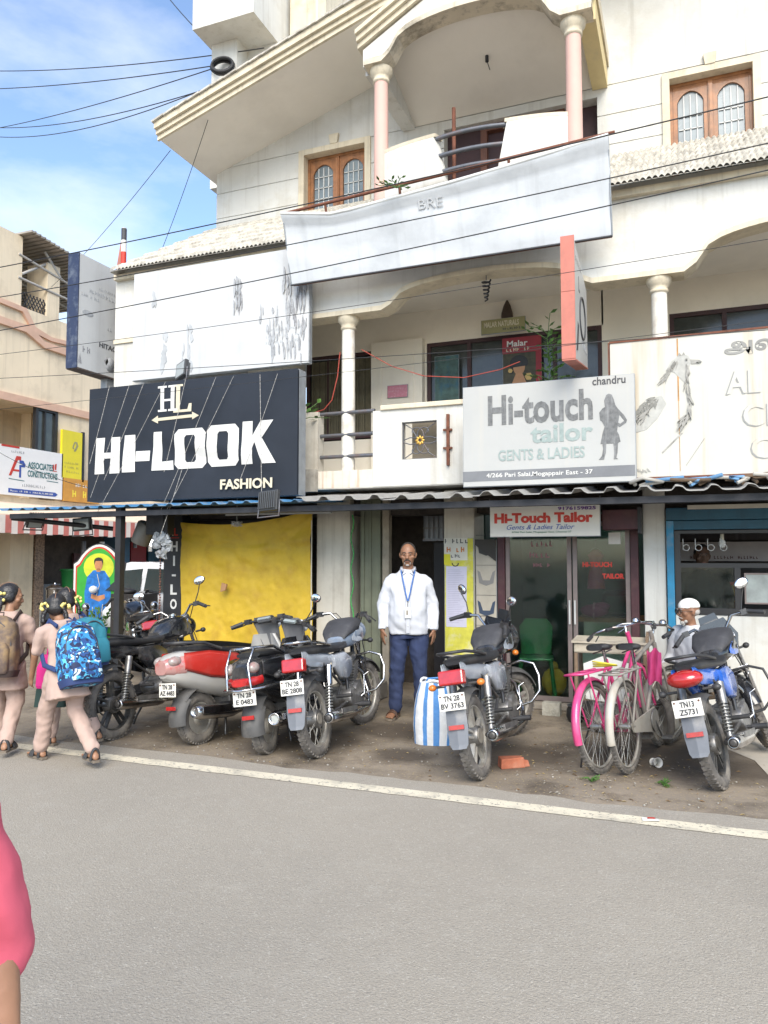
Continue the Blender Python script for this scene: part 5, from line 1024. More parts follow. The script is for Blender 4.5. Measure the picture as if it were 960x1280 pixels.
o = thing('meter_box', 'black electrical box hanging under the awning at the shop corner', 'electrical box', (-6.03, 7.7, 1.88)); MB().b2(-.17, .15, 0, .14, 0, .34).build('box', black_p, o, bevel=.006, world=False); MB().b2(-.12, .10, -.012, -.0005, .05, .28).build('cover', steel_d, o, world=False)
pb = MB(); rg = random.Random(5)
for i in range(22): pb.ell((-5.97+rg.uniform(-.10, .10), 7.74+rg.uniform(-.06, .06), 1.74+rg.uniform(-.13, .12)), (rg.uniform(.03, .07), .03, rg.uniform(.03, .07)), 9, 6, rot=(rg.random()*3, rg.random()*3, 0))
pb.v = [tuple(V(p)+V((noise.noise(V(p)*28), noise.noise(V(p)*28+V((9, 0, 0))), noise.noise(V(p)*28+V((0, 9, 0)))))*.045) for p in pb.v]; pb.sm = [False]*len(pb.sm)
stuff(tag(pb.build('plastic_covers', mk('cloudy_plastic', (.42,.44,.46), .25, var=.4, scale=9)), 'crumpled cloudy plastic covers hanging below the black electrical box', 'plastic'))
for i in range(9):
    pass
hang_ = MB()
for i in range(14):
    yy = 13+i*.55; q = V((-12.1, yy, 1.95)); hang_.tube([q, q-V((0, 0, rg.uniform(.12, .45)))], rg.uniform(.03, .06), 6, m=i % 3)
stuff(tag(hang_.build('hanging_goods', [dark_l, mk('goods_white', (.5,.48,.45), .7), rail_m]), 'assorted goods hanging in a row under the striped awning', 'goods'))
o = thing('notice_board', 'small white and yellow notices on the blue post beyond the car', 'notice', (-12.9, 18.9, 1.2), R(90)); MB().b2(0, .8, 0, .02, 0, .45).build('paper', white_l, o, world=False); MB().b2(.82, 1.3, 0, .02, 0, .45).build('yellow_paper', MATS['bright_yellow'], o, world=False); MB().b2(-.1, .7, 0, .02, .7, 1.1).build('red_paper', MATS['poster_red'], o, world=False)
# ================================================================== two wheelers
chrome = mk('chrome', (.50,.50,.51), .18, metal=1., var=.15, scale=12, stain=((.20,.17,.14), .75, 8))
bolt = mk('engine_alloy', (.26,.255,.25), .42, metal=.8, var=.3, scale=14, stain=((.09,.08,.07), .7, 8))
blackp = mk('black_plastic', (.03,.03,.032), .5, var=.3, scale=7, stain=((.17,.155,.135), .45, 4))
dusty_blk = mk('dusty_black', (.07,.068,.066), .6, var=.3, scale=5, stain=((.2,.185,.16), .6, 4))
seat_m = mk('seat_vinyl', (.018,.018,.02), .5, var=.25, scale=6, bump=.15, bscale=90, stain=((.10,.095,.085), .4, 3))
frame_m = mk('frame_black', (.022,.022,.024), .4, var=.2, coat=.2, stain=((.14,.12,.1), .4, 6))
flap_m = mk('flap_grey', (.15,.16,.18), .55, var=.15, scale=4, stain=((.36,.33,.29), .5, 4))
lamp_red = mk('tail_lens', (.40,.012,.012), .15, var=.2, scale=20, spec=.8, coat=.6)
lamp_org = mk('indicator_lens', (.62,.17,.02), .15, var=.1, coat=.5)
lamp_clr = mk('lamp_lens', (.66,.68,.70), .08, var=.1, spec=.9, coat=.6)
plate_m = mk('plate_white', (.72,.70,.64), .5, var=.08, scale=9, stain=((.45,.4,.33), .5, 5))
mirror_m = mk('mirror_glass', (.85,.87,.9), .03, metal=1., var=.02)
tyre_d = mk('dusty_tyre', (.11,.10,.09), .9, var=.4, scale=9, bump=.4, bscale=50, stain=((.30,.265,.22), .7, 5))
rim_d = mk('dusty_rim', (.42,.40,.36), .45, metal=.5, var=.25, scale=7, stain=((.26,.22,.17), .6, 6))
rim_b = mk('black_rim', (.05,.05,.05), .45, metal=.3, var=.3, scale=7, stain=((.2,.18,.15), .55, 6))
spring_m = mk('spring_steel', (.40,.40,.38), .35, metal=.8, var=.2, stain=((.2,.17,.13), .5, 9))
paint = {'black': mk('bike_black_paint', (.014,.015,.018), .18, var=.2, coat=.8, stain=((.13,.12,.11), .35, 4)), 'blue': mk('bike_blue_paint', (.015,.12,.52), .2, var=.1, coat=.7, stain=((.2,.2,.22), .25, 5)), 'steel': mk('bike_slate_paint', (.16,.20,.26), .22, var=.15, coat=.6, stain=((.3,.28,.26), .4, 4)), 'silver': mk('bike_silver_paint', (.42,.45,.50), .25, metal=.3, var=.1, coat=.5, stain=((.3,.28,.25), .4, 5)), 'red': mk('bike_red_paint', (.46,.030,.022), .22, var=.1, coat=.7, stain=((.3,.12,.1), .3, 5)), 'white': mk('bike_white_paint', (.40,.39,.37), .3, var=.06, coat=.4, stain=((.4,.36,.31), .5, 4))}
def steerM(a, p=(.50, 0, .95), rake=R(26)):
    return Matrix.Translation(V(p)) @ Matrix.Rotation(a, 4, V((-sin(rake), 0, cos(rake)))) @ Matrix.Translation(-V(p))
def wheel(root, cx, rz, R_out, tw, T, style, tm_, rm_, name='wheel'):
    c = V((cx, 0, rz)); m = MB(); m.T = T; Rm = R_out-tw
    m.torus(c, (0, 1, 0), Rm, tw, 40, 12, rad=(tw, tw*.92))
    for i in range(44):
        for s_, yy in ((-1, -.5), (1, .5)):
            a = 2*pi*(i+.5*(s_ > 0))/44; d = V((cos(a), 0, sin(a)))
            m.box(c+d*(R_out-.006)+V((0, yy*tw*.62, 0)), (.016, tw*.62, .030), rot=Matrix.Rotation(-a, 3, 'Y') @ Matrix.Rotation(.35*s_, 3, 'X'))
    w_ = m.build(name, tm_, root, world=False)
    r_ = MB(); r_.T = T; Ri = Rm-tw*.75
    r_.torus(c, (0, 1, 0), Ri, .014, 40, 8, rad=(.016, tw*.62))
    r_.cyl(c-V((0, tw*1.1, 0)), c+V((0, tw*1.1, 0)), .055 if style != 'wire' else .045, n=18)
    if style == 'alloy':
        for k in range(5):
            a = 2*pi*k/5+.3; d = V((cos(a), 0, sin(a))); t_ = V((-sin(a), 0, cos(a)))
            for s_ in (-1, 1): r_.loft([[c+d*.04+t_*(s_*.018-.008)+V((0, y, 0)) for y in (-.02, .02)]+[c+d*.04+t_*(s_*.018+.008)+V((0, y, 0)) for y in (.02, -.02)], [c+d*Ri+t_*(s_*.03-.009)+V((0, y, 0)) for y in (-.014, .014)]+[c+d*Ri+t_*(s_*.03+.009)+V((0, y, 0)) for y in (.014, -.014)]], 0, False)
    elif style == 'wire':
        for k in range(32):
            a = 2*pi*k/32; b_ = a+(.32 if k % 2 else -.32); y = .03 if (k//2) % 2 else -.03
            r_.cyl(c+V((.04*cos(a), y, .04*sin(a))), c+V((Ri*cos(b_), 0, Ri*sin(b_))), .0028, n=5, caps=False)
    else:
        r_.lathe([(Ri, -.02), (Ri*.75, -.005), (Ri*.5, .02), (.06, .03), (.05, .04), (.001, .04)], c, (0, -1, 0), n=24).lathe([(Ri, -.02), (Ri*.75, -.005), (Ri*.5, .02), (.06, .03), (.001, .03)], c, (0, 1, 0), n=24)
    r_.build('rim', rm_, w_, world=False); return w_
def arc_sheet(c, Rr, a0, a1, wd, th=.006, n=18, curve=.015, m=None):
    """mudguard: curved strip about an axle"""
    m = m or MB(); rings = []
    for i in range(n+1):
        a = a0+(a1-a0)*i/n; d = V((cos(a), 0, sin(a)))
        rings.append([V(c)+d*(Rr-curve*abs(t)**2*2)+V((0, t*wd, 0)) for t in (-1, -.6, 0, .6, 1)]+[V(c)+d*(Rr+th-curve*abs(t)**2*2)+V((0, t*wd, 0)) for t in (1, .6, 0, -.6, -1)])
    return m.loft(rings, 0, True)
def section(x, hw, z0, z1, n=14, p=.62, yo=0):
    """rounded cross-section in the YZ plane"""
    return [V((x, yo+hw*math.copysign(abs(cos(2*pi*j/n))**p, cos(2*pi*j/n)), (z0+z1)/2+(z1-z0)/2*math.copysign(abs(sin(2*pi*j/n))**p, sin(2*pi*j/n)))) for j in range(n)]
def plate(root, c, lines, w_=.195, h_=.115, tilt=0., parent=None, yaw=0., T=None):
    """number plate facing backwards (-x) with two lines of raised characters"""
    Mx = (T or Matrix.Identity(4)) @ Matrix.Translation(V(c)) @ Matrix.Rotation(R(-90)+yaw, 4, 'Z') @ Matrix.Rotation(tilt, 4, 'X')
    m = MB(); m.T = Mx; m.b2(-w_/2, w_/2, 0, .005, -h_/2, h_/2); p = m.build('number_plate', plate_m, root, bevel=.002, world=False)
    for i, s_ in enumerate(lines):
        hh = h_*.34; zc = h_*(.22 if i == 0 else -.22); ll = len(s_)*hh*.62
        letters(s_, -ll/2, ll/2, zc-hh/2, zc+hh/2, -.0005, dark_l, p, depth=.002, bold=.03, M=Mx)
    m = MB(); m.T = Mx
    for sx in (-1, 1): m.cyl((sx*w_*.42, -.004, h_*.36), (sx*w_*.42, 0, h_*.36), .007, n=8)
    m.build('plate_screw', rust, p, world=False)
    return p
def spring(a, b, r, turns, wire=.006):
    a, b = V(a), V(b); d = (b-a).normalized(); u = d.orthogonal().normalized(); w_ = d.cross(u); n = int(turns*9)
    return MB().tube([a.lerp(b, i/n)+(u*cos(2*pi*turns*i/n)+w_*sin(2*pi*turns*i/n))*r for i in range(n+1)], wire, 5)
def mirror(root, base, top, r, T, ang=0., rr=(.062, .014, .042)):
    m = MB(); m.T = T; b_, t_ = V(base), V(top); m.tube([b_, b_.lerp(t_, .55)+V((.02, 0, .0)), t_], .0055, 6)
    m.ell(t_+V((.012, 0, .03)), (rr[1], rr[0], rr[2]), 16, 9, rot=(ang, 0, 0)); o = m.build('mirror', frame_m, root, world=False)
    g = MB(); g.T = T; g.ell(t_+V((.003, 0, .03)), (.008, rr[0]*.92, rr[2]*.90), 16, 9, rot=(ang, 0, 0)); g.build('mirror_glass', mirror_m, o, world=False)
def motorcycle(label, loc, heading, lean=-8, col='black', col2='black', lines=('', ''), style='alloy', rim=None, mirrors='', guard='chrome', steer=0., tail='box', flap=True, cowl=None, cover=False, indicator=True, lens=None):
    o = thing('motorcycle', label, 'motorcycle', (loc[0], loc[1], 0), (R(lean), 0, R(heading)), 'motorcycles parked before the shops')
    T = steerM(R(steer)); P1, P2 = paint[col], paint[col2]; rim = rim or rim_d
    wheel(o, -.63, .30, .30, .046, None, style, tyre_d, rim); wheel(o, .66, .30, .30, .040, T, style, tyre_d, rim)
    MB().lathe([(.07, -.045), (.075, -.03), (.075, .03), (.07, .045)], (-.63, 0, .30), (0, 1, 0), n=20).torus((-.63, .07, .30), (0, 1, 0), .085, .008, 24, 6).build('brake_drum', bolt, o, world=False)
    fr = MB().tube([(.50, 0, .93), (.30, 0, .86), (0, 0, .74), (-.35, 0, .72), (-.78, 0, .76)], .022, 8).tube([(.50, 0, .86), (.40, 0, .6), (.34, 0, .30), (.05, 0, .24), (-.05, 0, .30)], .02, 8)
    for s_ in (-1, 1):
        fr.tube([(0, s_*.06, .74), (-.05, s_*.1, .5), (-.06, s_*.09, .32)], .016, 8).tube([(-.06, s_*.10, .34), (-.63, s_*.10, .30)], .018, 8).tube([(-.2, s_*.1, .5), (-.55, s_*.11, .72)], .013, 6)
    fr.build('frame', frame_m, o, world=False)
    # engine
    e = MB().box((.12, 0, .36), (.36, .21, .22)).lathe([(.10, -.13), (.11, -.11), (.11, .11), (.10, .13)], (.14, 0, .36), (0, 1, 0), n=18).lathe([(.085, -.135), (.09, -.12), (.09, .12), (.085, .135)], (-.02, 0, .36), (0, 1, 0), n=16)
    for k in range(7): e.box((.22+.012*k, 0, .49+.022*k), (.15, .17, .009), rot=(0, R(-16), 0))
    e.box((.25, 0, .55), (.10, .11, .18), rot=(0, R(-16), 0)).box((.31, 0, .68), (.12, .12, .06), rot=(0, R(-16), 0)); e.build('engine', bolt, o, bevel=.006, world=False)
    ca = MB().box((.06, 0, .60), (.14, .07, .07)).tube([(.12, -.03, .6), (.22, -.02, .6)], .018, 8).tube([(.33, .04, .6), (.32, .05, .75), (.2, .04, .82)], .006, 5).tube([(.2, -.13, .36), (.26, -.14, .3), (.1, -.15, .24)], .008, 6); ca.build('carburettor', frame_m, o, world=False)
    # exhaust on the right side
    ex = MB().tube([(.32, -.05, .60), (.42, -.08, .52), (.40, -.12, .32), (.25, -.15, .23), (.0, -.155, .235), (-.15, -.16, .25)], .017, 10)
    ex.lathe([(.018, -.02), (.040, .04), (.047, .10), (.05, .58), (.044, .62), (.040, .63), (.030, .635), (.022, .62)], (-.12, -.165, .25), V((-1, -.015, .10)), n=18); ex.build('exhaust', chrome if style == 'wire' or col != 'blue' else bolt, o, world=False)
    MB().lathe([(.020, .58), (.020, .64), (.028, .642), (.028, .65), (.012, .65)], (-.12, -.165, .25), V((-1, -.015, .10)), n=14).build('exhaust_tip', frame_m, o, world=False)
    hs = MB().prism([(-.55, .31), (-.2, .28), (-.2, .315), (-.55, .35)], -.222, -.214); hs.build('heat_shield', bolt, o, world=False)
    MB().prism([(-.70, .24), (.02, .30), (.02, .42), (-.60, .40), (-.70, .34)], .105, .135).build('chain_case', blackp, o, bevel=.01, world=False)
    for s_ in (-1, 1):
        a, b_ = V((-.50, s_*.135, .70)), V((-.63, s_*.135, .31)); m = MB().cyl(a, a.lerp(b_, .38), .030, n=12).cyl(a.lerp(b_, .3), b_, .014, n=10).cyl(a.lerp(b_, .86), b_, .022, n=10)
        sh = m.build('shock_absorber', chrome if style == 'wire' else bolt, o, world=False); spring(a.lerp(b_, .36), a.lerp(b_, .88), .028, 9).build('coil_spring', spring_m, sh, world=False)
    # tank, seat, side panels
    tk_ = MB().loft([section(.50, .06, .84, .93), section(.46, .125, .80, .985), section(.36, .155, .78, 1.02), section(.22, .15, .78, 1.0), section(.10, .115, .78, .94), section(.03, .07, .80, .88)], 0, True)
    t_ = tk_.build('tank', P1, o, world=False)
    for s_ in (-1, 1):
        MB().loft([[V((x, s_*(.151+yo*.004-abs(x-.30)*.12), z)) for yo in (0, 1) for z in ((z0, z1) if yo == 0 else (z1, z0))] for x, z0, z1 in ((.44, .84, .93), (.36, .82, .95), (.24, .82, .93), (.14, .84, .87))], 0, False).build('tank_stripe', P2, t_, world=False)
    MB().cyl((.34, 0, 1.015), (.34, 0, 1.035), .04, n=16).build('fuel_cap', chrome, t_, world=False)
    if cover: MB().loft([section(.44, .13, .96, 1.035), section(.3, .165, .90, 1.05), section(.12, .14, .88, .98), section(.05, .1, .86, .9)], 0, True).build('tank_cover', mk('cover_canvas', (.045,.045,.05), .7, var=.3, bump=.5, bscale=14, stain=((.13,.125,.115), .5, 4)), t_, world=False)
    MB().loft([section(.10, .09, .80, .86), section(.0, .125, .78, .845), section(-.18, .14, .78, .835), section(-.35, .145, .785, .86), section(-.58, .125, .80, .89), section(-.74, .10, .82, .885), section(-.79, .06, .84, .87)], 0, True).build('seat', seat_m, o, world=False)
    for s_ in (-1, 1):
        MB().loft([[V((x, s_*y, z)) for y, z in ((.10, z0), (.135, z0+.02), (.135, z1-.02), (.10, z1))] for x, z0, z1 in ((.04, .58, .72), (-.08, .52, .78), (-.24, .56, .78), (-.34, .66, .78))], 0, True).build('side_panel', P1 if col2 == 'black' else P2, o, world=False)
        MB().loft([[V((x, s_*y, z)) for y, z in ((.07, z0), (.11-.03*(x < -.7), z0+.01), (.105-.03*(x < -.7), z1-.015), (.07, z1))] for x, z0, z1 in ((-.34, .70, .79), (-.55, .69, .82), (-.74, .72, .85), (-.86, .77, .86))], 0, True).build('tail_panel', P2 if col2 in ('blue', 'silver') else P1, o, world=False)
        MB().cyl((-.02, s_*.09, .30), (-.02, s_*.27, .29), .014, n=8).cyl((-.02, s_*.17, .295), (-.02, s_*.28, .29), .022, n=10).build('foot_peg', blackp, o, world=False)
        MB().cyl((-.34, s_*.10, .42), (-.34, s_*.24, .42), .016, n=8).tube([(-.2, s_*.1, .5), (-.34, s_*.11, .42)], .011, 6).build('rear_peg', blackp, o, world=False)
    MB().tube([(-.40, .13, .86), (-.62, .13, .90), (-.80, .105, .93), (-.87, .05, .935), (-.87, -.05, .935), (-.80, -.105, .93), (-.62, -.13, .90), (-.40, -.13, .86)], .012, 8).build('grab_rail', chrome if style != 'alloy' else blackp, o, world=False)
    # tail: lamp, mudguard, plate, flap, reflector
    if tail == 'box': tl_ = MB().box((-.875, 0, .76), (.075, .19, .105), rot=(0, R(12), 0))
    else: tl_ = MB().ell((-.84, 0, .785), (.10, .125, .062), 18, 10)
    tl_.build('tail_light', lamp_red, o, bevel=.014 if tail == 'box' else 0, world=False)
    mg = arc_sheet((-.63, 0, .30), .355, R(75), R(142), .075); mg.build('mudguard', dusty_blk if style == 'alloy' and col != 'blue' else blackp, o, world=False)
    if lines[0]: plate(o, (-.965, 0, .605), lines, tilt=R(-8))
    if flap: MB().loft([[V((x, -hw, z)), V((x-.012, 0, z)), V((x, hw, z)), V((x+.006, hw, z)), V((x-.006, 0, z)), V((x+.006, -hw, z))] for x, z, hw in ((-.885, .62, .066), (-.925, .54, .074), (-.95, .42, .078), (-.975, .31, .066), (-.985, .285, .05))], 0, False).build('mud_flap', flap_m, o, world=False); MB().box((-.966, 0, .43), (.014, .11, .03), rot=(0, R(8), 0)).build('reflector', lamp_red, o, world=False)
    if indicator:
        for s_ in (-1, 1): MB().cyl((-.80, s_*.09, .70), (-.80, s_*.17, .70), .010, n=8).build('indicator_stalk', blackp, o, world=False); MB().ell((-.81, s_*.185, .70), (.030, .030, .024), 12, 8).build('indicator', lens or blackp, o, world=False)
    # front assembly
    def F(): m = MB(); m.T = T; return m
    ff = F()
    for s_ in (-1, 1): ff.cyl((.66, s_*.085, .30), (.505, s_*.085, .62), .025, n=12).cyl((.52, s_*.085, .60), (.40, s_*.085, .96), .017, n=10)
    ff.box((.50, 0, .66), (.06, .22, .03), rot=(0, R(26), 0)).box((.42, 0, .93), (.07, .22, .03), rot=(0, R(26), 0)); ff.build('front_fork', chrome, o, world=False)
    arc_sheet((.66, 0, .30), .335, R(28), R(165), .06, m=F()).build('front_mudguard', dusty_blk if col2 != 'blue' else P1, o, world=False)
    hl_ = F().lathe([(.02, -.10), (.07, -.06), (.09, 0), (.092, .02)], (.60, 0, .90), (1, 0, -.08), n=20).build('headlight', P1 if not cowl else paint[cowl], o, world=False)
    F().lathe([(.088, .0), (.085, .03), (.05, .045), (.001, .05)], (.605, 0, .90), (1, 0, -.08), n=20).build('lens', lamp_clr, hl_, world=False)
    if cowl:
        F().loft([[V((.66, s_*.0+y, z)) for y, z in ((-.07, .80), (.07, .80), (.10, .9), (.06, 1.0), (-.06, 1.0), (-.10, .9))] for s_ in (0,)]+[[V((.52, y, z)) for y, z in ((-.11, .80), (.11, .80), (.16, .92), (.11, 1.08), (-.11, 1.08), (-.16, .92))], [V((.44, y, z)) for y, z in ((-.10, .84), (.10, .84), (.15, .94), (.10, 1.10), (-.10, 1.10), (-.15, .94))]], 0, True).build('headlight_cowl', paint[cowl], o, world=False)
        F().prism([(-.10, 1.0), (.10, 1.0), (.07, 1.16), (-.07, 1.16)], .56, .565, 'yz').build('windscreen', mk('smoke_screen', (.03,.032,.035), .1, coat=.5), o, world=False)
    dl = F()
    for s_ in (-1, 1): dl.lathe([(.045, 0), (.05, .01), (.05, .05), (.03, .07)], (.44, s_*.055, 1.0), V((.5, 0, -1)), n=16)
    d_ = dl.build('speedometer', blackp, o, world=False)
    g_ = F()
    for s_ in (-1, 1): g_.lathe([(.042, 0), (.042, .003), (.001, .004)], (.438, s_*.055, 1.002), V((-.5, 0, 1)), n=16)
    g_.build('dial', mk('dial_grey', (.2,.2,.2), .15), d_, world=False)
    hb = F().tube([(.26, .36, 1.03), (.34, .27, 1.08), (.40, .16, 1.09), (.43, .07, 1.0), (.43, -.07, 1.0), (.40, -.16, 1.09), (.34, -.27, 1.08), (.26, -.36, 1.03)], .012, 10)
    h_ = hb.build('handlebar', chrome, o, world=False)
    for s_ in (-1, 1):
        F().cyl((.335, s_*.275, 1.077), (.25, s_*.372, 1.023), .018, n=10).build('grip', blackp, h_, world=False)
        F().box((.35, s_*.245, 1.082), (.05, .05, .045)).tube([(.37, s_*.24, 1.08), (.39, s_*.30, 1.05), (.32, s_*.39, 1.02)], .006, 6).build('brake_lever', frame_m, h_, world=False)
    cb = F().tube([(.35, .24, 1.07), (.50, .16, 1.08), (.54, .05, .95), (.45, .02, .8)], .005, 5).tube([(.35, -.24, 1.07), (.50, -.16, 1.1), (.55, -.06, .95), (.5, -.09, .6), (.62, -.09, .34)], .005, 5).tube([(.44, 0, .98), (.56, -.04, 1.05), (.6, -.08, .7), (.66, -.06, .32)], .005, 5); cb.build('control_cable', frame_m, h_, world=False)
    for k in mirrors:
        s_ = 1 if k == 'L' else -1
        mirror(o, (.35, s_*.23, 1.09), (.33, s_*.33, 1.27), .06, T, ang=s_*R(12))
    F().cyl((.55, .10, .82), (.55, .16, .82), .010, n=8).cyl((.55, -.10, .82), (.55, -.16, .82), .010, n=8).build('indicator_stalk', blackp, o, world=False)
    for s_ in (-1, 1): F().ell((.55, s_*.18, .82), (.030, .028, .024), 12, 8).build('indicator', lens or blackp, o, world=False)
    if guard:
        gm_ = chrome if guard == 'chrome' else frame_m; m = MB()
        for s_ in (-1, 1): m.tube([(.40, s_*.03, .68), (.42, s_*.18, .70), (.42, s_*.28, .66), (.40, s_*.31, .56), (.37, s_*.30, .44), (.34, s_*.22, .36), (.32, s_*.04, .33)], .011, 10)
        m.build('crash_guard', gm_, o, world=False)
    MB().tube([(.0, .10, .30), (-.05, .22, .12), (-.06, .27, .028)], .011, 8).box((-.06, .28, .03), (.05, .04, .012)).build('side_stand', frame_m, o, world=False)
    MB().tube([(.14, -.14, .34), (.16, -.17, .36), (.18, -.18, .52), (.2, -.22, .54)], .009, 6).build('kick_starter', chrome, o, world=False)
    return o
def heading(dx, dy): return math.degrees(atan2(dy, dx))
# each bike is placed by its rear wheel contact and a heading
def place(rear, hd, back=.63): a = R(hd); return (rear[0]+cos(a)*back, rear[1]+sin(a)*back)
def mc(label, rear, hd, **k): return motorcycle(label, place(rear, hd), hd, **k)
mc('black motorcycle with blue mirror parked side on beside the schoolgirls', (-4.74, 5.52), 90, lean=-8, col='black', col2='black', style='alloy', mirrors='LR', guard=None, steer=16, lines=('', ''), flap=False, rim=rim_b)
mc('slate grey motorcycle with wire wheels beside the black scooter', (-2.80, 5.66), 94, lean=-9, col='steel', col2='silver', style='wire', mirrors='', lines=('TN 28', 'BE 2808'), steer=-14, cover=True)
mc('silver blue motorcycle with black seat parked in front of the yellow postered pillar', (-1.43, 5.55), 88, lean=-11, col='black', col2='silver', style='alloy', mirrors='LR', lines=('TN 28', 'BV 3763'), steer=-38, cowl='black', cover=True, lens=lamp_org)
mc('bright blue and black motorcycle with round red tail lamp and black guard', (.19, 5.92), 77, lean=-14, col='black', col2='blue', style='alloy', rim=rim_b, mirrors='R', guard='black', lines=('TN13', 'Z5731'), steer=24, tail='oval', cowl='black', cover=True)
mc('motorcycle half hidden behind the wall corner with red tail lamp', (-6.42, 8.15), 140, lean=-7, col='black', col2='black', style='wire', mirrors='', guard=None, steer=10)

def scooter(label, rear, hd, lean=-7, col='black', col2='white', lines=('', ''), wide=1.0, mirrors='', steer=0, rack='chrome', tail='wide'):
    loc = place(rear, hd, .60)
    o = thing('scooter', label, 'scooter', (loc[0], loc[1], 0), (R(lean), 0, R(hd)), 'scooters parked before the yellow tarpaulin')
    T = steerM(R(steer), (.50, 0, .85)); P1, P2 = paint[col], paint[col2]
    def F(): m = MB(); m.T = T; return m
    wheel(o, -.60, .22, .22, .050, None, 'disc', tyre_d, rim_d); wheel(o, .62, .22, .22, .045, T, 'disc', tyre_d, rim_d)
    k = wide
    MB().loft([section(.04, .12*k, .30, .64), section(-.12, .155*k, .31, .72), section(-.34, .185*k, .36, .76), section(-.58, .185*k, .43, .80), section(-.76, .155*k, .50, .81), section(-.90, .115*k, .55, .79), section(-.965, .06*k, .60, .75)], 0, True).build('body_panel', P1, o, world=False)
    for s_ in (-1, 1):
        MB().loft([[V((x, s_*y, z)) for y, z in ((y0, z0), (y0+.012, z0+.03), (y0+.012, z1-.03), (y0, z1))] for x, y0, z0, z1 in ((-.02, .145*k, .47, .69), (-.3, .184*k, .51, .745), (-.58, .187*k, .56, .79), (-.84, .145*k, .65, .795))], 0, True).build('side_trim', P2, o, world=False)
        MB().loft([[V((x, s_*y, z)) for y, z in ((y0, z0), (y0+.008, z0+.01), (y0+.008, z1-.01), (y0, z1))] for x, y0, z0, z1 in ((-.2, .184*k, .63, .66), (-.5, .187*k, .68, .74), (-.74, .158*k, .72, .76))], 0, True).build('side_stripe', paint['red'] if col2 == 'white' else P2, o, world=False)
        MB().ell((-.90, s_*.095*k, .73), (.07, .045, .045), 12, 8).build('tail_indicator', mk('dull_lens', (.30,.26,.24), .2, coat=.4, stain=((.3,.05,.04), .6, 14)), o, world=False)
        MB().prism([(-.02, .26), (-.5, .30), (-.5, .33), (-.02, .31)], s_*.12-.02, s_*.12+.02).build('frame_rail', frame_m, o, world=False)
    MB().loft([section(.10, .09, .70, .755), section(-.02, .135*k, .70, .775), section(-.3, .15*k, .73, .80), section(-.55, .14*k, .77, .845), section(-.76, .10*k, .80, .84)], 0, True).build('seat', seat_m, o, world=False)
    MB().b2(-.02, .36, -.15, .15, .27, .31).build('floorboard', blackp, o, bevel=.01, world=False)
    MB().loft([[V((x, y, z)) for y in yy] for x, z, yy in ()], 0) if False else None
    ls = MB().loft([[V((x+.10*abs(t)**2*-1, t*hw, z)) for t in (-1, -.6, 0, .6, 1)]+[V((x+.05-.10*abs(t)**2, t*hw, z)) for t in (1, .6, 0, -.6, -1)] for x, z, hw in ((.42, .27, .17), (.45, .5, .20), (.44, .72, .19), (.42, .86, .12))], 0, True); ls.build('leg_shield', P1, o, world=False)
    F().loft([[V((x+.10-.14*abs(t)**2, t*hw, z)) for t in (-1, -.6, 0, .6, 1)]+[V((x-.02, t*hw*.9, z)) for t in (1, .5, 0, -.5, -1)] for x, z, hw in ((.46, .72, .09), (.43, .88, .12), (.40, .98, .14), (.36, 1.03, .10))], 0, True).build('handlebar_cowl', mk('cowl_grey', (.15,.15,.155), .5, var=.15, stain=((.25,.23,.2), .4, 5)), o, world=False)
    F().ell((.50, 0, .95), (.04, .09, .06), 14, 9).build('headlight', lamp_clr, o, world=False)
    F().prism([(-.09, .40), (.09, .44), (.09, .30), (-.09, .30)], 0, .001, 'yz') if False else None
    F().box((.345, 0, 1.01), (.05, .14, .02), rot=(0, R(-30), 0)).build('speedometer', mk('dial_glass', (.3,.34,.34), .08, coat=.5), o, world=False)
    h_ = F().tube([(.28, .33, .97), (.34, .22, 1.0), (.37, 0, .99), (.34, -.22, 1.0), (.28, -.33, .97)], .012, 8).build('handlebar', frame_m, o, world=False)
    for s_ in (-1, 1):
        F().cyl((.325, s_*.24, .995), (.272, s_*.345, .967), .019, n=10).build('grip', blackp, h_, world=False); F().box((.35, s_*.19, 1.0), (.05, .06, .05)).tube([(.38, s_*.2, .99), (.38, s_*.28, .97), (.31, s_*.36, .955)], .006, 6).build('brake_lever', frame_m, h_, world=False)
    for q in mirrors: s_ = 1 if q == 'L' else -1; mirror(o, (.35, s_*.18, 1.02), (.34, s_*.30, 1.22), .06, T)
    ff = F()
    for s_ in (-1, 1): ff.cyl((.62, s_*.07, .22), (.46, s_*.07, .58), .022, n=10)
    ff.build('front_fork', bolt, o, world=False); arc_sheet((.62, 0, .22), .27, R(10), R(165), .075, m=F()).build('front_mudguard', P1, o, world=False)
    MB().box((-.35, .06, .28), (.5, .14, .18)).lathe([(.09, -.02), (.1, 0), (.1, .05), (.07, .06)], (-.55, .12, .24), (0, 1, 0), n=18).box((-.2, 0, .36), (.2, .2, .16)).build('engine', bolt, o, bevel=.01, world=False)
    ex = MB().lathe([(.02, -.1), (.03, -.04), (.055, .04), (.062, .12), (.064, .44), (.05, .5), (.04, .505), (.028, .48)], (-.30, -.16, .24), V((-1, -.02, .12)), n=18).tube([(-.1, -.1, .3), (-.18, -.15, .22), (-.28, -.16, .235)], .016, 8); ex.build('exhaust', dusty_blk if col2 == 'white' else chrome, o, world=False)
    MB().prism([(-.42, .25), (-.76, .285), (-.76, .335), (-.42, .31)], -.238, -.228).build('heat_shield', chrome, o, world=False)
    arc_sheet((-.60, 0, .22), .285, R(60), R(140), .085).build('mudguard', dusty_blk, o, world=False)
    arc_sheet((-.60, 0, .22), .292, R(132), R(186), .10, curve=.03).build('mud_flap', flap_m if col2 == 'white' else dusty_blk, o, world=False)
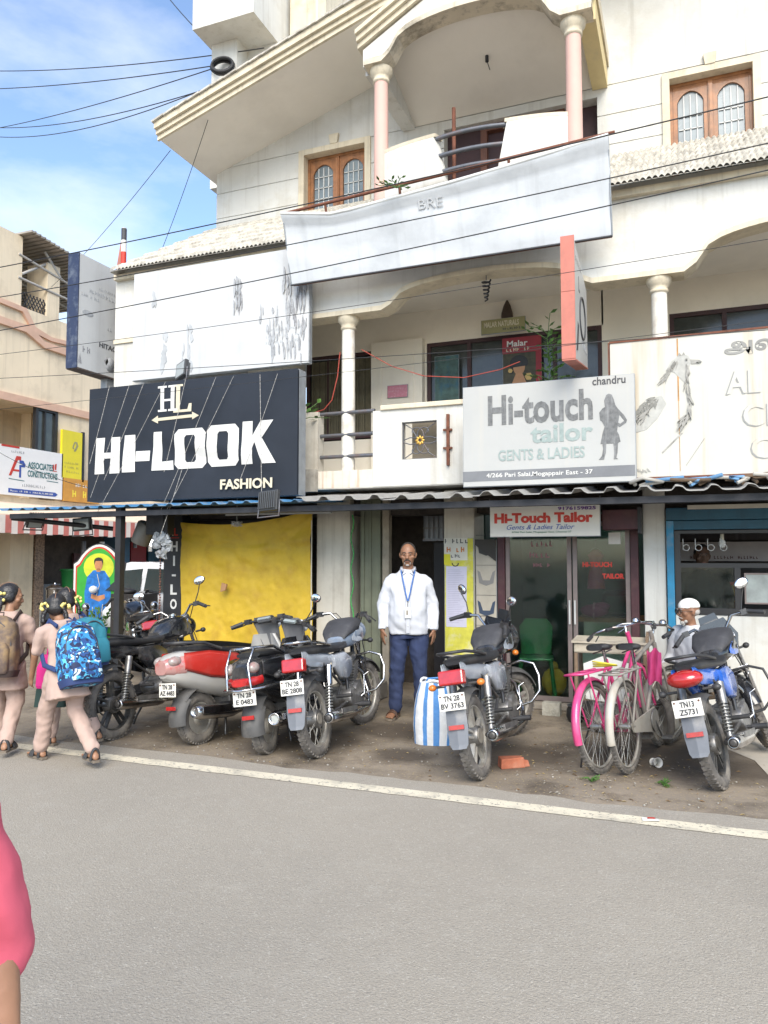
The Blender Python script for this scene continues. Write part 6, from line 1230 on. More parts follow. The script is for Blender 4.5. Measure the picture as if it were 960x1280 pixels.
    if tail == 'wide': MB().loft([section(-.84, .145*k, .58, .68), section(-.93, .12*k, .585, .67), section(-.99, .06, .60, .655)], 0, True).build('tail_light', lamp_red, o, world=False)
    else: MB().loft([section(-.82, .16*k, .60, .78), section(-.92, .125*k, .61, .77), section(-.985, .065, .63, .74)], 0, True).build('tail_light', mk('clear_red_lens', (.42,.22,.2), .12, coat=.6, stain=((.45,.03,.02), .8, 12)), o, world=False)
    if lines[0]: plate(o, (-.925, 0, .50), lines, tilt=R(-4))
    MB().box((-.898, 0, .345), (.014, .10, .03)).build('reflector', lamp_red, o, world=False)
    rm_ = chrome if rack == 'chrome' else blackp
    r_ = MB().tube([(-.42, .17*k, .79), (-.62, .165*k, .86), (-.84, .10, .88), (-.88, 0, .88), (-.84, -.10, .88), (-.62, -.165*k, .86), (-.42, -.17*k, .79)], .013, 8)
    if rack == 'chrome': r_.tube([(-.30, .20*k, .58), (-.62, .205*k, .57), (-.92, .16*k, .57), (-1.01, 0, .57), (-.92, -.16*k, .57), (-.62, -.205*k, .57), (-.30, -.20*k, .58)], .011, 8).tube([(-.86, .1, .88), (-.99, .09, .76), (-1.0, .1, .58)], .009, 6).tube([(-.86, -.1, .88), (-.99, -.09, .76), (-1.0, -.1, .58)], .009, 6)
    r_.build('grab_rail', rm_, o, world=False)
    MB().tube([(-.3, .12, .22), (-.36, .2, .10), (-.38, .23, .02)], .011, 8).tube([(-.36, -.10, .22), (-.42, -.14, .08), (-.42, -.14, .05)], .011, 8).build('side_stand', frame_m, o, world=False)
    return o
scooter('red and white scooter with black seat parked behind the black motorcycle', (-3.95, 5.66), 80, lean=-6, col='white', col2='red', lines=('TN 28', 'AZ 4483'), rack='black', tail='clear', steer=10, wide=.90)
scooter('black scooter with chrome rear guard and wide red tail lamp between its neighbours', (-3.24, 5.60), 98, lean=-8, col='black', col2='black', lines=('TN 28', 'E 0483'), rack='chrome', mirrors='R', steer=-24, wide=1.02)

# ================================================================== bicycles
pink_p = mk('bicycle_pink', (.55,.045,.17), .3, var=.08, coat=.5, stain=((.45,.12,.2), .3, 6)); old_p = mk('bicycle_old_grey', (.28,.26,.23), .6, metal=.3, var=.3, scale=8, stain=((.14,.08,.05), .6, 8)); cream_p = mk('mudguard_pale', (.40,.375,.325), .5, var=.15, scale=6, stain=((.25,.2,.15), .5, 6))
def bicycle(label, rear, hd, lean, fm, gm_, carrier, steer=0, full=True):
    loc = place(rear, hd, .52); o = thing('bicycle', label, 'bicycle', (loc[0], loc[1], 0), (R(lean), 0, R(hd)), 'bicycles parked before the tailor shop')
    T = steerM(R(steer), (.36, 0, .8), R(20)); r = .335
    def F(): m = MB(); m.T = T; return m
    for cx, TT in ((-.52, None), (.56, T)):
        m = MB(); m.T = TT; c = V((cx, 0, r)); m.torus(c, (0, 1, 0), r-.02, .02, 48, 8)
        for i in range(60): a = 2*pi*i/60; m.box(c+V((cos(a), 0, sin(a)))*(r-.003), (.010, .034, .014), rot=Matrix.Rotation(-a, 3, 'Y'))
        w_ = m.build('wheel', tyre_d, o, world=False); q = MB(); q.T = TT; q.torus(c, (0, 1, 0), r-.047, .012, 48, 6, rad=(.008, .014)); q.build('rim', rim_d, w_, world=False)
        q = MB(); q.T = TT; q.cyl(c-V((0, .045, 0)), c+V((0, .045, 0)), .02, n=12)
        for k in range(36): a = 2*pi*k/36; b_ = a+(.4 if k % 2 else -.4); q.cyl(c+V((.02*cos(a), .03*(1 if (k//2) % 2 else -1), .02*sin(a))), c+V(((r-.05)*cos(b_), 0, (r-.05)*sin(b_))), .0018, n=4, caps=False)
        q.build('spoke_set', spring_m, w_, world=False)
        m = MB(); m.T = TT; arc_sheet((cx, 0, r), r+.028, R(20) if cx > 0 else R(-5+55), R(175) if cx > 0 else R(192), .032, curve=.012, n=22, m=m).build('mudguard', gm_, o, world=False)
    f = MB().tube([(.38, 0, .86), (.34, 0, .98)], .02, 8).tube([(.39, 0, .80), (-.02, 0, .30)], .019, 8).tube([(-.02, 0, .30), (-.17, 0, .80)], .017, 8)
    f.tube([(.38, 0, .88), (-.08, 0, .55)] if not full else [(.37, 0, .90), (-.16, 0, .78)], .016, 8)
    for s_ in (-1, 1): f.tube([(-.02, s_*.03, .30), (-.52, s_*.055, r)], .011, 6).tube([(-.15, s_*.02, .74), (-.52, s_*.055, r)], .010, 6)
    f.build('frame', fm, o, world=False)
    ff = F().tube([(.37, 0, .88), (.41, 0, .72)], .018, 8)
    for s_ in (-1, 1): ff.tube([(.41, 0, .72), (.43, s_*.05, .66), (.56, s_*.05, r)], .012, 8)
    ff.build('front_fork', fm, o, world=False)
    hb = F().tube([(.10, .27, .98), (.26, .25, 1.02), (.36, .12, 1.04), (.37, 0, 1.03), (.36, -.12, 1.04), (.26, -.25, 1.02), (.10, -.27, .98)], .011, 8).tube([(.35, 0, .96), (.37, 0, 1.03)], .012, 8).tube([(.28, .22, .99), (.2, .24, .95)], .005, 5).tube([(.28, -.22, .99), (.2, -.24, .95)], .005, 5)
    h_ = hb.build('handlebar', chrome, o, world=False)
    for s_ in (-1, 1): F().cyl((.19, s_*.26, 1.0), (.08, s_*.272, .975), .016, n=10).build('grip', blackp, h_, world=False)
    F().lathe([(.03, 0), (.03, .02), (.015, .035), (.001, .037)], (.34, -.1, 1.05), n=14).build('bell', chrome, h_, world=False)
    MB().loft([section(-.04, .02, .885, .905), section(-.12, .035, .87, .915), section(-.22, .085, .875, .925), section(-.29, .095, .88, .935), section(-.33, .06, .885, .925)], 0, True).build('saddle', seat_m, o, world=False)
    MB().cyl((-.17, 0, .76), (-.19, 0, .88), .013, n=8).tube([(-.1, .03, .87), (-.28, .05, .86)], .006, 5).tube([(-.1, -.03, .87), (-.28, -.05, .86)], .006, 5).build('seat_post', chrome, o, world=False)
    cg = MB().lathe([(.09, -.006), (.095, 0), (.09, .006)], (-.02, -.07, .30), (0, 1, 0), n=22).tube([(-.02, -.07, .30), (.07, -.09, .16)], .010, 6).tube([(-.02, .07, .30), (-.11, .09, .44)], .010, 6).box((.08, -.13, .155), (.08, .08, .02)).box((-.12, .13, .445), (.08, .08, .02)); cg.build('crank', bolt, o, world=False)
    MB().prism([(-.55, .36), (-.50, .29), (.05, .20), (.08, .32), (.03, .40)], -.062, -.05).build('chain_guard', gm_, o, world=False)
    cm_ = MB().tube([(-.24, .07, .74), (-.76, .075, .745), (-.76, -.075, .745), (-.24, -.07, .74)], .008, 6)
    for xx in (-.36, -.5, -.64): cm_.cyl((xx, .072, .743), (xx, -.072, .743), .006, n=6)
    for s_ in (-1, 1): cm_.cyl((-.68, s_*.074, .745), (-.53, s_*.065, r), .007, n=6)
    c_o = cm_.build('carrier', fm if carrier == 'frame' else old_p, o, world=False)
    MB().tube([(-.52, .06, r), (-.50, .16, .15), (-.49, .20, .015)], .008, 6).build('kick_stand', frame_m, o, world=False)
    return o
bicycle('pink bicycle with bright pink mudguard and black saddle', (-.62, 6.02), 72, -9, pink_p, pink_p, 'frame', steer=14, full=False)
bicycle('old grey bicycle with pale mudguard and rear carrier beside the pink bicycle', (-.44, 6.10), 76, -5, old_p, cream_p, 'old', steer=-18)
rope_y = mk('yellow_rope', (.6,.5,.04), .7); m = MB()
for k in range(3): m.torus((-.60, 6.02-.02*k, .79+.012*k), (.1*k-.1, .15, 1), .085, .006, 20, 5, rad=None)
tag(m.build('elastic_rope', rope_y), 'yellow elastic rope wound on the pink bicycle carrier', 'rope')
cloth_p = mk('pink_cloth', (.48,.05,.18), .85, var=.12, bump=.3, bscale=14); m = MB(); vs = []
for j in range(9):
    for i in range(9): vs.append((-.33+.11*i/8, 6.56+.03*sin(i*1.7+j*.4)+.01*j, .86-.27*j/8-.02*sin(i)))
m.add(vs, [(j*9+i, j*9+i+1, (j+1)*9+i+1, (j+1)*9+i) for j in range(8) for i in range(8)], 0, True); m.add([(a, b+.006, c) for a, b, c in vs], [(j*9+i, (j+1)*9+i, (j+1)*9+i+1, j*9+i+1) for j in range(8) for i in range(8)], 0, True)
tag(m.build('hanging_cloth', cloth_p), 'bright pink cloth hung over the grey bicycle frame', 'cloth')
# old push cart behind the bicycles
ct = thing('push_cart', 'old cream topped wooden push cart behind the two bicycles', 'cart', (-.66, 7.45, 0), R(2)); ct.scale = (.85, .9, .92)
cw = mk('cart_cream', (.46,.41,.32), .85, var=.15, scale=5, stain=((.22,.17,.12), .5, 4)); cwd = mk('cart_wood', (.20,.14,.09), .85, var=.3, scale=9)
MB().b2(-.40, .34, -.28, .28, .80, .90).build('top_box', cw, ct, bevel=.02, world=False)
for i in range(4): MB().b2(-.42, .36, -.30+.15*i, -.30+.15*i+.135, .90, .92).build('plank', cw, ct, world=False)
for a in (-.38, .32):
    for b_ in (-.26, .26): MB().cyl((a, b_, .25), (a, b_, .80), .022, n=8).build('post', cwd, ct, world=False)
MB().b2(-.40, .34, -.27, -.24, .34, .38).b2(-.40, .34, .24, .27, .34, .38).b2(.33, .36, -.27, .3, .50, .98).build('rail', cwd, ct, world=False)
MB().prism([(-.28, .36), (.12, .32), (.16, .72), (-.1, .78), (-.30, .70)], -.285, -.275).build('white_panel', mk('ply_white', (.66,.65,.6), .7), ct, world=False)
for xx in (-.1, .50):
    w_ = MB().torus((xx, -.1 if xx < 0 else -.35, .21), (0, 1, 0) if xx < 0 else (1, .35, 0), .175, .04, 30, 8).build('wheel', tyre_d, ct, world=False); MB().lathe([(.145, -.02), (.06, -.03), (.06, .03), (.145, .02)], (xx, -.1 if xx < 0 else -.35, .21), (0, 1, 0) if xx < 0 else (1, .35, 0), n=20).build('rim', rim_d, w_, world=False)
MB().tube([(-.1, -.2, .21), (-.1, .2, .21)], .016, 8).tube([(.45, -.36, .21), (.34, -.2, .36)], .016, 8).build('axle', frame_m, ct, world=False)
# ================================================================== people
skin_d = mk('skin_brown', (.235,.115,.065), .5, var=.10, scale=14, bump=.06, bscale=90); skin_m = mk('skin_warm_brown', (.30,.155,.09), .5, var=.10, scale=14, bump=.06, bscale=90)
hair_m = mk('black_hair', (.012,.010,.010), .42, var=.5, scale=30, bump=.5, bscale=60, spec=.6); grey_hair = mk('grey_hair', (.34,.32,.30), .7, var=.4, scale=60, bump=.4, bscale=80); short_hair = mk('short_hair', (.03,.025,.022), .7, var=.5, scale=60, bump=.4, bscale=80)
eye_w = mk('eye_white', (.26,.22,.19), .2); eye_b = mk('eye_dark', (.012,.008,.006), .1); lip_m = mk('lips', (.20,.075,.055), .5)
shirt_w = mk('white_shirt', (.50,.51,.54), .8, var=.03, scale=6, bump=.12, bscale=25); trouser_n = mk('navy_trousers', (.022,.034,.085), .85, var=.2, scale=8, bump=.15, bscale=30)
uni_m = mk('beige_pink_uniform', (.42,.30,.25), .85, var=.06, scale=7, bump=.15, bscale=22); sandal_b = mk('sandal_brown', (.07,.035,.022), .6, var=.3); sandal_k = mk('sandal_black', (.03,.03,.032), .6, var=.3); sole_m = mk('sandal_sole', (.16,.13,.1), .8)
def fuse(mb, name, mats, parent, voxel=.010, smooth=4, disp=None, sub=None, cut=None):
    """union of closed pieces as one continuous skin"""
    me = mb.mesh('tmp'); o = bpy.data.objects.new('tmp', me); COL.objects.link(o)
    r_ = o.modifiers.new('r', 'REMESH'); r_.mode = 'VOXEL'; r_.voxel_size = voxel
    if smooth: s_ = o.modifiers.new('s', 'SMOOTH'); s_.iterations = smooth; s_.factor = .5
    dg = bpy.context.evaluated_depsgraph_get(); dg.update(); n = bpy.data.meshes.new_from_object(o.evaluated_get(dg)); bpy.data.objects.remove(o); bpy.data.meshes.remove(me)
    if cut:
        bm = bmesh.new(); bm.from_mesh(n); bmesh.ops.delete(bm, geom=[v for v in bm.verts if cut(v.co)], context='VERTS'); bm.to_mesh(n); bm.free()
    if disp:
        nn = [v.normal.copy() for v in n.vertices]
        for v, q in zip(n.vertices, nn): v.co += q*disp(v.co)
    n.materials.clear(); n.name = name
    for x in (mats if isinstance(mats, (list, tuple)) else [mats]): n.materials.append(x)
    n.polygons.foreach_set('use_smooth', [True]*len(n.polygons)); n.update()
    return link(name, n, parent, False)
def limb(m, pts, rs, n=12):
    pts = [V(p) for p in pts]
    m.tube(pts, rs, n)
    for p, r in zip(pts, rs): m.ell(p, (r*.99,)*3, 12, 8)
def hand(m, wr, d, pn, s, k=1., curl=.35, side=1):
    """palm and five separate bent fingers; d towards the fingertips, pn out of the back of the hand"""
    wr, d, pn = V(wr), V(d).normalized(), V(pn); pn = (pn-d*pn.dot(d)).normalized(); sd = d.cross(pn)*side; L = .085*k
    Mx = Matrix((sd, d, pn)).transposed(); c = wr+d*L*.55
    vs = [(.040*k*math.copysign(abs(cos(2*pi*j/12))**.7, cos(2*pi*j/12)), .014*k*math.copysign(abs(sin(2*pi*j/12))**.7, sin(2*pi*j/12))) for j in range(12)]
    m.loft([[wr+d*(L*t)+sd*a*w_+pn*b for a, b in vs] for t, w_ in ((-.12, .62), (.15, .72), (.5, .95), (.85, 1.0), (1.02, .9))], 0, True)
    for i, (off, ln, rr) in enumerate(((-.030, .066, .0082), (-.010, .076, .0088), (.011, .070, .0085), (.030, .054, .0076))):
        p = wr+d*L*.95+sd*off*k; a0 = curl*(.6+.14*i); pts = [p-d*.02*k]; dd = d.copy(); pos = p
        for q, f in enumerate((.45, .32, .25)):
            a = a0*(.6+.7*q); dd = (d*cos(a)-pn*sin(a)+sd*off*1.2).normalized(); pos = pos+dd*ln*k*f; pts.append(pos)
        m.tube(pts, [rr*k*1.08, rr*k, rr*k*.94, rr*k*.80], 8); m.ell(pts[-1], (rr*k*.8,)*3, 8, 6)
    tp = wr+d*L*.28-sd*.034*k; td = (d*.75-sd*.62-pn*.35).normalized(); t2 = (d*.95-sd*.15-pn*.4).normalized()
    m.tube([tp-td*.012*k, tp+td*.034*k, tp+td*.034*k+t2*.028*k], [.0125*k, .0105*k, .0085*k], 8); m.ell(tp+td*.034*k+t2*.028*k, (.0085*k,)*3, 8, 6)
def foot(m, an, fd, k=1.):
    an, fd = V(an), V(fd); fd.z = 0; fd.normalize(); sd = fd.cross(V((0, 0, 1)))
    z0 = an.z-.075*k
    rings = []
    for t, w_, h in ((-.26, .020, .035), (-.20, .030, .060), (-.05, .032, .085), (.20, .036, .065), (.48, .043, .042), (.62, .042, .030)):
        c = an+fd*t*.25*k; rings.append([c+sd*w_*k*cos(2*pi*j/12)+V((0, 0, z0+h*k*.5-an.z+h*.5*k*sin(2*pi*j/12))) for j in range(12)])
    m.loft(rings, 0, True)
    for i in range(5):
        c = an+fd*(.150 if i else .158)*k+sd*(-.034+.0165*i)*k; m.ell(V((c.x, c.y, z0+.013*k))+fd*(.022-.004*abs(i-1))*k, (.0115*k*(1.25 if i == 0 else .9),)*3, 8, 6)
def sandal(parent, an, fd, k, mat, name='sandal'):
    an, fd = V(an), V(fd); fd.z = 0; fd.normalize(); sd = fd.cross(V((0, 0, 1))); z0 = an.z-.075*k
    def P(t, s_, z): q = an+fd*t*k+sd*s_*k; return V((q.x, q.y, z0+z*k))
    out_ = [(-.075, .022), (-.07, .032), (0, .036), (.08, .046), (.14, .050), (.185, .036), (.20, .0)]
    poly = [(a, b) for a, b in out_]+[(a, -b) for a, b in out_[-2::-1]]
    m = MB(); n = len(poly); m.add([P(a, b, -.018) for a, b in poly]+[P(a, b, .003) for a, b in poly], [tuple(range(n-1, -1, -1)), tuple(range(n, 2*n))]+[(i, (i+1) % n, n+(i+1) % n, n+i) for i in range(n)])
    o = m.build(name, sole_m, parent, world=False); s_ = MB()
    for t, h, wd in ((.095, .055, .052), (.065, .066, .048), (-.03, .10, .040)): s_.tube([P(t, wd*cos(a), .0+h*sin(a)) for a in [pi*i/10 for i in range(11)]], .008*k, 6, flat=1.8)
    s_.build('strap', mat, o, world=False); return o
def head(m, c, k=1., turn=0., nod=0., lean=0.):
    Mx = Matrix.Translation(V(c)) @ Matrix.Rotation(turn, 4, 'Z') @ Matrix.Rotation(nod, 4, 'X') @ Matrix.Rotation(lean, 4, 'Y') @ Matrix.Scale(k, 4)
    old = m.T; m.T = Mx
    m.ell((0, .012, .03), (.077, .094, .092), 20, 14).ell((0, -.018, -.035), (.062, .070, .080), 18, 12).ell((0, -.052, -.088), (.034, .030, .026), 14, 9)
    m.ell((0, -.074, .028), (.056, .020, .016), 14, 8)                                     # brow
    m.loft([[V((x*w_, y, z)) for x, y in ((-1, 0), (-.5, -.5*h/w_ if False else -h*.6), (0, -h), (.5, -h*.6), (1, 0), (0, .02))] for z, w_, h, y0 in ()], 0) if False else None
    m.tube([(0, -.080, .020), (0, -.093, -.008), (0, -.102, -.028)], [.009, .0125, .0155], 10).ell((0, -.104, -.028), (.013, .012, .010), 10, 7)
    for s_ in (-1, 1):
        m.ell((s_*.012, -.090, -.032), (.009, .010, .008), 8, 6).ell((s_*.046, -.058, -.018), (.024, .022, .020), 10, 7).ell((s_*.079, .010, -.005), (.010, .020, .032), 10, 8, rot=(0, s_*.2, 0))
        m.ell((s_*.030, -.080, .010), (.017, .010, .009), 10, 7)
    m.ell((0, -.083, -.058), (.024, .010, .0055), 12, 7).ell((0, -.081, -.068), (.022, .010, .006), 12, 7)
    m.T = old; return Mx
def facebits(parent, Mx, brow=hair_m):
    def A(): q = MB(); q.T = Mx; return q
    e = A(); ir = A(); b_ = A()
    for s_ in (-1, 1):
        e.ell((s_*.030, -.0855, .009), (.0105, .006, .0042), 12, 8); ir.ell((s_*.030, -.0912, .009), (.0052, .0028, .0052), 10, 7)
        b_.tube([(s_*.013, -.0945, .026), (s_*.030, -.096, .032), (s_*.050, -.084, .026)], [.003, .004, .002], 6)
    eo = e.build('eyes', eye_w, parent, world=False); ir.build('iris', eye_b, eo, world=False); b_.build('eyebrows', brow, parent, world=False)
    A().tube([(-.021, -.0885, -.0625), (0, -.0945, -.062), (.021, -.0885, -.0625)], [.002, .0042, .002], 8).build('lips', lip_m, parent, world=False)
def torso(m, secs, T=None):
    """secs: (centre, half width x, half depth y)"""
    old = m.T; m.T = T
    m.loft([[V(c)+V((a*math.copysign(abs(cos(2*pi*j/20))**.8, cos(2*pi*j/20)), b*math.copysign(abs(sin(2*pi*j/20))**.85, sin(2*pi*j/20)), 0)) for j in range(20)] for c, a, b in secs], 0, True); m.T = old
def folds(a, f=9., seed=0):
    def g(p): return a*(noise.noise((p.x*f, p.y*f, p.z*f*.6+seed))+.5*noise.noise((p.x*f*2.3+p.z*9, p.y*f*2.3, p.z*f*2.0+seed)))
    return g

# ---------------------------------------------------------------- man in the white shirt
man = thing('person', 'man in white shirt and navy trousers with blue lanyard standing in the doorway', 'person', (-2.63, 7.30, 0), R(19))
b = MB(); hc = (0, -.01, 1.625)
torso(b, [((0, .01, .88), .15, .10), ((0, .0, 1.0), .155, .115), ((0, -.01, 1.15), .16, .115), ((0, 0, 1.32), .17, .10), ((0, .01, 1.42), .13, .08), ((0, .012, 1.47), .06, .055)])
limb(b, [(0, .015, 1.44), (0, .005, 1.56)], [.058, .052]); hm = head(b, hc, 1.0, turn=R(-4), nod=R(2))
armp = {}
for s_ in (-1, 1):
    sh, el, wr = V((s_*.168, .01, 1.375)), V((s_*.248, .035, 1.13)), V((s_*.258, -.045, .885)); armp[s_] = (sh, el, wr)
    limb(b, [sh, el, wr], [.046, .040, .028]); hand(b, wr, (-s_*.04, -.10, -1), (s_*.9, -.4, 0), s_, 1.0, .38, side=-s_)
    hp, kn, an = V((s_*.095, .01, .90)), V((s_*.115, -.015, .49)), V((s_*.135, .03, .085)); limb(b, [hp, kn, an], [.085, .058, .038]); foot(b, an+V((0, 0, .012)), (s_*.32, -1, 0), 1.0); sandal(man, an+V((0, 0, .012)), (s_*.32, -1, 0), 1.0, sandal_b)
fuse(b, 'body', skin_d, man, .0075, 3)
facebits(man, hm, short_hair)
h_ = MB(); h_.T = hm; h_.ell((0, .022, .045), (.0785, .090, .086), 20, 12); 
for s_ in (-1, 1): h_.ell((s_*.070, .012, .012), (.012, .035, .035), 10, 7)
fuse(h_, 'hair', short_hair, man, .007, 2, cut=lambda p: (hm.inverted() @ p).y < -.030-.35*max(0, .09-(hm.inverted() @ p).z)*0 and (hm.inverted() @ p).z < .125 and (hm.inverted() @ p).y < -.030)
q = MB(); q.T = hm
q.tube([(-.034, -.076, -.062), (-.016, -.094, -.048), (0, -.098, -.0465), (.016, -.094, -.048), (.034, -.076, -.062)], [.004, .006, .0065, .006, .004], 8); q.build('moustache', short_hair, man, world=False)
q = MB(); q.T = hm; q.ell((0, -.0665, -.094), (.022, .014, .014), 12, 8)
for s_ in (-1, 1): q.ell((s_*.027, -.066, -.076), (.006, .008, .016), 10, 7)
q.build('beard', grey_hair, man, world=False)
sh_ = MB()
torso(sh_, [((0, .005, .84), .200, .142), ((0, .0, .92), .202, .150), ((0, -.018, 1.04), .198, .152), ((0, -.012, 1.18), .194, .142), ((0, .0, 1.32), .205, .130), ((0, .008, 1.40), .172, .105), ((0, .012, 1.455), .098, .080), ((0, .012, 1.49), .068, .066)])
for s_ in (-1, 1): limb(sh_, [armp[s_][0]+V((-s_*.02, 0, -.005)), armp[s_][0]+V((s_*.014, 0, -.035)), armp[s_][1], armp[s_][2]+V((0, .005, .03))], [.066, .070, .060, .045]); sh_.cyl(armp[s_][2]+V((0, .004, .045)), armp[s_][2]+V((0, -.003, .0)), .046, .045, n=14)
fuse(sh_, 'shirt', shirt_w, man, .009, 3, disp=folds(.022, 6, 2))
col_ = MB()
for s_ in (-1, 1): col_.loft([[V((s_*x, y, z)) for x, y, z in ring] for ring in (((.066, .03, 1.482), (.074, .03, 1.505), (.080, .03, 1.48)), ((.06, -.035, 1.478), (.066, -.04, 1.50), (.076, -.05, 1.465)), ((.012, -.075, 1.455), (.030, -.075, 1.478), (.06, -.098, 1.425)))], 0, True)
col_.loft([[V((x, y, z)) for x, y, z in ring] for ring in (((.07, .03, 1.48), (.074, .03, 1.51), (.082, .035, 1.48)), ((0, .082, 1.49), (0, .08, 1.52), (0, .092, 1.485)), ((-.07, .03, 1.48), (-.074, .03, 1.51), (-.082, .035, 1.48)))], 0, True); col_.build('collar', shirt_w, man, world=False)
ys = lambda z: -.150-.028*sin(pi*min(1, max(0, (1.40-z)/.58)))+max(0, z-1.28)*.42
MB().loft([[V((x, ys(z)-.006-dy, z)) for x, dy in ((-.018, 0), (.018, 0), (.018, .004), (-.018, .004))] for z in [.86+.05*i for i in range(12)]], 0, False).build('placket', shirt_w, man, world=False)
bt = MB()
for i in range(6): z = .93+.09*i; bt.ell((0, ys(z)-.012, z), (.006, .003, .006), 8, 5)
bt.build('shirt_buttons', mk('button_pearl', (.55,.55,.53), .3), man, world=False)
tr_ = MB(); torso(tr_, [((0, .01, .80), .165, .118), ((0, .01, .86), .172, .125), ((0, .005, .95), .170, .125), ((0, .0, 1.0), .168, .122)])
for s_ in (-1, 1): limb(tr_, [(s_*.092, .01, .84), (s_*.113, -.015, .50), (s_*.130, .025, .115)], [.102, .079, .066])
fuse(tr_, 'trousers', trouser_n, man, .010, 3, disp=folds(.020, 8, 5))
lan = mk('lanyard_blue', (.05,.13,.36), .6); l_ = MB()
for s_ in (-1, 1): l_.tube([(s_*.070, .02, 1.492), (s_*.068, -.06, 1.462), (s_*.050, -.132, 1.38), (s_*.022, -.178, 1.25), (s_*.004, -.193, 1.175)], .007, 6, flat=2.0)
lo_ = l_.build('lanyard', lan, man, world=False); MB().cyl((0, -.194, 1.18), (0, -.194, 1.12), .004, n=6).build('lanyard_clip', chrome, lo_, world=False); MB().b2(-.030, .030, -.199, -.194, 1.01, 1.11).build('identity_card', mk('card_pale', (.60,.62,.58), .3), lo_, world=False); MB().b2(-.016, .004, -.201, -.1995, 1.04, 1.085).build('card_photo', mk('card_grey', (.25,.22,.18), .5), lo_, world=False)

# ---------------------------------------------------------------- schoolgirls
def schoolgirl(label, loc, rot, lean=R(12), stride=1., hgt=1.36, turn=0., bag=None, hold=None, ribbon=True, arm=(0, 0), nod=0.):
    o = thing('person', label, 'person', (*loc, 0), rot, 'schoolgirls walking along the road edge'); k = hgt/1.36; b = MB(); fw = -1
    TL = Matrix.Translation((0, 0, .72*k)) @ Matrix.Rotation(lean, 4, 'X') @ Matrix.Translation((0, 0, -.72*k))     # torso leans towards -y
    def W(p): return TL @ (V(p)*k)
    hp = lambda s_: V((s_*.07, .0, .72))*k
    legs = {1: (V((.08, -.13*stride, .40))*k, V((.075, -.20*stride, .075))*k, 0.), -1: (V((-.08, .02*stride-.02, .40))*k, V((-.085, .26*stride, .10+.02*stride))*k, 0.)}
    torso(b, [(V((0, 0, .70))*k, .11*k, .085*k), (V((0, 0, .85))*k, .105*k, .08*k), (V((0, 0, 1.0))*k, .115*k, .08*k), (V((0, 0, 1.08))*k, .09*k, .06*k), (V((0, 0, 1.12))*k, .045*k, .042*k)], TL)
    limb(b, [W((0, .005, 1.09)), W((0, -.02, 1.18))], [.040*k, .037*k])
    hc = W((0, -.035, 1.235)); hm = head(b, hc, .90*k, turn=turn, nod=R(8)+nod)
    arms = {}
    for s_ in (-1, 1):
        sw = arm[0] if s_ > 0 else arm[1]; sh = W((s_*.135, .0, 1.05)); el = sh+V((s_*.04, .02-sin(sw)*.22, -.20*cos(sw*.6)))*k; wr = el+V((-s_*.02, -.05-sin(sw)*.16, -.19*cos(sw*.8)))*k; arms[s_] = (sh, el, wr)
        limb(b, [sh, el, wr], [.036*k, .029*k, .021*k]); d_ = (wr-el); hand(b, wr, d_, V((s_, .2, 0)), s_, .78*k, .6, side=-s_)
        kn, an, _ = legs[s_]; limb(b, [hp(s_), kn, an], [.062*k, .042*k, .028*k]); fd = V((s_*.08, -1, 0)); foot(b, an+V((0, 0, .012)), fd, .85*k); sandal(o, an+V((0, 0, .012)), fd, .85*k, sandal_k)
    fuse(b, 'body', skin_m, o, .008*k, 3); facebits(o, hm)
    h_ = MB(); h_.T = hm; h_.ell((0, .024, .042), (.088, .096, .088), 20, 12).ell((0, .06, -.005), (.078, .062, .075), 16, 10)
    for s_ in (-1, 1): h_.ell((s_*.072, .02, .0), (.020, .052, .050), 12, 8)
    fuse(h_, 'hair', hair_m, o, .008, 2, cut=lambda p: (hm.inverted() @ p).y < -.045 and (hm.inverted() @ p).z < .085)
    pl_ = MB(); fl_ = MB(); rb = MB(); rg = random.Random(len(label))
    for m_ in (pl_, fl_, rb): m_.T = hm
    for s_ in (-1, 1):
        pts = [V((s_*.070, .065, -.02)), V((s_*.095, .085, -.07)), V((s_*.092, .075, -.13)), V((s_*.075, .055, -.18)), V((s_*.085, .065, -.11))]
        for i in range(7): t = i/6; q = pts[0].lerp(pts[2], t)+V((s_*.012*sin(pi*t), .01, 0)); pl_.ell(q, (.020, .020, .024), 10, 7, rot=(.5 if i % 2 else -.5, 0, 0))
        for i in range(12):
            a = rg.random()*6.3; q = V((s_*.085, .080, .000))+V((cos(a)*.030, .025*rg.uniform(-1, 1), sin(a)*.030)); fl_.ell(q, (.017, .015, .013), 7, 5, rot=(rg.random()*3, rg.random()*3, 0))
    pl_.build('plait', hair_m, o, world=False)
    pt_ = MB(); pt_.T = hm; pt_.tube([(0, .024+.099*cos(a), .042+.091*sin(a)) for a in [R(20)+R(12)*i for i in range(10)]], .0026, 5); pt_.build('hair_parting', skin_m, o, world=False)
    if ribbon: fl_.build('hair_flowers', mk('jasmine_yellow', (.72,.60,.20), .7, var=.25, scale=40), o, world=False)
    # knee length tunic over loose trousers
    tu = MB(); torso(tu, [(V((0, .01, .42 if False else .50))*k, .170*k, .150*k), (V((0, .005, .60))*k, .155*k, .130*k), (V((0, .0, .72))*k, .138*k, .106*k), (V((0, 0, .86))*k, .124*k, .094*k), (V((0, 0, 1.0))*k, .136*k, .092*k), (V((0, 0, 1.07))*k, .125*k, .078*k), (V((0, 0, 1.115))*k, .066*k, .058*k)], Matrix.Translation((0, 0, .72*k)) @ Matrix.Rotation(lean*.72, 4, 'X') @ Matrix.Translation((0, 0, -.72*k)))
    for s_ in (-1, 1): sh, el, wr = arms[s_]; limb(tu, [sh+V((-s_*.025, 0, -.012))*k, sh.lerp(el, .12), sh.lerp(el, .80)], [.060*k, .058*k, .052*k])
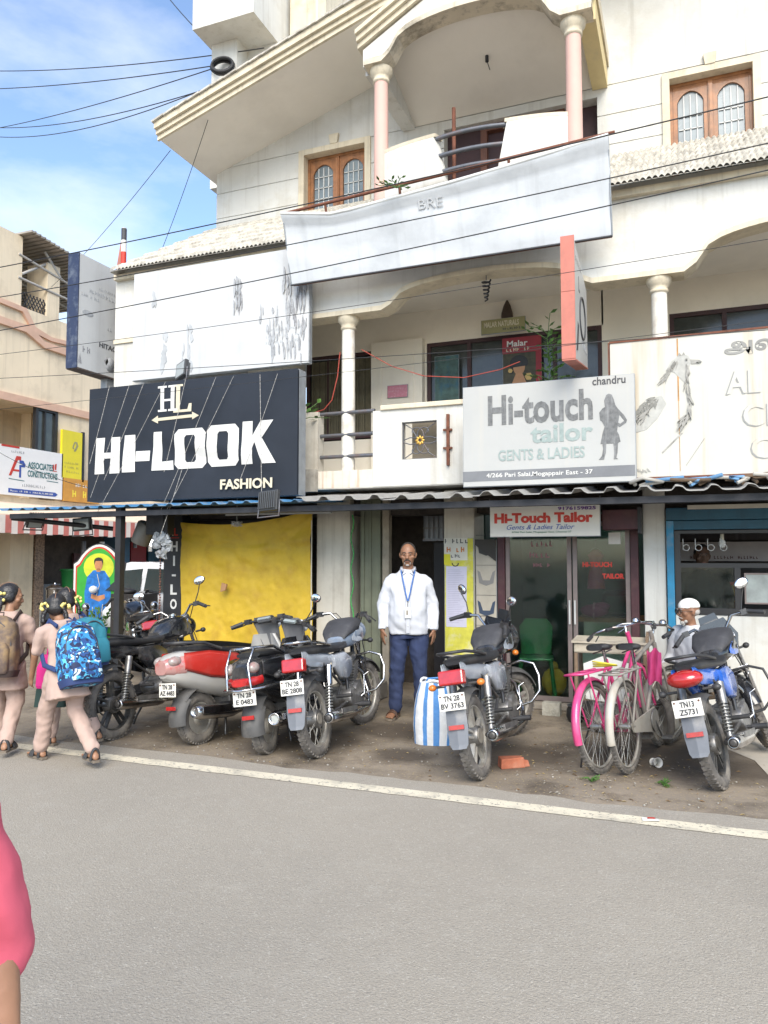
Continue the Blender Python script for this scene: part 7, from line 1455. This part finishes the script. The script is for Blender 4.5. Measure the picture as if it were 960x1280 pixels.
    fuse(tu, 'tunic', uni_m, o, .009*k, 3, disp=folds(.016, 8, len(label)))
    pa = MB(); torso(pa, [(V((0, 0, .62))*k, .13*k, .10*k), (V((0, 0, .74))*k, .125*k, .095*k)])
    for s_ in (-1, 1): kn, an, _ = legs[s_]; limb(pa, [hp(s_)-V((0, 0, .03)), kn, an.lerp(kn, .10)], [.082*k, .066*k, .054*k])
    fuse(pa, 'loose_trousers', uni_m, o, .009*k, 3, disp=folds(.015, 9, len(label)+3)); return o, W, k, arms
def backpack(label, o, W, k, mats, size=(.34, .20, .46), off=(0, .21, .84), group='school backpacks', straps=True):
    """school bag carried on the back: rounded body, front pocket, straps, handle; stands at the wearer's place"""
    bagt = thing('backpack', label, 'backpack', o.location, o.rotation_euler, group); a, d, h = [x*k/2 for x in size]
    up = (W((0, 0, 1.0))-W((0, 0, .7))).normalized(); bk = up.cross(V((-1, 0, 0))); bk = -bk if bk.y < 0 else bk; c = W(off); rt_ = V((1, 0, 0))
    def P(x, y, z): return c+rt_*x+bk*y+up*z
    def ring(z, wx, wy, y0=0): return [P(wx*math.copysign(abs(cos(2*pi*j/24))**.6, cos(2*pi*j/24)), y0+wy*math.copysign(abs(sin(2*pi*j/24))**.6, sin(2*pi*j/24)), z) for j in range(24)]
    m = MB().loft([ring(-h, a*.75, d*.7), ring(-h*.93, a*.97, d*.97), ring(-h*.3, a*1.04, d*1.08), ring(h*.3, a, d), ring(h*.72, a*.88, d*.82), ring(h*.93, a*.58, d*.55), ring(h, a*.30, d*.3)], 0, True)
    fuse(m, 'bag_body', mats[0], bagt, .009, 2, disp=folds(.010, 9, 1))
    m = MB().loft([ring(-h*.88, a*.72, d*.35, d*.9), ring(-h*.8, a*.80, d*.5, d*.9), ring(-h*.1, a*.80, d*.5, d*.9), ring(h*.10, a*.66, d*.35, d*.85)], 0, True); m.build('front_pocket', mats[1], bagt, world=False)
    m = MB().tube([P(a*.82*cos(t), d*.80, -h*.0+h*.80*sin(t)) for t in [pi*i/16 for i in range(17)]], .006, 6); m.build('zip', dark_l, bagt, world=False)
    m = MB().loft([ring(-h*1.0, a*.98, d*1.0), ring(-h*.78, a*1.06, d*1.10)], 0, True); m.build('base_panel', mats[2], bagt, world=False)
    m = MB()
    for s_ in (-1, 1): m.tube([W((s_*.085, .13, 1.04)), W((s_*.10, .04, 1.115)), W((s_*.115, -.085, 1.04)), W((s_*.13, -.11, .92)), W((s_*.15, -.03, .78)), W((s_*.13, .13, .70))], .009*k, 8, flat=2.2)
    m.tube([P(-.03, -d*.4, h*.92), P(-.03, -d*.5, h*1.1), P(.03, -d*.5, h*1.1), P(.03, -d*.4, h*.92)], .006, 6); m.build('strap', mats[2], bagt, world=False); return bagt
navy_b = mk('bag_navy', (.02,.04,.13), .7, var=.2); camo = mk('bag_blue_camouflage', (.02,.045,.14), .7, var=.3, scale=10)
t_ = camo.node_tree; L_ = t_.links.new; bs = t_.nodes['Principled BSDF']; tc_ = t_.nodes.new('ShaderNodeTexCoord'); vo = t_.nodes.new('ShaderNodeTexVoronoi'); vo.inputs['Scale'].default_value = 42; vo.inputs['Randomness'].default_value = 1; ns = t_.nodes.new('ShaderNodeTexNoise'); ns.inputs['Scale'].default_value = 9; L_(tc_.outputs['Object'], ns.inputs['Vector']); ma = t_.nodes.new('ShaderNodeMixRGB'); ma.inputs['Fac'].default_value = .22; L_(tc_.outputs['Object'], ma.inputs['Color1']); L_(ns.outputs['Color'], ma.inputs['Color2']); L_(ma.outputs['Color'], vo.inputs['Vector']); sp = t_.nodes.new('ShaderNodeSeparateColor'); L_(vo.outputs['Color'], sp.inputs['Color']); cr_ = t_.nodes.new('ShaderNodeValToRGB'); cr_.color_ramp.interpolation = 'CONSTANT'; L_(sp.outputs['Red'], cr_.inputs['Fac'])
for i, (p_, c_) in enumerate(((0, (.012,.022,.07)), (.34, (.02,.07,.22)), (.58, (.03,.22,.46)), (.80, (.09,.42,.62)), (.92, (.55,.66,.70)))):
    e_ = cr_.color_ramp.elements[i] if i < 2 else cr_.color_ramp.elements.new(p_); e_.position = p_; e_.color = (*c_, 1)
L_(cr_.outputs['Color'], bs.inputs['Base Color'])
g1 = schoolgirl('schoolgirl leaning forward in beige uniform with the blue camouflage backpack', (-4.56, 4.74), R(-112), lean=R(19), stride=1.25, hgt=1.36, turn=R(-30), arm=(.35, .5), nod=R(2))
backpack('blue camouflage patterned school backpack on the leaning schoolgirl', *g1[:3], (camo, camo, navy_b), (.31, .21, .50), (-.02, .195, .80))
g2 = schoolgirl('schoolgirl in beige uniform with brown backpack looking over her right shoulder', (-5.30, 4.84), R(-150), lean=R(6), stride=.8, hgt=1.40, turn=R(-70), arm=(.1, .35))
brown_b = mk('bag_brown', (.12,.085,.070), .75, var=.2, scale=6, bump=.2, bscale=20, stain=((.40,.26,.10), .6, 5)); brown_d = mk('bag_dark_brown', (.05,.032,.028), .7)
backpack('brown school backpack with faded gold print', *g2[:3], (brown_b, brown_b, brown_d), (.34, .22, .48), (.02, .20, .84))
g3 = schoolgirl('schoolgirl mostly hidden behind the girl with the blue backpack', (-4.93, 5.2), R(-95), lean=R(8), stride=.8, hgt=1.36, turn=R(-20), arm=(.1, -.2))
backpack('plain teal school backpack behind the blue camouflage backpack', *g3[:3], (mk('bag_teal', (.03,.20,.27), .7, var=.15), MATS['bag_teal'], navy_b), (.32, .2, .42), (0, .2, .86))
hb_ = thing('lunch_bag', 'bright magenta lunch bag with dark green base carried between the schoolgirls', 'bag', (-4.90, 4.95, .40), R(20)); mg_ = mk('bag_magenta', (.55,.015,.20), .7, var=.15, bump=.3, bscale=12)
MB().loft([[V((sx*a, sy*b_, z)) for sx, sy in ((-1, -1), (1, -1), (1, 1), (-1, 1))] for a, b_, z in ((.11, .05, .13), (.12, .055, .15), (.115, .05, .30), (.07, .03, .40))], 0, False).build('bag_body', mg_, hb_, bevel=.01, world=False)
MB().loft([[V((sx*a, sy*b_, z)) for sx, sy in ((-1, -1), (1, -1), (1, 1), (-1, 1))] for a, b_, z in ((.125, .055, -.02), (.11, .052, .128))], 0, False).build('base', mk('bag_dark_green', (.012,.035,.03), .7), hb_, world=False)
MB().tube([(-.05, 0, .39), (-.03, 0, .56), (.03, 0, .56), (.05, 0, .39)], .008, 6).build('strap', mg_, hb_, world=False)

# ---------------------------------------------------------------- old man sitting at the right
om = thing('person', 'old man in white shirt, white cap and spectacles sitting behind the blue motorcycle', 'person', (.02, 7.66, 0), R(-48))
b = MB(); torso(b, [((0, .02, .42), .15, .11), ((0, .02, .6), .14, .10), ((0, .0, .8), .15, .10), ((0, -.01, .92), .12, .08), ((0, -.015, .98), .055, .05)])
limb(b, [(0, -.01, .95), (0, -.03, 1.04)], [.05, .046]); hm = head(b, (0, -.045, 1.105), .97, turn=R(-14), nod=R(3))
oa = {}
for s_ in (-1, 1):
    sh, el, wr = V((s_*.175, 0, .90)), V((s_*.23, -.04, .65)), V((s_*.12, -.27, .58)); oa[s_] = (sh, el, wr); limb(b, [sh, el, wr], [.045, .036, .026]); hand(b, wr, (-s_*.5, -.7, -.25), (0, -.2, 1), s_, .95, .5, side=-s_)
    limb(b, [(s_*.10, 0, .46), (s_*.13, -.40, .47), (s_*.13, -.38, .09)], [.078, .055, .036]); foot(b, (s_*.13, -.38, .095), (s_*.2, -1, 0)); sandal(om, (s_*.13, -.38, .095), (s_*.2, -1, 0), 1, sandal_b)
fuse(b, 'body', skin_d, om, .008, 3); facebits(om, hm, grey_hair)
q = MB(); q.T = hm; q.ell((0, .010, .050), (.087, .102, .078), 22, 12); fuse(q, 'cap', mk('cap_white', (.74,.73,.70), .85, var=.04, bump=.4, bscale=70), om, .008, 2, cut=lambda p: (hm.inverted() @ p).z < .038)
q = MB(); q.T = hm; q.ell((0, .045, -.002), (.079, .062, .045), 16, 9); fuse(q, 'hair', grey_hair, om, .008, 2)
q = MB(); q.T = hm; q.ell((0, -.066, -.100), (.030, .020, .026), 14, 9).tube([(-.034, -.074, -.062), (0, -.098, -.047), (.034, -.074, -.062)], [.005, .008, .005], 8)
for s_ in (-1, 1): q.ell((s_*.036, -.048, -.085), (.014, .018, .020), 10, 8)
fuse(q, 'beard', mk('white_beard', (.42,.40,.37), .8, var=.2, scale=60, bump=.5, bscale=90), om, .007, 1)
q = MB(); q.T = hm
for s_ in (-1, 1): q.torus((s_*.033, -.103, .006), (0, 1, 0), .025, .0028, 18, 6, rad=(.0028, .0028)).tube([(s_*.058, -.102, .01), (s_*.082, -.04, .012), (s_*.084, .02, .005)], .0025, 5)
q.tube([(-.009, -.105, .010), (.009, -.105, .010)], .0025, 5); q.build('spectacles', black_p, om, world=False)
sh_ = MB(); torso(sh_, [((0, .02, .44), .185, .14), ((0, .015, .58), .18, .135), ((0, .005, .76), .18, .125), ((0, -.005, .88), .17, .105), ((0, -.012, .95), .10, .075), ((0, -.015, .985), .066, .062)])
for s_ in (-1, 1): limb(sh_, [oa[s_][0], oa[s_][1], oa[s_][1].lerp(oa[s_][2], .85)], [.078, .062, .046])
fuse(sh_, 'shirt', shirt_w, om, .010, 3, disp=folds(.014, 7, 9))
tr_ = MB(); torso(tr_, [((0, .02, .38), .165, .13), ((0, .02, .5), .165, .13)])
for s_ in (-1, 1): limb(tr_, [(s_*.10, 0, .46), (s_*.13, -.40, .47), (s_*.13, -.38, .14)], [.098, .078, .070])
fuse(tr_, 'trousers', mk('pale_trousers', (.40,.38,.34), .85), om, .011, 3, disp=folds(.012, 8, 4))
o = thing('plastic_stool', 'low stool under the sitting old man', 'stool', (.06, 7.68, 0), R(-48)); MB().b2(-.17, .17, -.16, .16, .33, .37).build('seat', cwd, o, bevel=.01, world=False)
for a in (-.14, .14):
    for b_ in (-.13, .13): MB().cyl((a, b_, 0), (a*.9, b_*.9, .33), .018, n=8).build('leg', cwd, o, world=False)
# ---------------------------------------------------------------- plain standing figures
def stander(label, loc, rot, hgt, shirt, trou, skin=skin_d, hair=hair_m, sleeve=.62, arm_out=.06):
    o = thing('person', label, 'person', (*loc, loc[2] if False else 0)[:3], rot); k = hgt/1.7; b = MB()
    torso(b, [(V((0, .01, .88))*k, .14*k, .10*k), (V((0, 0, 1.1))*k, .14*k, .10*k), (V((0, 0, 1.32))*k, .16*k, .10*k), (V((0, .01, 1.42))*k, .11*k, .07*k), (V((0, .01, 1.46))*k, .055*k, .05*k)])
    limb(b, [V((0, .012, 1.43))*k, V((0, 0, 1.55))*k], [.054*k, .048*k]); hm = head(b, V((0, -.01, 1.61))*k, k); ar = {}
    for s_ in (-1, 1):
        sh, el, wr = V((s_*.185, .01, 1.385))*k, V((s_*(.23+arm_out), .03, 1.10))*k, V((s_*(.22+arm_out), -.05, .87))*k; ar[s_] = (sh, el, wr); limb(b, [sh, el, wr], [.050*k, .040*k, .028*k]); hand(b, wr, (0, -.15, -1), (s_, -.3, 0), s_, k, .4, side=-s_)
        an = V((s_*.11, .03, .085))*k; limb(b, [V((s_*.09, .01, .9))*k, V((s_*.10, -.01, .49))*k, an], [.085*k, .058*k, .038*k]); foot(b, an+V((0, 0, .012)), (s_*.2, -1, 0), k); sandal(o, an+V((0, 0, .012)), (s_*.2, -1, 0), k, sandal_k)
    fuse(b, 'body', skin, o, .009, 3); facebits(o, hm, hair)
    h_ = MB(); h_.T = hm; h_.ell((0, .022, .045), (.082, .094, .092), 18, 11); fuse(h_, 'hair', hair, o, .008, 2, cut=lambda p: (hm.inverted() @ p).y < -.035 and (hm.inverted() @ p).z < .10)
    s__ = MB(); torso(s__, [(V((0, .005, .84))*k, .18*k, .13*k), (V((0, 0, 1.0))*k, .178*k, .135*k), (V((0, 0, 1.2))*k, .185*k, .13*k), (V((0, 0, 1.33))*k, .195*k, .12*k), (V((0, .01, 1.41))*k, .15*k, .09*k), (V((0, .012, 1.47))*k, .066*k, .062*k)])
    for q in (-1, 1): limb(s__, [ar[q][0], ar[q][0].lerp(ar[q][1], sleeve*.8), ar[q][0].lerp(ar[q][1], sleeve*1.15)], [.074*k, .066*k, .056*k])
    fuse(s__, 'shirt', shirt, o, .009, 3, disp=folds(.018, 8, 1)); t__ = MB(); torso(t__, [(V((0, .01, .80))*k, .165*k, .118*k), (V((0, 0, .98))*k, .165*k, .12*k)])
    for q in (-1, 1): limb(t__, [V((q*.09, .01, .84))*k, V((q*.10, -.01, .5))*k, V((q*.11, .025, .12))*k], [.10*k, .078*k, .066*k])
    fuse(t__, 'trousers', trou, o, .011, 3, disp=folds(.012, 8, 3)); return o
stander('person in a coral pink top standing on the near road', (-1.148, .74), R(70), 1.50, mk('coral_top', (.60,.10,.15), .8, var=.06, bump=.1, bscale=40), mk('dark_trousers', (.04,.04,.05), .8), skin=skin_m, sleeve=.98)
stander('dark standing figure behind the serving window, put there for a reflection', (.13, 8.78), R(10), 1.70, mk('dark_shirt', (.016,.015,.016), .8), MATS['dark_trousers'], skin=mk('skin_deep', (.10,.05,.03), .6))  # made-up figure in place of a reflection in the window glass
# ================================================================== small things on the ground
o = thing('striped_sack', 'white woven sack with blue stripes behind the silver blue motorcycle', 'sack', (-2.08, 6.45, 0), R(12))
ws = mk('woven_white', (.62,.63,.64), .6, var=.08, scale=12, bump=.4, bscale=45); wb = mk('woven_blue', (.07,.22,.50), .6, var=.15, scale=12, bump=.4, bscale=45)
def sack_ring(z, a, b_, n=32): return [V((a*math.copysign(abs(cos(2*pi*j/n))**.75, cos(2*pi*j/n)), b_*math.copysign(abs(sin(2*pi*j/n))**.75, sin(2*pi*j/n)), z)) for j in range(n)]
rings = []
for i in range(15): t = i/14; rings.append([p*(1+.035*noise.noise(p*9+V((0, 0, i*.3)))) if i else p for p in sack_ring(.002+.52*t, .175*(1-.28*t**3)+.015*sin(pi*t), .13*(1-.25*t**2))])
m = MB().loft(rings, 0, True); k = 32
for idx in range(len(m.mi)):
    j = (idx % 32) if idx < 14*32 else -1
    if j in (16, 18, 22, 24, 27, 31, 2, 4, 8, 10, 13): m.mi[idx] = 1
m.build('body', [ws, wb], o, world=False)
MB().tube([(.12*cos(a), .095*sin(a), .525+.02*sin(3*a)) for a in [2*pi*i/24 for i in range(24)]], .012, 6, closed=True).build('folded_rim', ws, o, world=False)
MB().tube([(-.07, -.05, .52), (-.05, -.08, .56), (.04, -.09, .57), (.08, -.05, .52)], .008, 6).build('handle', wb, o, world=False)
o = thing('brick', 'broken red brick lying beside the silver blue motorcycle wheel', 'brick', (-1.30, 5.92, 0), R(35))
bm_ = mk('brick_red', (.34,.105,.055), .9, var=.2, scale=9, bump=.5, bscale=40, stain=((.4,.25,.18), .4, 6))
MB().add([(-.10, -.055, 0), (.10, -.05, 0), (.11, .055, 0), (-.09, .05, 0), (-.095, -.05, .075), (.09, -.045, .08), (.10, .05, .07), (-.085, .045, .08)], [(0,3,2,1), (4,5,6,7), (0,1,5,4), (1,2,6,5), (2,3,7,6), (3,0,4,7)]).build('broken_half', bm_, o, bevel=.008, world=False)
MB().add([(.09, -.03, 0), (.15, -.02, 0), (.16, .03, 0), (.1, .04, 0), (.1, -.02, .05), (.14, -.01, .045), (.145, .02, .04), (.1, .03, .05)], [(0,3,2,1), (4,5,6,7), (0,1,5,4), (1,2,6,5), (2,3,7,6), (3,0,4,7)]).build('chip', bm_, o, bevel=.005, world=False)
o = thing('paper_cup', 'crushed white paper cup on the ground left of the blue motorcycle wheel', 'cup', (-.27, 6.35, .03), (R(80), 0, R(30))); MB().lathe([(.03, -.04), (.026, -.038), (.036, .04), (.039, .042), (.036, .044)], n=14, caps=False).build('wall', white_l, o, world=False); MB().lathe([(.0005, -.036), (.027, -.036)], n=14, caps=False).build('bottom', white_l, o, world=False)
o = thing('litter_wrapper', 'red and white wrapper lying on the painted road line', 'wrapper', (-.25, 5.02, .012), R(15)); MB().add([(-.05, -.02, 0), (.05, -.025, .004), (.055, .025, 0), (-.045, .03, .006), (0, 0, .012)], [(0,1,4), (1,2,4), (2,3,4), (3,0,4)]).build('foil', white_l, o, world=False); MB().add([(-.02, -.012, .012), (.03, -.01, .012), (.025, .015, .012), (-.015, .014, .012)], [(0,1,2,3)]).build('print', red_l, o, world=False)
rg = random.Random(21)
lt = MB()
for i in range(650):
    cx, cy = rg.choice([(-2.6, 6.2), (-1.2, 6.6), (-.5, 6.0), (-3.6, 5.9), (-1.0, 6.2), (-.6, 5.7), (-2.4, 6.9)]); x = rg.gauss(cx, .55); y = max(5.36, rg.gauss(cy, .4)); a = rg.random()*6.3; l = rg.uniform(.008, .024); wv = l*rg.uniform(.12, .4); d = V((cos(a), sin(a), 0)); s_ = V((-sin(a), cos(a), 0)); p = V((x, y, .003))
    if y > 8.1: continue
    lt.add([p-d*l-V((0, 0, 0)), p+s_*wv+V((0, 0, .006)), p+d*l, p-s_*wv+V((0, 0, .004))], [(0,1,2,3)], m=i % 3)
stuff(tag(lt.build('leaf_litter', [mk('straw', (.36,.27,.12), .9), mk('dry_leaf', (.18,.11,.05), .9), mk('grit', (.32,.29,.24), .9)]), 'dry straw and leaf litter scattered on the dirt apron', 'litter'))
pb = MB()
for i in range(160):
    x = rg.uniform(-5.5, 1.5); y = 5.28+abs(rg.gauss(0, .5)); 
    if y > 8: continue
    r_ = rg.uniform(.003, .010); pb.ell((x, y, r_*.4), (r_, r_*rg.uniform(.7, 1.2), r_*.7), 6, 4, rot=(0, 0, rg.random()*3))
stuff(tag(pb.build('pebbles', mk('pebble_grey', (.27,.25,.22), .9, var=.4, scale=30)), 'small pebbles along the road edge', 'pebbles'))
for i, (x, y) in enumerate(((-.68, 5.75), (-.2, 5.85))): plant('ground_weed', ('tuft of dry grass under the pink bicycle wheel', 'tuft of green yellow weeds at the grey bicycle wheel')[i], (x, y, .0), 9, .07)
